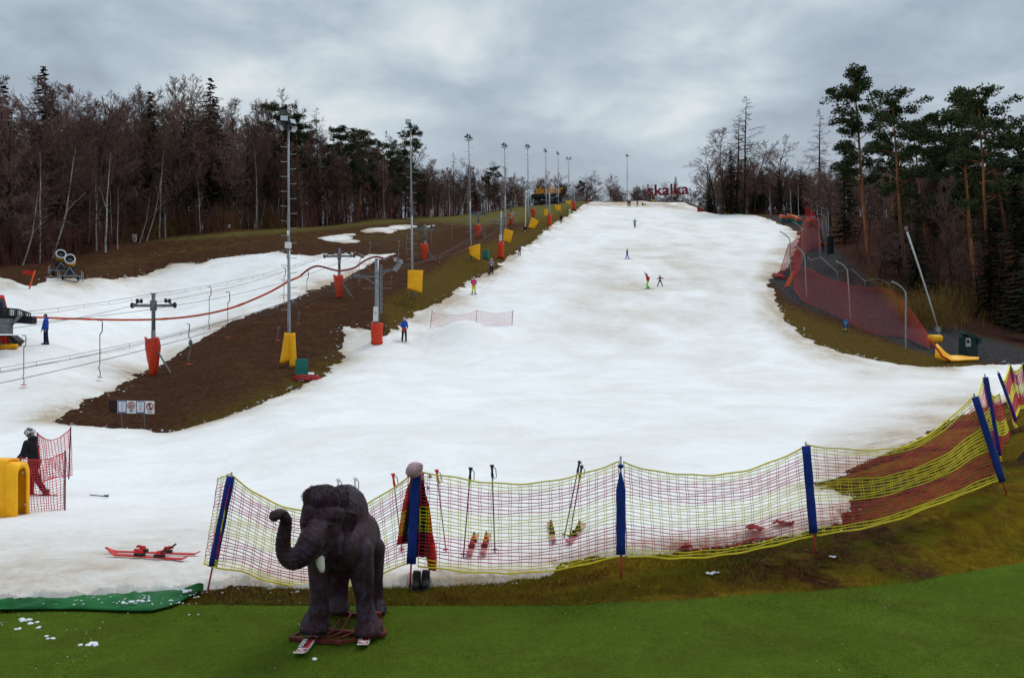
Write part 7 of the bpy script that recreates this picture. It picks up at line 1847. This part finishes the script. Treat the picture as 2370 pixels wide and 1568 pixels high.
# red rags in the snow under the net
for (x_, y_, s_, lab) in ((1747,1230,.10,'largest dark red rag half buried in the snow behind the net'),(1800,1216,.06,'middle small red rag in the snow behind the net'),(1822,1213,.07,'right small red rag in the snow behind the net'),(1582,1260,.09,'dark red rag at the snow edge under the third fence span')):
    q = MB(); a = shit(x_, y_); R = random.Random(x_); q.sheet([[a+Vector((s_*(i-1.5)*.7, s_*(j-1)*.8, .02+R.uniform(0,.06)))for j in range(3)] for i in range(4)], .015); top(q, 'red_rag', mat('wet_red_cloth', (.16,.015,.014), .8), lab, 'rag')
q = MB(); q.tube([shit(208,1149)+Vector((0,0,.04)), shit(250,1153)+Vector((0,0,.04))], .012, 6); q.box(shit(246,1153)+Vector((0,0,.06)), (.10,.04,.03)); top(q, 'dropped_ski_pole', M_BLACK, 'dark ski pole lying on the snow right of the red nets', 'ski pole')
# letters on the horizon
def letters(word, vx0, vx1, vyb, vyx, Y, label, m, rowslope, name, legs, spacing, nmx):
    root = empty(name, on((vx0+vx1)/2, Y), label, 'letter sign'); xh = (vyb-vyx)/FPX*Y; size = xh/.47; Z0 = W(0, vyb, Y).z
    w = (vx1-vx0)/FPX*Y; x = W(vx0, 0, Y).x; tot = sum(spacing.values() if False else [spacing[c] for c in word]); sc = w/tot
    for i, c in enumerate(word):
        cw = spacing[c]*sc; zz_ = Z0+rowslope*(x-W(vx0,0,Y).x)
        if c != ' ': text_mesh(c, size, 'letter', m, root, (x+cw/2, Y-.2, zz_), (1,0,rowslope), (0,0,1), .14, size*.020, sx=1.12)
        x += cw
    if legs:
        q = MB()
        for k in range(legs):
            xx = W(vx0+4+(vx1-vx0-8)*k/(legs-1), 0, Y).x; g_ = float(zt(xx, Y)); q.bar((xx, Y+.05, g_-.2), (xx, Y+.05, Z0+.5+rowslope*(xx-W(vx0,0,Y).x)), .10)
        q.bar((W(vx0,0,Y).x, Y+.12, Z0+.3), (W(vx1,0,Y).x, Y+.12, Z0+.3+rowslope*w), .08); q.build('support_frame', M_STEEL, root)
    return root
SPC = {'s':.50,'k':.54,'a':.55,'l':.27,'y':.52,'b':.57,'r':.38,' ':.1}
letters('skalka', 1497, 1594, 452.5, 436.0, 274, 'large red letters spelling skalka on the crest of the hill', mat('letters_dark_red', (.24,.012,.028), .5), .043, 'letter_sign', 11, SPC, 'k')
letters('skybar', 1239, 1301, 449.0, 437.8, 252, 'orange-yellow letters spelling skybar on the roof left of the masts', mat('letters_orange', (.62,.27,.01), .5), .05, 'letter_sign', 0, SPC, 'y')
# the bar building below the letters
a = on(1262, 253); r_ = empty('bar_building', a, 'low dark bar building under the skybar letters on the crest', 'building'); Yb_ = 253
M_DW = mat('dark_timber', (.022,.016,.016), .8); M_WIN = mat('dark_window', (.03,.035,.04), .15)
zr = W(0,459,Yb_).z; zt_ = W(0,451,Yb_).z; zg = W(0,474,Yb_).z-.5; xl, xr = W(1233,0,Yb_).x, W(1297,0,Yb_).x
q = MB(); q.box(((xl+xr)/2, Yb_+1.5, (zr+zg)/2), (xr-xl-.6, 3.6, zr-zg)); q.build('wall', M_DW, r_); q = MB(); q.box(((xl+xr)/2, Yb_+1.2, (zr+zt_)/2), (xr-xl+.8, 5.2, (zt_-zr))); q.build('roof', mat('black_roof', (.012,.011,.014), .6), r_)
for k in range(5): q = MB(); q.box((xl+1.0+(xr-xl-2)*k/4, Yb_-.34, zr-.65), (.9,.06,.7)); q.build('window', M_WIN, r_)
q = MB()
for k in range(12): q.bar((xl+(xr-xl)*k/11, Yb_-1.6, zg), (xl+(xr-xl)*k/11, Yb_-1.6, zg+1.5), .08)
q.bar((xl, Yb_-1.6, zg+1.5), (xr, Yb_-1.6, zg+1.5), .1); q.bar((xl, Yb_-1.6, zg+1.1), (xr, Yb_-1.6, zg+1.1), .05); q.build('railing', M_DW, r_)
a = on(1338, 262); q = MB(); r_ = empty('lift_hut', a, 'small hut with a reddish roof at the top of the lift', 'hut'); q.box(a+Vector((0,1,1.0)), (2.6,2,2.2)); q.build('wall', mat('grey_wall', (.16,.16,.16), .8), r_); q = MB(); q.box(a+Vector((0,.9,2.2)), (3.2,2.6,.4), None, 0, .7); q.build('roof', mat('red_brown_roof', (.10,.02,.02), .7), r_)
# thin lance pole near the fifth mast
p = hit(1215, 537); q = MB(); q.tube([p, W(1217,440,p.y)], .07, 8); q.box(p+Vector((0,0,.6)), (.6,.5,.5), None, 1); top(q, 'white_pole', [M_WHITE, M_BLACK], 'thin white pole left of the fifth mast with a black foot', 'pole')
# stones and clods on the bare earth
R = random.Random(44); q = MB()
for k in range(900):
    u = R.random()
    if u < .45: x_, y_ = R.uniform(200,760), R.uniform(820,990)
    elif u < .75: x_, y_ = R.uniform(1790,2369), R.uniform(640,840)
    else: x_, y_ = R.uniform(640,1150), R.uniform(560,760)
    p = hit(x_, y_)
    if sdist(SNOWP, np.array([p.x]), np.array([p.y]))[0] > -.2: continue
    r0 = R.uniform(.012,.04); q.ball(p+Vector((0,0,r0*.2)), (r0*R.uniform(.7,1.4), r0, r0*.6), 5, 4)
o = q.build('stones', mat('pale_stones', (.10,.08,.065), .9, var=.4, scale=.5), None); tag(o, kind='stuff')
# ------------------------------------------------------------------ sky, sun, camera
wd = bpy.data.worlds.new('World'); SC.world = wd; wd.use_nodes = True
nt = wd.node_tree; nt.nodes.clear()
SUN_EL, SUN_AZ = math.radians(52), math.radians(35)      # azimuth from +Y towards +X
out = nt.nodes.new('ShaderNodeOutputWorld'); bg = nt.nodes.new('ShaderNodeBackground'); nt.links.new(bg.outputs[0], out.inputs[0])
sky = nt.nodes.new('ShaderNodeTexSky'); sky.sky_type = 'NISHITA'; sky.sun_disc = False
sky.sun_elevation = SUN_EL; sky.sun_rotation = SUN_AZ
tc = nt.nodes.new('ShaderNodeTexCoord')
sp = nt.nodes.new('ShaderNodeSeparateXYZ'); nt.links.new(tc.outputs['Generated'], sp.inputs[0])
zz = mth(nt, 'MAXIMUM', sp.outputs[2], 0.0)
den = mth(nt, 'ADD', zz, .30)
cb = nt.nodes.new('ShaderNodeCombineXYZ')
nt.links.new(mth(nt, 'DIVIDE', sp.outputs[0], den), cb.inputs[0]); nt.links.new(mth(nt, 'DIVIDE', sp.outputs[1], den), cb.inputs[1])
cb.inputs[2].default_value = 3.7
n1 = noise(nt, cb.outputs[0], 1.15, 6, .5, .12)
n2 = noise(nt, cb.outputs[0], 4.0, 7, .52, .25)
f = mth(nt, 'ADD', mth(nt, 'MULTIPLY', n1, .52), mth(nt, 'MULTIPLY', n2, .36)); f = mth(nt, 'ADD', mth(nt, 'MULTIPLY', mth(nt, 'SUBTRACT', f, .44), 1.6), .470)
def glow(vx, vy, width, amt):
    """a thinner, brighter part of the cloud deck in one direction of the sky"""
    D = Vector(((vx-CX)/FPX, 1, (CY-vy)/FPX)).normalized()
    vmn = nt.nodes.new('ShaderNodeVectorMath'); vmn.operation = 'DISTANCE'; nt.links.new(tc.outputs['Generated'], vmn.inputs[0]); vmn.inputs[1].default_value = D
    t_ = mth(nt, 'DIVIDE', vmn.outputs['Value'], width); e_ = mth(nt, 'POWER', 2.718, mth(nt, 'MULTIPLY', mth(nt, 'MULTIPLY', t_, t_), -1.0))
    return mth(nt, 'MULTIPLY', e_, amt)
for g_ in ((690,225,.15,.20),(1010,90,.11,.03),(1560,330,.14,.10),(1120,370,.12,.07),(700,-60,.2,-.07),(1250,-60,.25,-.04),(110,30,.22,-.10),(370,120,.15,-.11),(1450,60,.2,-.03),(1200,290,.10,-.04),(2250,50,.16,-.045),(2050,330,.2,-.02)): f = mth(nt, 'ADD', f, glow(*g_))
cl = ramp(nt, f, [(.36,(.30,.355,.425)),(.47,(.40,.47,.54)),(.56,(.53,.60,.645)),(.67,(.74,.775,.765))])
# brighter band low over the horizon and the bright zenith of an overcast day
hz = ramp(nt, zz, [(0.0,1.0),(.16,.35),(.30,0.0)])
cl = mixc(nt, mth(nt, 'MULTIPLY', hz, .45), cl, (.66,.69,.70))
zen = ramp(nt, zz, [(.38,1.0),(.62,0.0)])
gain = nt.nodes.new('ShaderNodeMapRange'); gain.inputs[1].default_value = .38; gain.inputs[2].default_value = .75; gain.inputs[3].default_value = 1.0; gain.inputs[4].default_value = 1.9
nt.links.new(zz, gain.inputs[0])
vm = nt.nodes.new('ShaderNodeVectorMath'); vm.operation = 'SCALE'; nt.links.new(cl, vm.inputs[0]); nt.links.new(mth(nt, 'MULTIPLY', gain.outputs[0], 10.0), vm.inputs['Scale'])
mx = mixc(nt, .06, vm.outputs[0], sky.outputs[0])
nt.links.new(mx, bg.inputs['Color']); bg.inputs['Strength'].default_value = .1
sun = bpy.data.lights.new('sun', 'SUN'); sun.energy = 1.15; sun.angle = math.radians(18); sun.color = (1, .955, .90)
so = bpy.data.objects.new('sun', sun); COL.objects.link(so)
d = Vector((math.sin(SUN_AZ)*math.cos(SUN_EL), math.cos(SUN_AZ)*math.cos(SUN_EL), math.sin(SUN_EL)))
so.rotation_euler = (-d).to_track_quat('-Z', 'Y').to_euler()
cam = bpy.data.cameras.new('camera'); co = bpy.data.objects.new('camera', cam); COL.objects.link(co)
co.location = (0, 0, CAMH); co.rotation_euler = (math.radians(90), 0, 0)
cam.sensor_width = 36; cam.lens = 36*FPX/WPX; cam.clip_end = 3000; cam.clip_start = .1
SC.camera = co
vs = SC.view_settings; vs.view_transform = 'Standard'; vs.look = 'None'; vs.exposure = 0.15; vs.gamma = 1.0
